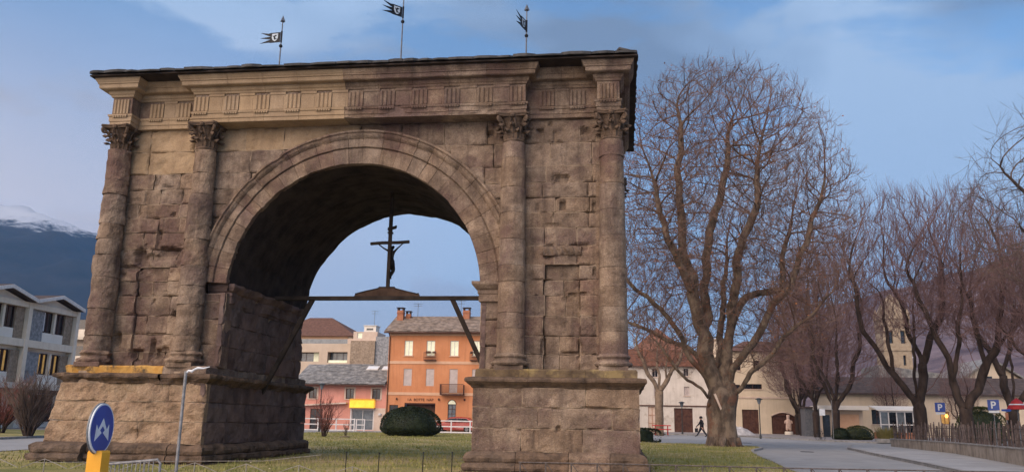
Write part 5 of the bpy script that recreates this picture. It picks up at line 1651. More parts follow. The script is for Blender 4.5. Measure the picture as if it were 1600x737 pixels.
mb = MB(); mb.box(0.0, 8.4, 0.01, 0.08, 5.0, 5.2, M=F); mb.build('string_course', 'trim_pale', CB)
mb = MB(); e_ = [(20.9, WY - 0.8, 10.6), (30.2, WY - 0.8, 10.6), (30.2, WY + 10.4, 10.6), (20.9, WY + 10.4, 10.6)]; rd = [(24, WY + 4.8, 12.3), (27, WY + 4.8, 12.3)]
mb.face(e_[::-1]); mb.face([e_[0], e_[1], rd[1], rd[0]]); mb.face([e_[1], e_[2], rd[1]]); mb.face([e_[2], e_[3], rd[0], rd[1]]); mb.face([e_[3], e_[0], rd[0]]); mb.build('roof', 'brown_tiles', CB)

# --- long low cream building behind the row of limes, with its dark roof
LW = thing('long_cream_building', 'long low cream building with dark brown roof behind the pollarded limes', 'building', (43, 80, g(80)))
F = frame_of(30.2, 75.5, 1, 0); ZG = g(75)
lh = [(13.55, 14.5, 2.3, 3.7), (6.2, 7.4, 2.2, 3.8), (9.4, 10.6, 2.2, 3.8), (17.0, 18.2, 2.2, 3.8), (20.5, 21.7, 2.2, 3.8)]
mb = MB(); facade(mb, F, 26, ZG - 0.3, 5.55, lh, 0.3); mb.build('wall', 'wall_cream', LW)
for i, h in enumerate(lh):
    window(LW, F, h, 'brown_wood', 'warm_golden' if i == 0 else 'glass_dark', (1, 0), 'trim_pale', r=-0.25)
mb = MB(); mb.prism([(75.0, 5.45), (75.0, 5.62), (80.5, 7.7), (86, 5.62), (86, 5.45)], 29.8, 56.6, lambda a, b, d: (d, a, b)); mb.build('roof', 'dark_roof', LW)
mb = MB(); mb.lathe([(0.0, 3.0), (0.14, 3.05), (0.19, 3.2), (0.14, 3.36), (0.0, 3.42)], (44.27, 75.2), 10)
LL = thing('wall_lantern', 'glowing orange lantern on the cream building between the limes', 'lantern', (44.27, 75.3, 3.0))
mb.build('globe', 'lamp_glow', LL, True)
mb = MB(); mb.tube([(44.27, 75.5, 3.6), (44.27, 75.2, 3.62), (44.27, 75.2, 3.42)], 0.03, 5); mb.build('bracket', 'dark_iron', LL)
GH = thing('cream_gabled_house', 'cream house with steep gable and brown balcony behind the right lime', 'house', (51, 84, g(84)))
mb = MB(); mb.prism([(48.2, ZG), (56.0, ZG), (56.0, 7.3), (52.1, 9.9), (48.2, 7.3)], 82, 92, lambda a, b, d: (a, d, b)); mb.build('wall', 'wall_cream', GH)
for a, b in (((47.6, 6.95), (52.1, 9.95)), ((52.1, 9.95), (56.6, 6.95))):
    mb = MB(); mb.prism([a, b, (b[0], b[1] + 0.22), (a[0], a[1] + 0.22)], 81.3, 92.5, lambda p, q, d: (p, d, q)); mb.build('roof', 'grey_slates', GH)
mb = MB(); mb.box(50.4, 52.8, 81.1, 81.98, 5.9, 6.9); mb.build('balcony', 'brown_wood', GH)
mb = MB(); mb.box(50.8, 52.2, 81.94, 81.99, 6.9, 8.0); mb.build('window', 'glass_dark', GH)
mb = MB(); mb.prism([(40, 7.2), (47.3, 7.2), (47.3, 8.4), (40, 9.4)], 84, 92, lambda p, q, d: (p, d, q))
tag(mb.build('grey_roof', 'grey_slates'), 'plain grey roof showing between the two limes left of the gabled house', 'roof')

# --- kiosk, grey box and canopy under the dark trees
KG = g(66)
KI = thing('kiosk', 'small kiosk with flat canopy and shutter beside the dark lime trunk', 'kiosk', (31, 67, KG))
mb = MB(); mb.box(28.9, 33.0, 66.4, 69.5, KG, 3.5); mb.build('wall', 'wall_beige', KI)
mb = MB(); mb.box(28.5, 33.4, 65.4, 69.8, 3.52, 3.95); mb.build('canopy', 'panel_white', KI)
mb = MB(); mb.box(30.2, 32.6, 66.33, 66.39, 1.6, 3.1); mb.build('shutter', 'trim_peach', KI)
mb = MB(); mb.box(29.0, 29.7, 66.33, 66.39, KG + 0.1, 3.0); mb.build('door', 'glass_dark', KI)
mb = MB(); mb.box(30.0, 32.8, 65.9, 66.38, 1.35, 1.5); mb.build('counter', 'concrete', KI)
GBX = thing('grey_shed', 'plain grey shed between the dark tree trunks', 'shed', (28.3, 69.7, KG))
mb = MB(); mb.box(27.7, 28.85, 68.4, 71, KG, 3.7); mb.build('wall', 'grey_iron', GBX)
mb = MB(); mb.box(27.55, 28.86, 68.2, 71.2, 3.705, 3.85); mb.build('roof', 'dark_roof', GBX)
VE = thing('glazed_veranda', 'white framed glazed veranda with brick base left of the first lime', 'veranda', (34.4, 61, g(60)))
zv = g(60)
mb = MB(); mb.box(32.9, 36.6, 60.05, 62.5, zv, zv + 0.75); mb.build('brick_base', 'brick_chimney', VE)
mb = MB()
for i in range(6):
    x = 32.9 + 0.74 * i; mb.box(x - 0.05, x + 0.05, 60.0, 60.1, zv + 0.75, 3.25)
mb.box(32.8, 36.7, 59.98, 60.12, 2.05, 2.15); mb.box(32.8, 36.7, 59.98, 60.12, 3.25, 3.38); mb.build('frame', 'white_paint', VE)
for i in range(5):
    x = 32.95 + 0.74 * i
    for z0, z1 in ((zv + 0.76, 2.045), (2.155, 3.245)):
        mb = MB(); mb.box(x + 0.01, x + 0.63, 60.04, 60.06, z0, z1); mb.build('pane', 'glass_dark' if i % 2 else 'glass_grey', VE)
mb = MB(); mb.prism([(59.8, 3.38), (59.8, 3.46), (62.6, 3.9), (62.6, 3.8)], 32.6, 36.9, lambda a, b, d: (d, a, b)); mb.build('roof', 'panel_white', VE)

# --- church tower beyond the trees
CT = thing('church_tower', 'old stone church bell tower with stepped pointed top behind the limes', 'tower', (69.3, 173, g(173)))
zt0 = g(170) - 0.5
mat('tower_stone', [(0.3, (0.24, 0.185, 0.13)), (0.5, (0.32, 0.255, 0.185)), (0.7, (0.40, 0.33, 0.245))], scale=1.2, bump=0.05, bscale=4, streak=0.3, streak_col=(0.2, 0.15, 0.1))
TX0, TX1, TYf = 66.2, 72.0, 170.0
F = frame_of(TX0, TYf, 1, 0)
holes = [(1.1, 2.1, 20.2, 23.0), (3.7, 4.7, 20.2, 23.0), (1.3, 1.9, 15.4, 17.6), (3.9, 4.5, 15.4, 17.6)]
mb = MB(); facade(mb, F, 5.8, zt0, 25.6, holes, 0.6)
facade(mb, frame_of(TX1, TYf, 0, 1), 5.8, zt0, 25.6, holes, 0.6); facade(mb, frame_of(TX0, TYf + 5.8, 0, -1), 5.8, zt0, 25.6, [], 0.6)
mb.build('wall', 'tower_stone', CT)
for h in holes:
    mb = MB(); mb.box(h[0], h[1], -0.8, -0.6, h[2], h[3], M=F); mb.build('belfry_opening', 'glass_dark', CT)
for z in (13.4, 18.6, 24.2, 25.6):
    mb = MB(); mb.box(TX0 - 0.2, TX1 + 0.2, TYf - 0.2, TYf + 6.0, z, z + 0.35); mb.build('string_course', 'tower_stone', CT)
mb = MB(); cx_, cy_ = 69.1, 172.9
rows = [[(cx_ + r * cos(pi / 4 + k * pi / 2), cy_ + r * sin(pi / 4 + k * pi / 2), z) for k in range(4)] for r, z in ((4.0, 25.96), (3.2, 28.0), (1.9, 30.2), (0.15, 31.6))]
mb.grid(rows, True); SPR = mb.build('spire', 'tower_stone', CT)
for sx_ in (-1, 1):
    for sy_ in (-1, 1):
        mb = MB(); mb.lathe([(0.6, 25.96), (0.6, 27.0), (0.0, 28.4)], (cx_ + sx_ * 2.6, cy_ + sy_ * 2.6), 6); mb.build('pinnacle', 'tower_stone', SPR)

# --- low roadside wall with its fence of leaning stakes
mat('wall_render', [(0.3, (0.20, 0.165, 0.135)), (0.5, (0.30, 0.255, 0.21)), (0.7, (0.38, 0.33, 0.28))], scale=1.6, bump=0.008, streak=0.75, streak_col=(0.10, 0.08, 0.068))
mat('stake_wood', [(0.35, (0.060, 0.044, 0.040)), (0.65, (0.125, 0.095, 0.086))], scale=6, rnd=0.25, bump=0.006)
wpts = [Vector((22.0, 1.0, 0)), Vector((24.15, 11, 0)), Vector((26.3, 23.6, 0)), Vector((26.75, 30, 0)), Vector((26.6, 35.6, 0))]
RWL = thing('low_wall', 'low stained concrete wall running along the right side of the road', 'wall', (25.5, 20, g(20)))


def along(pts, d):
    for a, b in zip(pts, pts[1:]):
        L_ = (b - a).length
        if d <= L_:
            t = (b - a) / L_
            return a + t * d, t
        d -= L_
    return pts[-1], (pts[-1] - pts[-2]).normalized()


total = sum((b - a).length for a, b in zip(wpts, wpts[1:]))


def wall_h(d):
    return 0.80 - 0.24 * d / total


rows = []
mb = MB()
for i in range(47):
    d = total * i / 46
    p, t = along(wpts, d); n = Vector((-t.y, t.x, 0)); z = g(p.y); h = wall_h(d)
    rows.append([tuple(p + n * u + Vector((0, 0, z + v))) for u, v in ((0.14, -0.1), (0.15, h - 0.12), (0.15, h), (-0.15, h), (-0.15, h - 0.12), (-0.14, -0.1))])
mb.grid(rows); mb.face(rows[0]); mb.face(rows[-1][::-1]); mb.build('wall_body', 'wall_render', RWL)
for i in range(22):
    d0, d1 = total * i / 22 + 0.008, total * (i + 1) / 22 - 0.008
    mb = MB(); rr = []
    for d in (d0, (d0 + d1) / 2, d1):
        p, t = along(wpts, d); n = Vector((-t.y, t.x, 0)); z = g(p.y) + wall_h(d)
        rr.append([tuple(p + n * u + Vector((0, 0, z + v))) for u, v in ((0.19, 0.003), (0.19, 0.06), (-0.19, 0.06), (-0.19, 0.003))])
    mb.grid(rr, True); mb.face(rr[0]); mb.face(rr[-1][::-1]); mb.build('coping_stone', 'kerb_stone', RWL)
SF = thing('stake_fence', 'rustic fence of crooked leaning wooden stakes on top of the low wall', 'fence', (25.5, 20, g(20) + 0.7))
for rz_ in (0.28, 0.72):
    mb = MB(); pp = []
    for i in range(40):
        d = total * i / 39; p, t = along(wpts, d); pp.append(tuple(p + Vector((0, 0, g(p.y) + wall_h(d) + 0.06 + rz_))))
    mb.tube(pp, 0.018, 5); mb.build('rail', 'stake_wood', SF)
d = 0.3
while d < total - 0.2:
    p, t = along(wpts, d); n = Vector((-t.y, t.x, 0)); z = g(p.y) + wall_h(d) + 0.06
    l1, l2 = random.uniform(-0.16, 0.16), random.uniform(-0.04, 0.04)
    h = random.uniform(0.82, 1.08)
    mb = MB(); q0 = p + n * random.uniform(-0.05, 0.05)
    mid = q0 + t * l1 * 0.4 + n * l2 + Vector((0, 0, z + h * 0.5)); end = q0 + t * l1 + n * l2 * 2 + Vector((0, 0, z + h))
    mb.tube([q0 + Vector((0, 0, z)), mid + t * random.uniform(-.02, .02), end], [0.042, 0.040, 0.028], 5); mb.build('stake', 'stake_wood', SF)
    d += random.uniform(0.20, 0.34)

# --- signs, lamps, small things on the plaza
mat('lamp_green', [(0.4, (0.03, 0.035, 0.035)), (0.6, (0.06, 0.065, 0.065))], scale=8, rough=0.5)


def parking_sign(x, y, zc, h, label, rz=0.0):
    t = thing('parking_sign', label, 'parking sign', (x, y, g(y)), 'blue parking signs by the limes')
    ca, sa = cos(rz), sin(rz)
    M = lambda a, b, d: (x + a * ca + d * sa, y + a * sa - d * ca, zc + b)
    mb = MB(); mb.tube([(x, y + 0.05, g(y)), (x, y + 0.05, zc + h)], 0.03, 6); mb.build('post', 'zinc', t)
    mb = MB(); mb.prism([(-h, -h), (h, -h), (h, h), (-h, h)], -0.01, 0.012, M); B_ = mb.build('panel', 'sign_blue', t)
    mb = MB()
    mb.prism([(-0.42 * h, -0.66 * h), (-0.14 * h, -0.66 * h), (-0.14 * h, 0.70 * h), (-0.42 * h, 0.70 * h)], 0.012, 0.018, M)
    arc = [(-pi / 2 + pi * k / 10) for k in range(11)]
    rows = [[M((0.02 + r * cos(a)) * h, (0.27 + r * sin(a)) * h, 0.017) for a in arc] for r in (0.17, 0.44)]
    mb.grid(rows)
    mb.prism([(-0.14 * h, 0.44 * h), (0.02 * h, 0.44 * h), (0.02 * h, 0.71 * h), (-0.14 * h, 0.71 * h)], 0.012, 0.017, M); mb.prism([(-0.14 * h, -0.17 * h), (0.02 * h, -0.17 * h), (0.02 * h, 0.10 * h), (-0.14 * h, 0.10 * h)], 0.012, 0.017, M)
    mb.build('letter', 'sign_white', B_)
    mb = MB(); mb.prism([(-h * 0.9, -1.5 * h), (h * 0.9, -1.5 * h), (h * 0.9, -1.06 * h), (-h * 0.9, -1.06 * h)], -0.01, 0.01, M); mb.build('plate', 'sign_white', t)
    return t


parking_sign(33.11, 45, 3.41, 0.36, 'blue parking sign between the two lime trunks', radians(-25))
parking_sign(34.20, 38, 3.45, 0.36, 'blue parking sign right of the second lime trunk', radians(-25))
t = thing('finger_sign', 'small brown direction sign on a thin post right of the parking sign', 'sign', (35.2, 38.5, g(38)))
mb = MB(); mb.tube([(35.2, 38.5, g(38)), (35.2, 38.5, 3.2)], 0.025, 6); mb.build('post', 'zinc', t)
mb = MB(); mb.prism([(-0.32, 3.05), (0.24, 3.02), (0.34, 3.12), (0.24, 3.20), (-0.32, 3.18)], 38.44, 38.47, lambda a, b, d: (35.2 + a, d, b)); mb.build('arm', 'sign_blue', t)
mb = MB(); mb.box(35.1, 35.3, 38.44, 38.47, 2.45, 2.95); mb.build('plate', 'brick_chimney', t)
t = thing('red_parasol', 'red parasol with a pale band at the right edge', 'parasol', (36.6, 40, g(40)))
mb = MB(); mb.tube([(36.6, 40, g(40)), (36.6, 40, 4.0)], 0.03, 6); mb.build('pole', 'zinc', t)
mb = MB(); mb.lathe([(0.72, 3.22), (0.66, 3.36), (0.32, 3.80), (0.03, 4.02)], (36.6, 40), 8, cap=False); mb.build('canopy', 'sign_red', t)
mb = MB(); mb.lathe([(0.545, 3.52), (0.495, 3.60)], (36.6, 40), 8, cap=False)
mb.v = [(36.6 + (x - 36.6) * 1.03, 40 + (y - 40) * 1.03, z) for x, y, z in mb.v]; mb.build('pale_band', 'sign_white', t)
car(39.3, 41.5, 0.25, 'car_grey', 'grey car parked behind the stake fence at the right edge')


def lamp(x, y, h, label):
    t = thing('street_lamp', label, 'street lamp', (x, y, g(y)), 'slim plaza lamps')
    z = g(y)
    mb = MB(); mb.lathe([(0.10, z), (0.10, z + 0.3), (0.055, z + 0.4), (0.04, z + h - 0.5)], (x, y), 8); mb.build('post', 'lamp_green', t)
    mb = MB(); mb.lathe([(0.10, z + h - 0.5), (0.21, z + h - 0.10), (0.19, z + h - 0.09)], (x, y), 8); mb.build('glass', 'glass_grey', t)
    mb = MB(); mb.lathe([(0.33, z + h - 0.09), (0.33, z + h - 0.04), (0.12, z + h + 0.05), (0.0, z + h + 0.06)], (x, y), 12); mb.build('cap', 'lamp_green', t)


lamp(21.05, 55.7, 3.62, 'slim street lamp right of the plane trunk before the cream house')
lamp(14.74, 66.2, 3.4, 'slim street lamp left of the plane trunk before the pale house')
lamp(-18.9, 50.0, 4.3, 'slim street lamp behind the bare shrub before the pink house')
t = thing('notice_post', 'thin post carrying a white notice panel beside the kiosk', 'sign', (25.65, 52.6, g(52.6)))
mb = MB(); mb.tube([(25.65, 52.6, g(52.6)), (25.65, 52.6, 3.35)], 0.035, 6); mb.build('post', 'lamp_green', t)
mb = MB(); mb.box(25.68, 26.15, 52.56, 52.6, 2.75, 3.3); mb.build('panel', 'sign_white', t)
mb = MB(); mb.tube([(26.85, 53.0, g(53)), (26.85, 53.0, 4.0)], 0.035, 6); mb.lathe([(0.05, 3.99), (0.05, 4.05), (0.0, 4.1)], (26.85, 53.0), 6); tag(mb.build('bare_pole', 'zinc'), 'bare thin pole in front of the dark lime trunk', 'pole')

t = thing('bicycle', 'dark bicycle leaning at the foot of the notice post', 'bicycle', (25.6, 52.2, g(52.2)))
zb = g(52.2); bx = 25.55; by = 52.2
bd = Vector((0.25, -0.97, 0))
BMp = lambda a, b, d=0.0: (bx + bd.x * a, by + bd.y * a + d, zb + b)
for a in (-0.52, 0.52):
    mb = MB(); mb.tube([BMp(a + 0.33 * q, 0.34 + 0.33 * w) for q, w in circ[::2]] + [BMp(a + 0.33, 0.34)], 0.022, 5); W = mb.build('wheel', 'tyre', t)
    mb = MB()
    for k in range(6):
        mb.tube([BMp(a - 0.31 * cos(pi * k / 6), 0.34 - 0.31 * sin(pi * k / 6)), BMp(a + 0.31 * cos(pi * k / 6), 0.34 + 0.31 * sin(pi * k / 6))], 0.004, 3)
    mb.build('spokes', 'zinc', W)
mb = MB()
for q in ([(-0.52, 0.34), (-0.12, 0.36), (-0.25, 0.86)], [(-0.12, 0.36), (0.36, 0.86)], [(-0.24, 0.80), (0.36, 0.84)], [(0.52, 0.34), (0.34, 0.98)], [(-0.52, 0.34), (-0.24, 0.80)]):
    mb.tube([BMp(*w) for w in q], 0.018, 5)
mb.build('frame', 'dark_iron', t)
mb = MB(); mb.tube([BMp(-0.36, 0.90), BMp(-0.14, 0.90)], [0.06, 0.03], 6); mb.build('saddle', 'tyre', t)
mb = MB(); mb.tube([BMp(0.30, 1.02, -0.28), BMp(0.35, 0.99, 0), BMp(0.30, 1.02, 0.28)], 0.015, 5); mb.build('handlebar', 'zinc', t)

t = thing('picnic_table', 'bright red picnic table beyond the hedge beside the right pier', 'table', (12.3, 60, g(60)))
zr = g(60) + 0.10
mb = MB(); mb.box(11.4, 13.2, 59.6, 60.4, zr + 0.86, zr + 0.95); mb.build('table_top', 'sign_red', t)
for y in (59.05, 60.65):
    mb = MB(); mb.box(11.4, 13.2, y, y + 0.3, zr + 0.50, zr + 0.58); mb.build('bench', 'sign_red', t)
for x in (11.7, 12.9):
    for s in (-1, 1):
        mb = MB(); mb.tube([(x, 60 + s * 0.75, zr), (x, 60 + s * 0.25, zr + 0.86)], 0.035, 5); mb.build('leg', 'sign_red', t)
    mb = MB(); mb.box(x - 0.03, x + 0.03, 59.1, 60.9, zr + 0.42, zr + 0.495); mb.build('crosspiece', 'sign_red', t)

mat('old_snow', [(0.35, (0.30, 0.295, 0.30)), (0.65, (0.52, 0.51, 0.52))], scale=2.5, bump=0.03, bscale=6)
mb = MB(); rows = []
for i in range(11):
    r = 1 - i / 10
    rows.append([(20.5 + 2.0 * r * cos(2 * pi * k / 26) * (1 + 0.2 * fr(cos(2 * pi * k / 26) * 2, sin(2 * pi * k / 26) * 2, r, 1.0, 3)), 68 + 1.3 * r * sin(2 * pi * k / 26), g(68) + 0.10 + 0.85 * (1 - r ** 1.5) * (1 + 0.3 * fr(r * cos(2 * pi * k / 26) * 2, r * sin(2 * pi * k / 26) * 2, 3, 1.5, 3))) for k in range(26)])
mb.grid(rows, True); tag(mb.build('snow_heap', 'old_snow', None, True), 'heap of dirty old snow before the garage door right of the plane trunk', 'snow heap')

mat('pale_figure', [(0.4, (0.55, 0.38, 0.30)), (0.6, (0.66, 0.48, 0.39))], scale=5)
zs_ = g(76) + 0.12 + 0.30; fx, fy = 27.35, 76.0
J = {'hip': ((fx, fy, zs_ + 0.75), 0.30), 'belly': ((fx, fy, zs_ + 1.0), 0.32), 'chest': ((fx, fy, zs_ + 1.28), 0.26), 'neck': ((fx, fy, zs_ + 1.45), 0.13), 'head': ((fx, fy - 0.03, zs_ + 1.68), 0.21), 'top': ((fx, fy, zs_ + 1.86), 0.12), 'nose': ((fx, fy - 0.22, zs_ + 1.66), 0.07)}
ed = [('hip', 'belly'), ('belly', 'chest'), ('chest', 'neck'), ('neck', 'head'), ('head', 'top'), ('head', 'nose')]
for s, n_ in ((-1, 'l'), (1, 'r')):
    J['leg' + n_] = ((fx + s * 0.17, fy - 0.02, zs_ + 0.4), 0.17); J['foot' + n_] = ((fx + s * 0.19, fy - 0.06, zs_ + 0.12), 0.13); J['arm' + n_] = ((fx + s * 0.36, fy - 0.05, zs_ + 1.18), 0.10); J['paw' + n_] = ((fx + s * 0.40, fy - 0.18, zs_ + 0.92), 0.09); J['ear' + n_] = ((fx + s * 0.19, fy, zs_ + 1.88), 0.07)
    ed += [('hip', 'leg' + n_), ('leg' + n_, 'foot' + n_), ('chest', 'arm' + n_), ('arm' + n_, 'paw' + n_), ('head', 'ear' + n_)]
FG = thing('pale_statue', 'plump pale pink standing figure beside the dark tree trunks', 'statue', (fx, fy, zs_))
put('body', skin_mesh('body', J, ed, ['pale_figure']), FG)
mb = MB(); mb.lathe([(0.46, zs_ - 0.33), (0.46, zs_ - 0.06), (0.42, zs_ + 0.04)], (fx, fy), 16); mb.build('base', 'concrete', FG)

# --- walking person in dark clothes
mat('dark_coat', [(0.4, (0.010, 0.010, 0.014)), (0.6, (0.022, 0.022, 0.028))], scale=6)
mat('dark_trousers', [(0.4, (0.014, 0.015, 0.022)), (0.6, (0.028, 0.029, 0.038))], scale=6)
mat('skin', [(0.4, (0.42, 0.24, 0.17)), (0.6, (0.48, 0.28, 0.20))], scale=5)
hx, hy = 16.12, 59.3; hz = g(hy) + 0.015
H = lambda x, y, z: (hx + x, hy + y, hz + z)
J = {'pelvis': (H(0, 0, 0.95), 0.175), 'waist': (H(0, 0, 1.12), 0.165), 'chest': (H(-0.02, 0, 1.34), 0.20), 'neck': (H(-0.05, 0, 1.50), 0.06), 'head': (H(-0.07, 0, 1.61), 0.095), 'crown': (H(-0.06, 0, 1.70), 0.075)}
ed = [('pelvis', 'waist'), ('waist', 'chest'), ('chest', 'neck'), ('neck', 'head'), ('head', 'crown')]
for n_, yy, kx, ax, ex, wx in (('n', -0.10, 0.12, 0.36, 0.10, -0.02), ('f', 0.10, -0.16, -0.36, -0.16, -0.34)):
    J['hip' + n_] = (H(0, yy, 0.90), 0.125); J['knee' + n_] = (H(kx, yy, 0.50), 0.085); J['ankle' + n_] = (H(ax, yy, 0.10), 0.048); J['toe' + n_] = (H(ax - 0.17, yy, 0.045), 0.042)
    J['shoulder' + n_] = (H(-0.02, yy * 1.8, 1.40), 0.095); J['elbow' + n_] = (H(ex, yy * 2.4, 1.13), 0.07); J['wrist' + n_] = (H(wx, yy * 2.3, 0.92), 0.036); J['palm' + n_] = (H(wx - 0.03, yy * 2.3, 0.85), 0.036)
    ed += [('pelvis', 'hip' + n_), ('hip' + n_, 'knee' + n_), ('knee' + n_, 'ankle' + n_), ('ankle' + n_, 'toe' + n_), ('chest', 'shoulder' + n_), ('shoulder' + n_, 'elbow' + n_), ('elbow' + n_, 'wrist' + n_), ('wrist' + n_, 'palm' + n_)]
    for q in range(5):
        J['fg%d%s' % (q, n_)] = (H(wx - 0.055 + 0.018 * q - (0.03 if q == 0 else 0), yy * 2.3 + 0.01, 0.765 + 0.012 * abs(q - 2) + (0.04 if q == 0 else 0)), 0.010)
        ed.append(('palm' + n_, 'fg%d%s' % (q, n_)))
PE = thing('person', 'person in dark coat and trousers walking left past the plane trunk', 'person', (hx, hy, hz))


def person_pick(c):
    z = c.z - hz
    if z > 1.50:
        return 2
    if z < 0.84 and abs(c.y - hy) > 0.185:
        return 2
    return 0 if z > 0.70 else 1


put('body', skin_mesh('body', J, ed, ['dark_coat', 'dark_trousers', 'skin'], person_pick), PE)
mb = MB(); mb.lathe([(0.115, hz + 1.60), (0.125, hz + 1.68), (0.105, hz + 1.76), (0.05, hz + 1.80), (0.0, hz + 1.81)], (hx - 0.04, hy), 14); mb.build('hair', 'dark_coat', PE, True)
PE.scale = (1.30, 1.30, 1.08)
mb = MB(); mb.box(hx - 0.64, hx - 0.34, hy + 0.22, hy + 0.38, hz + 0.42, hz + 0.80); mb.tube([(hx - 0.58, hy + 0.30, hz + 0.80), (hx - 0.49, hy + 0.30, hz + 0.87), (hx - 0.40, hy + 0.30, hz + 0.80)], 0.01, 5)
tag(mb.build('carried_bag', 'dark_coat'), 'dark bag held by the walking person', 'bag')

# ------------------------------------------------------------------ trees
mat('plane_bark', [(0.30, (0.050, 0.037, 0.030)), (0.46, (0.105, 0.077, 0.058)), (0.62, (0.22, 0.165, 0.12))], scale=2.2, detail=7, bump=0.05, bscale=9, vec=(1, 1, 0.55),
    patch=((0.17, 0.085, 0.055), 0.9, 0.54, 0.64, 2.2))
mat('lime_bark', [(0.32, (0.020, 0.014, 0.012)), (0.62, (0.060, 0.042, 0.034))], scale=2.2, detail=7, bump=0.05, bscale=8, vec=(1, 1, 0.4))
mat('pale_bark', [(0.32, (0.12, 0.085, 0.06)), (0.62, (0.26, 0.195, 0.14))], scale=2.2, detail=7, bump=0.03, bscale=8)
mat('plane_twig', [(0.35, (0.125, 0.078, 0.060)), (0.65, (0.215, 0.135, 0.105))], scale=0.5)
mat('lime_twig', [(0.35, (0.13, 0.078, 0.074)), (0.65, (0.22, 0.135, 0.125))], scale=0.5)
mat('grey_twig', [(0.35, (0.085, 0.062, 0.052)), (0.65, (0.13, 0.098, 0.082))], scale=0.5)
mat('red_twig', [(0.35, (0.15, 0.055, 0.045)), (0.65, (0.24, 0.095, 0.08))], scale=0.5)
mat('dry_leaf', [(0.35, (0.16, 0.060, 0.028)), (0.65, (0.30, 0.13, 0.06))], scale=3)
mat('evergreen', [(0.35, (0.010, 0.016, 0.008)), (0.65, (0.030, 0.042, 0.020))], scale=1.6, rough=0.6)
mat('shrub_green', [(0.35, (0.035, 0.045, 0.014)), (0.65, (0.10, 0.105, 0.035))], scale=1.6, rough=0.7)


def resample(pts, step):
    out = [Vector(pts[0])]
    for a, b in zip(pts, pts[1:]):
        a, b = Vector(a), Vector(b); n = max(1, int(round((b - a).length / step)))
        out += [a.lerp(b, (k + 1) / n) for k in range(n)]
    return out


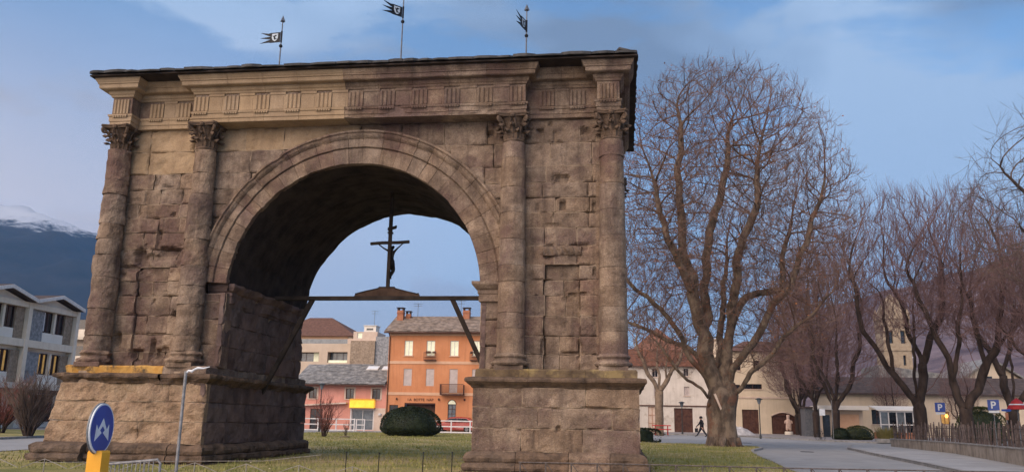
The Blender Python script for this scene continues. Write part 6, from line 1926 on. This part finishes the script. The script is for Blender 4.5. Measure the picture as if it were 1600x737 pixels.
class Skeleton:
    def __init__(self, limbs, step, rng):
        """limbs: polylines, the first starting at the ground; each later one joins at its nearest node"""
        self.p = []; self.par = []; self.step = step; self.rng = rng
        for li, L_ in enumerate(limbs):
            pts = resample(L_, step)
            if li == 0:
                last = -1
            else:
                last = min(range(len(self.p)), key=lambda i: (self.p[i] - pts[0]).length_squared)
            for q in pts:
                w = Vector((rng.uniform(-1, 1), rng.uniform(-1, 1), rng.uniform(-1, 1))) * step * (0.10 if li else 0.02)
                if li or q.z > pts[0].z + 6:
                    w += Vector((fr(q.x, q.y + li * 7, q.z, 0.5, 2), fr(q.x + 9, q.y + li * 7, q.z, 0.5, 2), 0.5 * fr(q.x, q.y + li * 7, q.z + 5, 0.5, 2))) * 0.30 * min(1.0, (q - pts[0]).length / 1.5)
                self.p.append(q + w); self.par.append(last); last = len(self.p) - 1

    def colonize(self, att, dinf, dkill, iters, up=0.1, jit=0.14):
        rng = self.rng; att = [Vector(a) for a in att]
        for _ in range(iters):
            kd = kdtree.KDTree(len(self.p))
            for i, q in enumerate(self.p):
                kd.insert(q, i)
            kd.balance()
            acc = {}; rest = []
            for a in att:
                co, i, dd = kd.find(a)
                if dd < dkill:
                    continue
                rest.append(a)
                if dd < dinf:
                    v = (a - co) / dd
                    if i in acc:
                        acc[i] += v
                    else:
                        acc[i] = v.copy()
            att = rest
            if not acc or len(att) < 5:
                break
            for i, v in acc.items():
                par = self.par[i]
                mom = (self.p[i] - self.p[par]).normalized() * 0.75 if par >= 0 else Vector()
                v = v.normalized() + mom + Vector((rng.uniform(-jit, jit), rng.uniform(-jit, jit), rng.uniform(-jit, jit) + up))
                v.normalize()
                q = self.p[i] + v * self.step
                co, j, dd = kd.find(q)
                if dd > self.step * 0.4:
                    self.p.append(q); self.par.append(i)

    def finish(self, r_root, r_leaf):
        n = len(self.p); self.ch = [[] for _ in range(n)]
        for i, q in enumerate(self.par):
            if q >= 0:
                self.ch[q].append(i)
        order = sorted(range(n), key=lambda i: -i)

        def radii(e):
            r = [0.0] * n
            for i in order:            # children always come after parents
                r[i] = r_leaf if not self.ch[i] else sum(r[c] ** e for c in self.ch[i]) ** (1 / e)
            return r
        lo, hi = 1.3, 5.0
        for _ in range(24):
            e = (lo + hi) / 2
            if radii(e)[0] > r_root: lo = e
            else: hi = e
        self.r = radii((lo + hi) / 2)

    def meshes(self, thick, tr_mb, cr_mb, bumpy=0.12):
        done = set()
        starts = [(0, None)]
        while starts:
            i, frm = starts.pop()
            chain = [] if frm is None else [frm]
            while True:
                chain.append(i)
                if not self.ch[i]:
                    break
                c = sorted(self.ch[i], key=lambda k: -self.r[k])
                for k in c[1:]:
                    starts.append((k, i))
                i = c[0]
            rad = [self.r[k] for k in chain]
            if frm is not None:
                rad[0] = min(rad[0], rad[1] * 1.25)
            pts = [self.p[k] for k in chain]
            cut = next((q for q, r in enumerate(rad) if r < thick), len(rad))
            if cut >= 2:
                R = max(rad[:cut])
                tr_mb.tube(pts[:min(cut + 1, len(pts))], rad[:min(cut + 1, len(pts))], 12 if R > 0.3 else (8 if R > 0.1 else 6), cap=False, bumpy=bumpy if R > 0.12 else 0.0)
                s = cut
            else:
                s = 0
            if len(pts) - s >= 2:
                cr_mb.tube(pts[s:], rad[s:], 4 if rad[s] > 0.025 else 3, cap=False)

    def twigs(self, mb, rmax, per, lmin, lmax, up, spread, r0, leafmb=None, leaf_p=0.0, leaf_s=0.06):
        rng = self.rng; tips = []
        for i in range(1, len(self.p)):
            if self.r[i] > rmax:
                continue
            d0 = (self.p[i] - self.p[self.par[i]]).normalized()
            n = per if not self.ch[i] else (1 if rng.random() < per * 0.28 else 0)
            for _ in range(n):
                d = d0 + Vector((rng.uniform(-spread, spread), rng.uniform(-spread, spread), rng.uniform(-spread, spread) * 0.7 + up))
                d.normalize()
                L_ = rng.uniform(lmin, lmax)
                p0 = self.p[i]; b = Vector((rng.uniform(-.2, .2), rng.uniform(-.2, .2), up * 0.5 + 0.1))
                p1 = p0 + d * L_ * 0.5; p2 = p1 + (d + b).normalized() * L_ * 0.5
                mb.tube([p0, p1, p2], [r0, r0 * 0.75, r0 * 0.4], 3, cap=False)
                if rng.random() < 0.7:          # side shoot
                    sd = (d + Vector((rng.uniform(-.8, .8), rng.uniform(-.8, .8), rng.uniform(-.1, .7)))).normalized()
                    mb.tube([p1, p1 + sd * L_ * 0.45], [r0 * 0.7, r0 * 0.35], 3, cap=False)
                    tips.append(p1 + sd * L_ * 0.45)
                tips.append(p2)
        if leafmb is not None:
            for q in tips:
                if rng.random() < leaf_p:
                    s = leaf_s * rng.uniform(0.6, 1.4)
                    q = q - Vector((0, 0, rng.uniform(0.0, 0.15)))
                    u = Vector((rng.uniform(-1, 1), rng.uniform(-1, 1), rng.uniform(-1, 1))).normalized(); v = u.orthogonal().normalized()
                    leafmb.face([tuple(q + u * s), tuple(q + v * s * 0.7), tuple(q - u * s), tuple(q - v * s * 0.7)])


def shell(rng, n, c, s, zmin, inner=0.35, cond=None):
    out = []
    while len(out) < n:
        v = Vector((rng.gauss(0, 1), rng.gauss(0, 1), rng.gauss(0, 1))).normalized() * (inner + (1 - inner) * rng.random() ** 0.55)
        q = Vector((c[0] + v.x * s[0], c[1] + v.y * s[1], c[2] + v.z * s[2]))
        if q.z < zmin or (cond and not cond(q)):
            continue
        out.append(q)
    return out


# --- the great plane tree
rng = random.Random(5)
bx_, by_, bz_ = 14.47, 28.14, 0.40
PT = thing('plane_tree', 'huge bare plane tree with thick twin trunk on the lawn right of the arch', 'tree', (bx_, by_, bz_))
limbs = [
    [(14.42, 28.1, 0.25), (14.42, 28.1, 2.0), (14.5, 28.1, 3.4), (14.2, 28.1, 4.3), (13.75, 28.1, 5.2), (13.48, 28.0, 7.57), (12.99, 28.0, 9.8), (12.68, 28.2, 11.5), (12.35, 28.4, 14.0), (12.29, 28.5, 16.5), (12.45, 28.6, 19.6), (12.4, 28.4, 22.5)],
    [(13.75, 28.0, 4.4), (13.3, 27.9, 5.2), (12.54, 27.6, 6.45), (11.32, 27.2, 8.13), (10.06, 26.8, 9.43), (8.99, 26.4, 10.34), (8.1, 26.1, 11.6)],
    [(13.7, 27.7, 3.4), (13.36, 27.4, 3.86), (12.14, 26.8, 4.83), (11.11, 26.3, 5.8), (10.3, 26.0, 6.9)],
    [(13.6, 28.4, 5.4), (13.08, 28.8, 6.1), (11.85, 29.4, 7.0), (10.39, 30.2, 7.64), (9.12, 30.8, 8.21), (8.0, 31.2, 9.2)],
    [(13.6, 28.3, 7.0), (13.94, 28.9, 8.5), (13.92, 29.2, 10.33), (14.10, 29.4, 12.22), (14.6, 29.5, 15.16), (15.62, 29.8, 18.58), (15.9, 30, 21.5)],
    [(14.8, 28.2, 3.9), (14.83, 28.3, 5.05), (15.17, 28.6, 6.86), (15.67, 28.8, 8.66), (16.42, 29.2, 9.79), (18.58, 29.8, 10.23), (19.03, 30.2, 12.18), (19.5, 30.4, 14.5)],
    [(14.95, 28.0, 3.9), (15.25, 27.9, 4.86), (16.48, 27.5, 6.87), (17.82, 27.0, 9.06), (18.92, 26.6, 10.15), (19.73, 26.2, 13.0), (20.6, 26.0, 15.5)],
    [(15.1, 27.8, 3.4), (15.75, 27.5, 4.01), (16.56, 27.0, 5.06), (17.32, 26.7, 5.77), (18.41, 26.2, 7.04), (19.6, 25.9, 8.0), (20.8, 25.6, 9.4)],
    [(15.2, 28.7, 7.0), (15.5, 27.6, 9.5), (15.9, 26.8, 12.2), (16.9, 26.3, 15.0), (17.2, 26.0, 18.0)],
    [(12.99, 27.9, 9.8), (11.9, 27.0, 12.2), (11.0, 26.4, 14.6), (10.6, 26.2, 17.2)],
    [(14.4, 29.0, 5.0), (14.9, 30.6, 7.6), (15.4, 31.8, 10.5), (15.8, 32.6, 13.5)]]
sk = Skeleton(limbs, 0.36, rng)
sk.colonize(shell(rng, 14000, (14.9, 28.1, 14.3), (8.6, 7.6, 10.8), 5.0, 0.25, lambda q: not (q.z < 9.5 and hypot(q.x - 14.5, q.y - 28) < 3.0)), 3.4, 0.38, 80, up=0.12)
sk.finish(0.80, 0.010)
trb, crb, lfb = MB(), MB(), MB()
for i, q in enumerate(sk.p):          # stout twin bole with a root flare
    if i < 9:
        sk.r[i] = max(sk.r[i], [0.92, 0.86, 0.80, 0.77, 0.76, 0.77, 0.79, 0.80, 0.78][i])
sk.meshes(0.055, trb, crb)
trb.tube([(14.95, 28.0, 0.2), (14.85, 27.95, 0.8), (14.75, 27.9, 1.8), (14.85, 27.9, 2.8), (15.0, 27.95, 3.6), (15.1, 28.0, 4.3)], [0.78, 0.58, 0.54, 0.56, 0.54, 0.30], 14, bumpy=0.16)
for k in range(9):                    # surface roots
    a = 2 * pi * k / 9 + 0.3
    trb.tube([(14.6 + 0.75 * cos(a), 28.05 + 0.75 * sin(a), 0.95), (14.6 + 0.98 * cos(a), 28.05 + 0.98 * sin(a), 0.50), (14.6 + 1.28 * cos(a), 28.05 + 1.28 * sin(a), 0.38)], [0.26, 0.18, 0.06], 7, bumpy=0.15)
for kx, kz, kr in ((13.75, 3.0, 0.13), (14.2, 2.2, 0.14)):   # burrs
    trb.tube([(kx, 27.75, kz - 0.2), (kx, 27.65, kz), (kx, 27.75, kz + 0.22)], [0.05, kr, 0.05], 9, bumpy=0.25)
trunk = trb.build('trunk', 'plane_bark', PT, True)
sk.twigs(crb, 0.045, 4, 0.40, 1.0, 0.75, 0.55, 0.0095, lfb, 0.13, 0.06)
crb.build('crown', 'plane_twig', PT)
o = lfb.build('dry_leaves', 'dry_leaf', PT); o['kind'] = 'stuff'
mb = MB(); mb.prism([(13.98, 3.55), (14.10, 3.60), (14.42, 2.72), (14.36, 2.62)], 27.02, 27.10, lambda a, b, d: (a, d, b)); mb.build('bare_wood_scar', 'trim_pale', trunk)
n_plane = len(sk.p)

# --- small pollarded plane behind the right pier
rng = random.Random(9)
SP = thing('small_plane_tree', 'smaller pale pollarded plane tree just right of the right pier', 'tree', (12.2, 62, g(62)))
sk = Skeleton([[(12.2, 62, 0.6), (12.2, 62, 3.0), (12.25, 62, 5.0)], [(12.2, 62, 4.9), (11.5, 62, 6.4), (10.7, 61.8, 7.6), (10.2, 61.6, 9.0)], [(12.3, 62, 4.9), (12.35, 62.3, 6.8), (12.2, 62.8, 8.5)], [(12.3, 62, 4.9), (13.2, 62, 6.5), (14.3, 61.7, 8.2), (15.0, 61.5, 9.6)], [(13.0, 62, 6.2), (13.1, 61.0, 8.0)]], 0.4, rng)
sk.colonize(shell(rng, 900, (12.4, 62, 10.2), (4.4, 4.0, 3.8), 6.6, 0.3), 3.5, 0.6, 40, up=0.2)
sk.finish(0.42, 0.014); trb, crb = MB(), MB(); sk.meshes(0.05, trb, crb); sk.twigs(crb, 0.04, 3, 0.5, 1.2, 0.5, 0.6, 0.013)
trb.build('trunk', 'pale_bark', SP, True); crb.build('crown', 'plane_twig', SP)


def lime(name, label, base, limbs, crown, seed, r_root, n_att=1300, bark='lime_bark', twig='lime_twig', group='pollarded limes along the road', up=0.35, tw=(0.9, 1.9), kill=0.52):
    rng = random.Random(seed)
    t = thing('lime_tree', label, 'tree', base, group)
    sk = Skeleton(limbs, 0.42, rng)
    c, s, zmin = crown
    sk.colonize(shell(rng, n_att, c, s, zmin, 0.3), 4.0, kill, 50, up=up, jit=0.18)
    sk.finish(r_root, 0.012)
    trb, crb = MB(), MB()
    sk.meshes(0.05, trb, crb)
    sk.twigs(crb, 0.035, 3, tw[0], tw[1], 0.9, 0.42, 0.0125)
    trb.build('trunk', bark, t, True); crb.build('crown', twig, t)
    return t


LA = lime('a', 'first big pollarded lime behind the stake fence, leaning left limb', (30.5, 42, g(42)),
          [[(30.5, 42, 0.4), (30.6, 42, 2.0), (30.6, 42, 3.6)], [(30.5, 42, 3.2), (29.6, 42, 4.9), (28.3, 41.9, 7.0), (27.0, 41.8, 8.9), (26.6, 41.8, 11.2), (26.4, 41.9, 13.5)], [(30.6, 42, 3.5), (31.0, 42.1, 5.2), (31.1, 42.2, 7.0), (30.4, 42.3, 9.4), (29.5, 42.4, 12.8)],
           [(31.1, 42.1, 6.4), (32.0, 42.0, 8.6), (32.8, 41.9, 11.3), (33.0, 41.8, 14)], [(28.9, 42, 6.0), (28.8, 42.3, 9.0), (28.6, 42.5, 12.0)], [(30.7, 42, 4.0), (32.2, 41.6, 5.6), (33.4, 41.4, 8.2)], [(30.5, 41.9, 4.4), (30.2, 40.6, 7.0), (30.0, 40.2, 10.0)]],
          ((30.2, 42, 13.2), (5.4, 4.4, 6.6), 8.4), 31, 0.46, 2800)
LBt = lime('b', 'second big pollarded lime with forked trunk near the right edge', (31.6, 36, g(36)),
           [[(31.55, 36, 0.4), (31.6, 36, 1.8), (31.58, 36, 3.1)], [(31.5, 36, 2.9), (31.0, 36, 4.8), (30.38, 36, 7.34), (29.4, 36.1, 10.2), (28.7, 36.2, 12.7)], [(31.7, 36, 3.0), (32.62, 36, 4.75), (33.93, 35.9, 7.15), (34.5, 35.9, 9.8), (34.8, 35.8, 12.2)],
            [(33.2, 36, 5.8), (33.0, 36.4, 8.6), (32.6, 36.8, 11.6)], [(31.0, 36, 5.0), (31.4, 35.4, 7.8), (31.6, 35, 11)], [(34.0, 36, 7.2), (35.4, 36, 8.6), (36.5, 36, 11.0)]],
           ((32.4, 36, 12.2), (5.0, 4.4, 5.9), 7.6), 47, 0.42, 2800)
LC = lime('c', 'dense dark lime in the row before the kiosk, nearest of that row', (27.9, 56.5, g(56.5)),
          [[(27.9, 56.5, 0.5), (27.95, 56.5, 2.2), (28.0, 56.5, 3.4)], [(28.0, 56.5, 3.2), (27.2, 56.5, 5.2), (26.4, 56.5, 8.2), (26.2, 56.5, 11.5)], [(28.0, 56.5, 3.3), (28.4, 56.6, 6.2), (28.5, 56.6, 10.5)], [(28.0, 56.5, 3.3), (29.2, 56.4, 5.4), (30.2, 56.2, 8.6), (30.6, 56, 12)], [(28.1, 56.5, 4.2), (28.2, 55.2, 7.0), (28.0, 54.6, 10.5)], [(28, 56.6, 4.2), (27.6, 58, 7.0), (27.4, 58.6, 10.5)]],
          ((28.3, 56.5, 12.4), (4.6, 4.4, 8.6), 5.2), 63, 0.36, 3000, up=0.3)
for dx_, dy_, rz_, sc_, lb in ((-0.15, 7.0, 1.3, 0.95, 'second dark lime of the row before the kiosk, left of the nearest one'), (0.0, 14.5, 2.6, 0.90, 'third dark lime of the row, left of the grey shed'), (0.45, 19.2, 4.1, 0.86, 'farthest dark lime of the row, beside the pale statue'),
                           (9.5, 15.5, 5.0, 0.40, 'slender lime before the long cream building, left of the first big lime'), (15.5, 12.5, 0.7, 0.42, 'slender lime before the long cream building between the two big limes')):
    c = copy_tree(LC); c.location = (27.9 + dx_, 56.5 + dy_, g(56.5 + dy_)); c.rotation_euler = (0, 0, rz_); c.scale = (sc_, sc_, sc_); c['label'] = lb
c = copy_tree(LBt); c.location = (36.4, 31.0, g(31)); c.rotation_euler = (0, 0, 2.2); c.scale = (0.92, 0.92, 0.80); c['label'] = 'lime at the very right edge, partly outside the picture'
c = copy_tree(LA); c.location = (41.5, 52, g(52)); c.rotation_euler = (0, 0, 2.9); c.scale = (0.95, 0.95, 0.95); c['label'] = 'far lime behind the second big lime, before the gabled house'

# --- tree reaching in from the right edge
rng = random.Random(77)
ET = thing('edge_tree', 'bare tree reaching in from the right edge with fine sweeping branches', 'tree', (30.5, 14, g(14)))
sk = Skeleton([[(30.5, 14, 0.2), (30.4, 14, 3.0), (30.2, 14, 6.0), (29.9, 14, 9.0), (29.5, 14, 12)], [(30.3, 14, 5.0), (29.0, 14, 7.0), (27.6, 14, 9.0), (26.2, 14, 11.0)], [(30.2, 14, 7.5), (28.6, 14.2, 10.2), (27.0, 14.3, 12.4), (25.6, 14.4, 14)], [(30.3, 14, 6), (31.8, 14, 9), (33, 14, 12)], [(30.3, 14, 4.4), (29.0, 14.8, 6.0), (27.5, 15.2, 7.6)]], 0.4, rng)
sk.colonize(shell(rng, 2800, (29.6, 14, 11.4), (5.6, 4.6, 5.2), 6.2, 0.3), 3.4, 0.42, 50, up=0.06)
sk.finish(0.26, 0.007); trb, crb = MB(), MB(); sk.meshes(0.04, trb, crb, 0.08); sk.twigs(crb, 0.03, 3, 0.6, 1.3, 0.25, 0.5, 0.0075)
trb.build('trunk', 'lime_bark', ET, True); crb.build('crown', 'grey_twig', ET)


def bare_shrub(name, label, x, y, w, h, n, seed, twig, thick=0.03):
    rng = random.Random(seed); z = g(y) + 0.08
    t = thing(name, label, 'shrub', (x, y, z))
    sb, cb = MB(), MB()
    for i in range(n):
        a = rng.uniform(0, 2 * pi); lean = rng.uniform(0.15, 1.0) * w
        p = [Vector((x + 0.12 * w * cos(a), y + 0.12 * w * sin(a), z - 0.05))]
        hh = h * rng.uniform(0.6, 1.0)
        for k in range(1, 6):
            q = k / 5
            p.append(Vector((x + cos(a) * (0.12 * w + lean * q ** 1.3) + rng.uniform(-.07, .07), y + sin(a) * (0.12 * w + lean * q ** 1.3) + rng.uniform(-.07, .07), z + hh * q)))
        r = thick * rng.uniform(0.7, 1.2)
        sb.tube(p, [r * (1 - 0.15 * k) for k in range(6)], 5, cap=False)
        for k in range(1, 6):
            for _ in range(5):
                d = (p[k] - p[k - 1]).normalized() + Vector((rng.uniform(-.8, .8), rng.uniform(-.8, .8), rng.uniform(-.1, .6)))
                L_ = rng.uniform(0.18, 0.42) * h * 0.5
                e = p[k] + d.normalized() * L_
                cb.tube([p[k], e], [r * 0.35, r * 0.15], 3, cap=False)
                for _ in range(2):
                    d2 = d + Vector((rng.uniform(-.9, .9), rng.uniform(-.9, .9), rng.uniform(0, .8)))
                    cb.tube([p[k].lerp(e, rng.uniform(0.4, 1)), e + d2.normalized() * L_ * 0.6], [r * 0.2, r * 0.1], 3, cap=False)
    sb.build('stems', 'lime_bark', t); cb.build('twigs', twig, t)
    return t


bare_shrub('bare_shrub', 'bare reddish shrub on the lawn inside the arch opening beside the left pier', -11.6, 30.9, 0.95, 2.5, 16, 3, 'red_twig', 0.03)
bare_shrub('bare_sapling', 'tiny bare sapling on the lawn between shrub and round bush', -9.95, 30.5, 0.18, 1.1, 3, 4, 'grey_twig', 0.022)
mb = MB(); mb.lathe([(0.42, g(30.5) + 0.09), (0.36, g(30.5) + 0.17), (0.12, g(30.5) + 0.2), (0.0, g(30.5) + 0.2)], (-9.95, 30.5), 12, amp=0.06); tag(mb.build('soil_mound', 'soil', None, True), 'small dark mound of soil round the sapling', 'mound')
bare_shrub('bare_bush', 'dark bare bush on the verge before the office building', -25.0, 19.6, 1.55, 3.1, 30, 5, 'grey_twig', 0.055)
bare_shrub('brown_bush', 'brown bare bush cut by the left edge before the office building', -30.6, 24.5, 1.6, 3.0, 26, 6, 'red_twig', 0.05)


def leafy(name, label, shape, n, leaf, m, seed, cat='bush', core=0.9, inner='evergreen'):
    """clipped or loose evergreen: dense leaf faces over a dark body; shape(a, b) -> (point, normal) for a, b in 0..1"""
    rng = random.Random(seed)
    p0, _ = shape(0.5, 0.0)
    t = thing(name, label, cat, (p0[0], p0[1], g(p0[1])))
    cb = MB(); rows = []
    cc = Vector((p0[0], p0[1], g(p0[1]) + 0.3))
    for i in range(13):
        rows.append([tuple(cc + (Vector(shape(k / 28, i / 12)[0]) - cc) * core) for k in range(28)])
    cb.grid(rows, True); cb.build('inner_mass', inner, t, True)
    lb = MB()
    for _ in range(n):
        a, b = rng.random(), rng.random() ** 0.8
        p, nn = shape(a, b); p, nn = Vector(p), Vector(nn)
        p = p + nn * (0.05 * fr(p.x, p.y, p.z, 1.6, 3) + rng.uniform(-0.08, 0.02))
        u = (nn.orthogonal().normalized() + Vector((rng.uniform(-1, 1), rng.uniform(-1, 1), rng.uniform(-1, 1)))).normalized()
        v = (nn + Vector((rng.uniform(-.9, .9), rng.uniform(-.9, .9), rng.uniform(-.5, .9)))).normalized()
        s = leaf * rng.uniform(0.6, 1.3)
        lb.face([tuple(p), tuple(p + u * s * 0.4 + v * s * 0.5), tuple(p + v * s), tuple(p - u * s * 0.4 + v * s * 0.5)])
    lb.build('foliage', m, t)
    return t


def dome(cx, cy, rx, ry, h, e=2.25):
    def f(a, b):
        th = 2 * pi * a; el = -1.2 + b * (pi / 2 * 0.999 + 1.2)
        ce, se = abs(cos(el)) ** (2 / e), math.copysign(abs(sin(el)) ** (2 / e), sin(el))
        ct, st = cos(th), sin(th)
        z0 = g(cy) + 0.08 + h * 0.30
        p = (cx + rx * ce * ct, cy + ry * ce * st, z0 + (h * 0.70 if se > 0 else h * 0.33) * se)
        n = Vector((ct * cos(el) / rx, st * cos(el) / ry, sin(el) / (h * 0.7))).normalized()
        return p, n
    return f


leafy('round_bush', 'big dark green clipped round bush on the lawn seen through the arch', dome(-7.25, 37.6, 2.28, 2.1, 2.12), 24000, 0.075, 'evergreen', 15)
leafy('clipped_hedge', 'low dark clipped hedge beside the foot of the right pier', dome(8.2, 34.2, 2.9, 0.8, 0.92, 6), 7000, 0.08, 'evergreen', 16, 'hedge')
leafy('green_shrub', 'green evergreen shrub mass behind the second lime trunk', dome(38.0, 50.0, 2.0, 1.4, 2.9), 5000, 0.14, 'shrub_green', 17)
leafy('low_green_shrub', 'low green shrub at the foot of the nearest dark lime', dome(29.3, 54.4, 1.3, 0.8, 1.2), 3000, 0.10, 'shrub_green', 18)
leafy('dark_shrub', 'small dark shrub right of the notice post', dome(27.7, 54.0, 0.7, 0.6, 1.0), 1800, 0.10, 'evergreen', 19)

mat('dry_grass', [(0.35, (0.13, 0.12, 0.035)), (0.65, (0.24, 0.20, 0.075))], scale=2)
t = thing('grass_planter', 'stone planter with a tuft of yellow green grass at the end of the low wall', 'planter', (29.7, 47.3, g(47.3)))
zp = g(47.3) + 0.11
mb = MB(); mb.lathe([(0.95, zp - 0.05), (1.0, zp + 0.25), (0.9, zp + 0.27), (0.85, zp + 0.2)], (29.7, 47.3), 18, amp=0.05); mb.build('stone_ring', 'kerb_stone', t)
rng = random.Random(8); mb = MB()
for i in range(700):
    a = rng.uniform(0, 2 * pi); r = 0.75 * sqrt(rng.random()); L_ = rng.uniform(0.5, 1.15); l = rng.uniform(0.1, 0.6)
    p = Vector((29.7 + r * cos(a), 47.3 + r * sin(a), zp + 0.15)); q = p + Vector((cos(a) * l, sin(a) * l, L_)); s = Vector((-sin(a), cos(a), 0)) * 0.018
    m1 = p.lerp(q, 0.55) + Vector((0, 0, 0.10))
    mb.face([tuple(p - s), tuple(p + s), tuple(m1 + s * 0.8), tuple(m1 - s * 0.8)]); mb.face([tuple(m1 - s * 0.8), tuple(m1 + s * 0.8), tuple(q)])
mb.build('grass_tuft', 'dry_grass', t)

# ------------------------------------------------------------------ mountains and the air
def hill_mat(name, lo, hi, snow_z, snow_w, patch_lo, scale):
    m = bpy.data.materials.new(name); m.use_nodes = True
    N, L = m.node_tree.nodes, m.node_tree.links
    b = N['Principled BSDF']; b.inputs['Roughness'].default_value = 0.95; b.inputs['Specular IOR Level'].default_value = 0.05
    geo = N.new('ShaderNodeNewGeometry')
    n1 = N.new('ShaderNodeTexNoise'); n1.inputs['Scale'].default_value = scale; n1.inputs['Detail'].default_value = 9; n1.inputs['Roughness'].default_value = 0.7
    L.new(geo.outputs['Position'], n1.inputs['Vector'])
    r = N.new('ShaderNodeValToRGB'); r.color_ramp.elements[0].position = 0.35; r.color_ramp.elements[0].color = (*lo, 1); r.color_ramp.elements[1].position = 0.68; r.color_ramp.elements[1].color = (*hi, 1)
    L.new(n1.outputs['Fac'], r.inputs[0])
    sep = N.new('ShaderNodeSeparateXYZ'); L.new(geo.outputs['Position'], sep.inputs[0])
    n2 = N.new('ShaderNodeTexNoise'); n2.inputs['Scale'].default_value = scale * 4.5; n2.inputs['Detail'].default_value = 8; n2.inputs['Roughness'].default_value = 0.75
    L.new(geo.outputs['Position'], n2.inputs['Vector'])
    mu = N.new('ShaderNodeMath'); mu.operation = 'MULTIPLY_ADD'; mu.inputs[1].default_value = snow_w * 4; mu.inputs[2].default_value = -snow_w * 2
    L.new(n2.outputs['Fac'], mu.inputs[0])
    ad = N.new('ShaderNodeMath'); ad.operation = 'ADD'; L.new(sep.outputs['Z'], ad.inputs[0]); L.new(mu.outputs[0], ad.inputs[1])
    mr = N.new('ShaderNodeMapRange'); mr.inputs['From Min'].default_value = snow_z - snow_w * 0.3; mr.inputs['From Max'].default_value = snow_z + snow_w * 0.5
    L.new(ad.outputs[0], mr.inputs['Value'])
    n3 = N.new('ShaderNodeTexNoise'); n3.inputs['Scale'].default_value = scale * 1.6; n3.inputs['Detail'].default_value = 3
    mp = N.new('ShaderNodeMapping'); mp.inputs['Location'].default_value = (91, 17, 40); mp.inputs['Scale'].default_value = (0.6, 0.6, 2.2); L.new(geo.outputs['Position'], mp.inputs[0]); L.new(mp.outputs[0], n3.inputs['Vector'])
    m3 = N.new('ShaderNodeMapRange'); m3.inputs['From Min'].default_value = patch_lo; m3.inputs['From Max'].default_value = patch_lo + 0.03
    L.new(n3.outputs['Fac'], m3.inputs['Value'])
    mx = N.new('ShaderNodeMath'); mx.operation = 'MAXIMUM'; L.new(mr.outputs[0], mx.inputs[0]); L.new(m3.outputs[0], mx.inputs[1])
    c = N.new('ShaderNodeMixRGB'); c.inputs['Color2'].default_value = (0.50, 0.53, 0.58, 1); L.new(mx.outputs[0], c.inputs['Fac']); L.new(r.outputs[0], c.inputs['Color1'])
    L.new(c.outputs[0], b.inputs['Base Color'])
    MATS[name] = m


hill_mat('snowy_forest', (0.010, 0.014, 0.016), (0.048, 0.043, 0.042), 815, 95, 0.705, 0.0032)
hill_mat('bare_woods', (0.075, 0.056, 0.066), (0.22, 0.17, 0.18), 2000, 40, 0.70, 0.02)  # purple-brown woods, with a bluish haze tint put into the base colours
hill_mat('high_snow', (0.06, 0.065, 0.08), (0.16, 0.165, 0.18), 520, 90, 0.9, 0.0035)


def interp(tab, x):
    if x <= tab[0][0]:
        return tab[0][1]
    for (a, b), (c, d) in zip(tab, tab[1:]):
        if x <= c:
            t = (x - a) / (c - a); t = t * t * (3 - 2 * t)
            return b + (d - b) * t
    return tab[-1][1]


def mountain(name, ridge, x0, x1, nx, y_foot, y_top, y_back, ny, amp, s, m, label):
    mb = MB(); rows = []
    for j in range(ny + 1):
        t = j / ny
        row = []
        for i in range(nx + 1):
            x = x0 + (x1 - x0) * i / nx
            H = interp(ridge, x)
            if t <= 0.75:
                u = t / 0.75; y = y_foot + (y_top - y_foot) * u; k = u ** 1.15
            else:
                u = (t - 0.75) / 0.25; y = y_top + (y_back - y_top) * u; k = 1 - 0.75 * u
            n = fr(x, y * 0.7, 0, s, 6)
            z = g(y) * 0.5 + (H - 0) * k + amp * n * (0.25 + 0.75 * sin(pi * min(k, 1) * 0.93)) * min(1.0, k * 4)
            if t == 0.75:
                z = H + amp * 0.12 * fr(x, 5, 0, s * 4, 4)
            if j == 0:
                z = -40
            row.append((x, y, z))
        rows.append(row)
    mb.grid(rows)
    o = mb.build(name, m, None, True)
    return kind(o, 'structure')


mountain('mountain', [(-8000, 900), (-4200, 1010), (-3300, 1000), (-2925, 975), (-2824, 966), (-2700, 925), (-2615, 892), (-2412, 828), (-2075, 660), (-1700, 470), (-1250, 260), (-800, 60)], -8000, -800, 190, 900, 3500, 4800, 80, 110, 0.0022, 'snowy_forest', '')
mountain('hill', [(60, 10), (190, 100), (313, 172), (393, 195), (480, 217), (567, 244), (652, 266), (900, 330), (1500, 470), (3000, 620)], 60, 3000, 150, 330, 1200, 1900, 60, 14, 0.006, 'bare_woods', '')
mountain('far_mountain', [(-3600, 420), (-2500, 650), (-2330, 730), (-2276, 690), (-2200, 640), (-2110, 672), (-2025, 655), (-1985, 600), (-1940, 570), (-1860, 600), (-1780, 560), (-1500, 430), (-900, 330), (0, 200)], -3600, 0, 150, 4200, 6000, 7400, 50, 70, 0.004, 'high_snow', '')

mb = MB(); mb.box(-9100, 9100, -500, 9100, -90, 1500)
hz_o = mb.build('haze', [])
hm = bpy.data.materials.new('haze_air'); hm.use_nodes = True
hN, hL = hm.node_tree.nodes, hm.node_tree.links
hN.clear(); ho = hN.new('ShaderNodeOutputMaterial'); pv_ = hN.new('ShaderNodeVolumePrincipled')
pv_.inputs['Color'].default_value = (0.24, 0.52, 1.0, 1)
pv_.inputs['Density'].default_value = 0.000085
hL.new(pv_.outputs[0], ho.inputs['Volume'])
hz_o.data.materials.append(hm)
hz_o['kind'] = 'stuff'; hz_o['label'] = 'thin blue evening haze filling the valley air'; hz_o['category'] = 'haze'
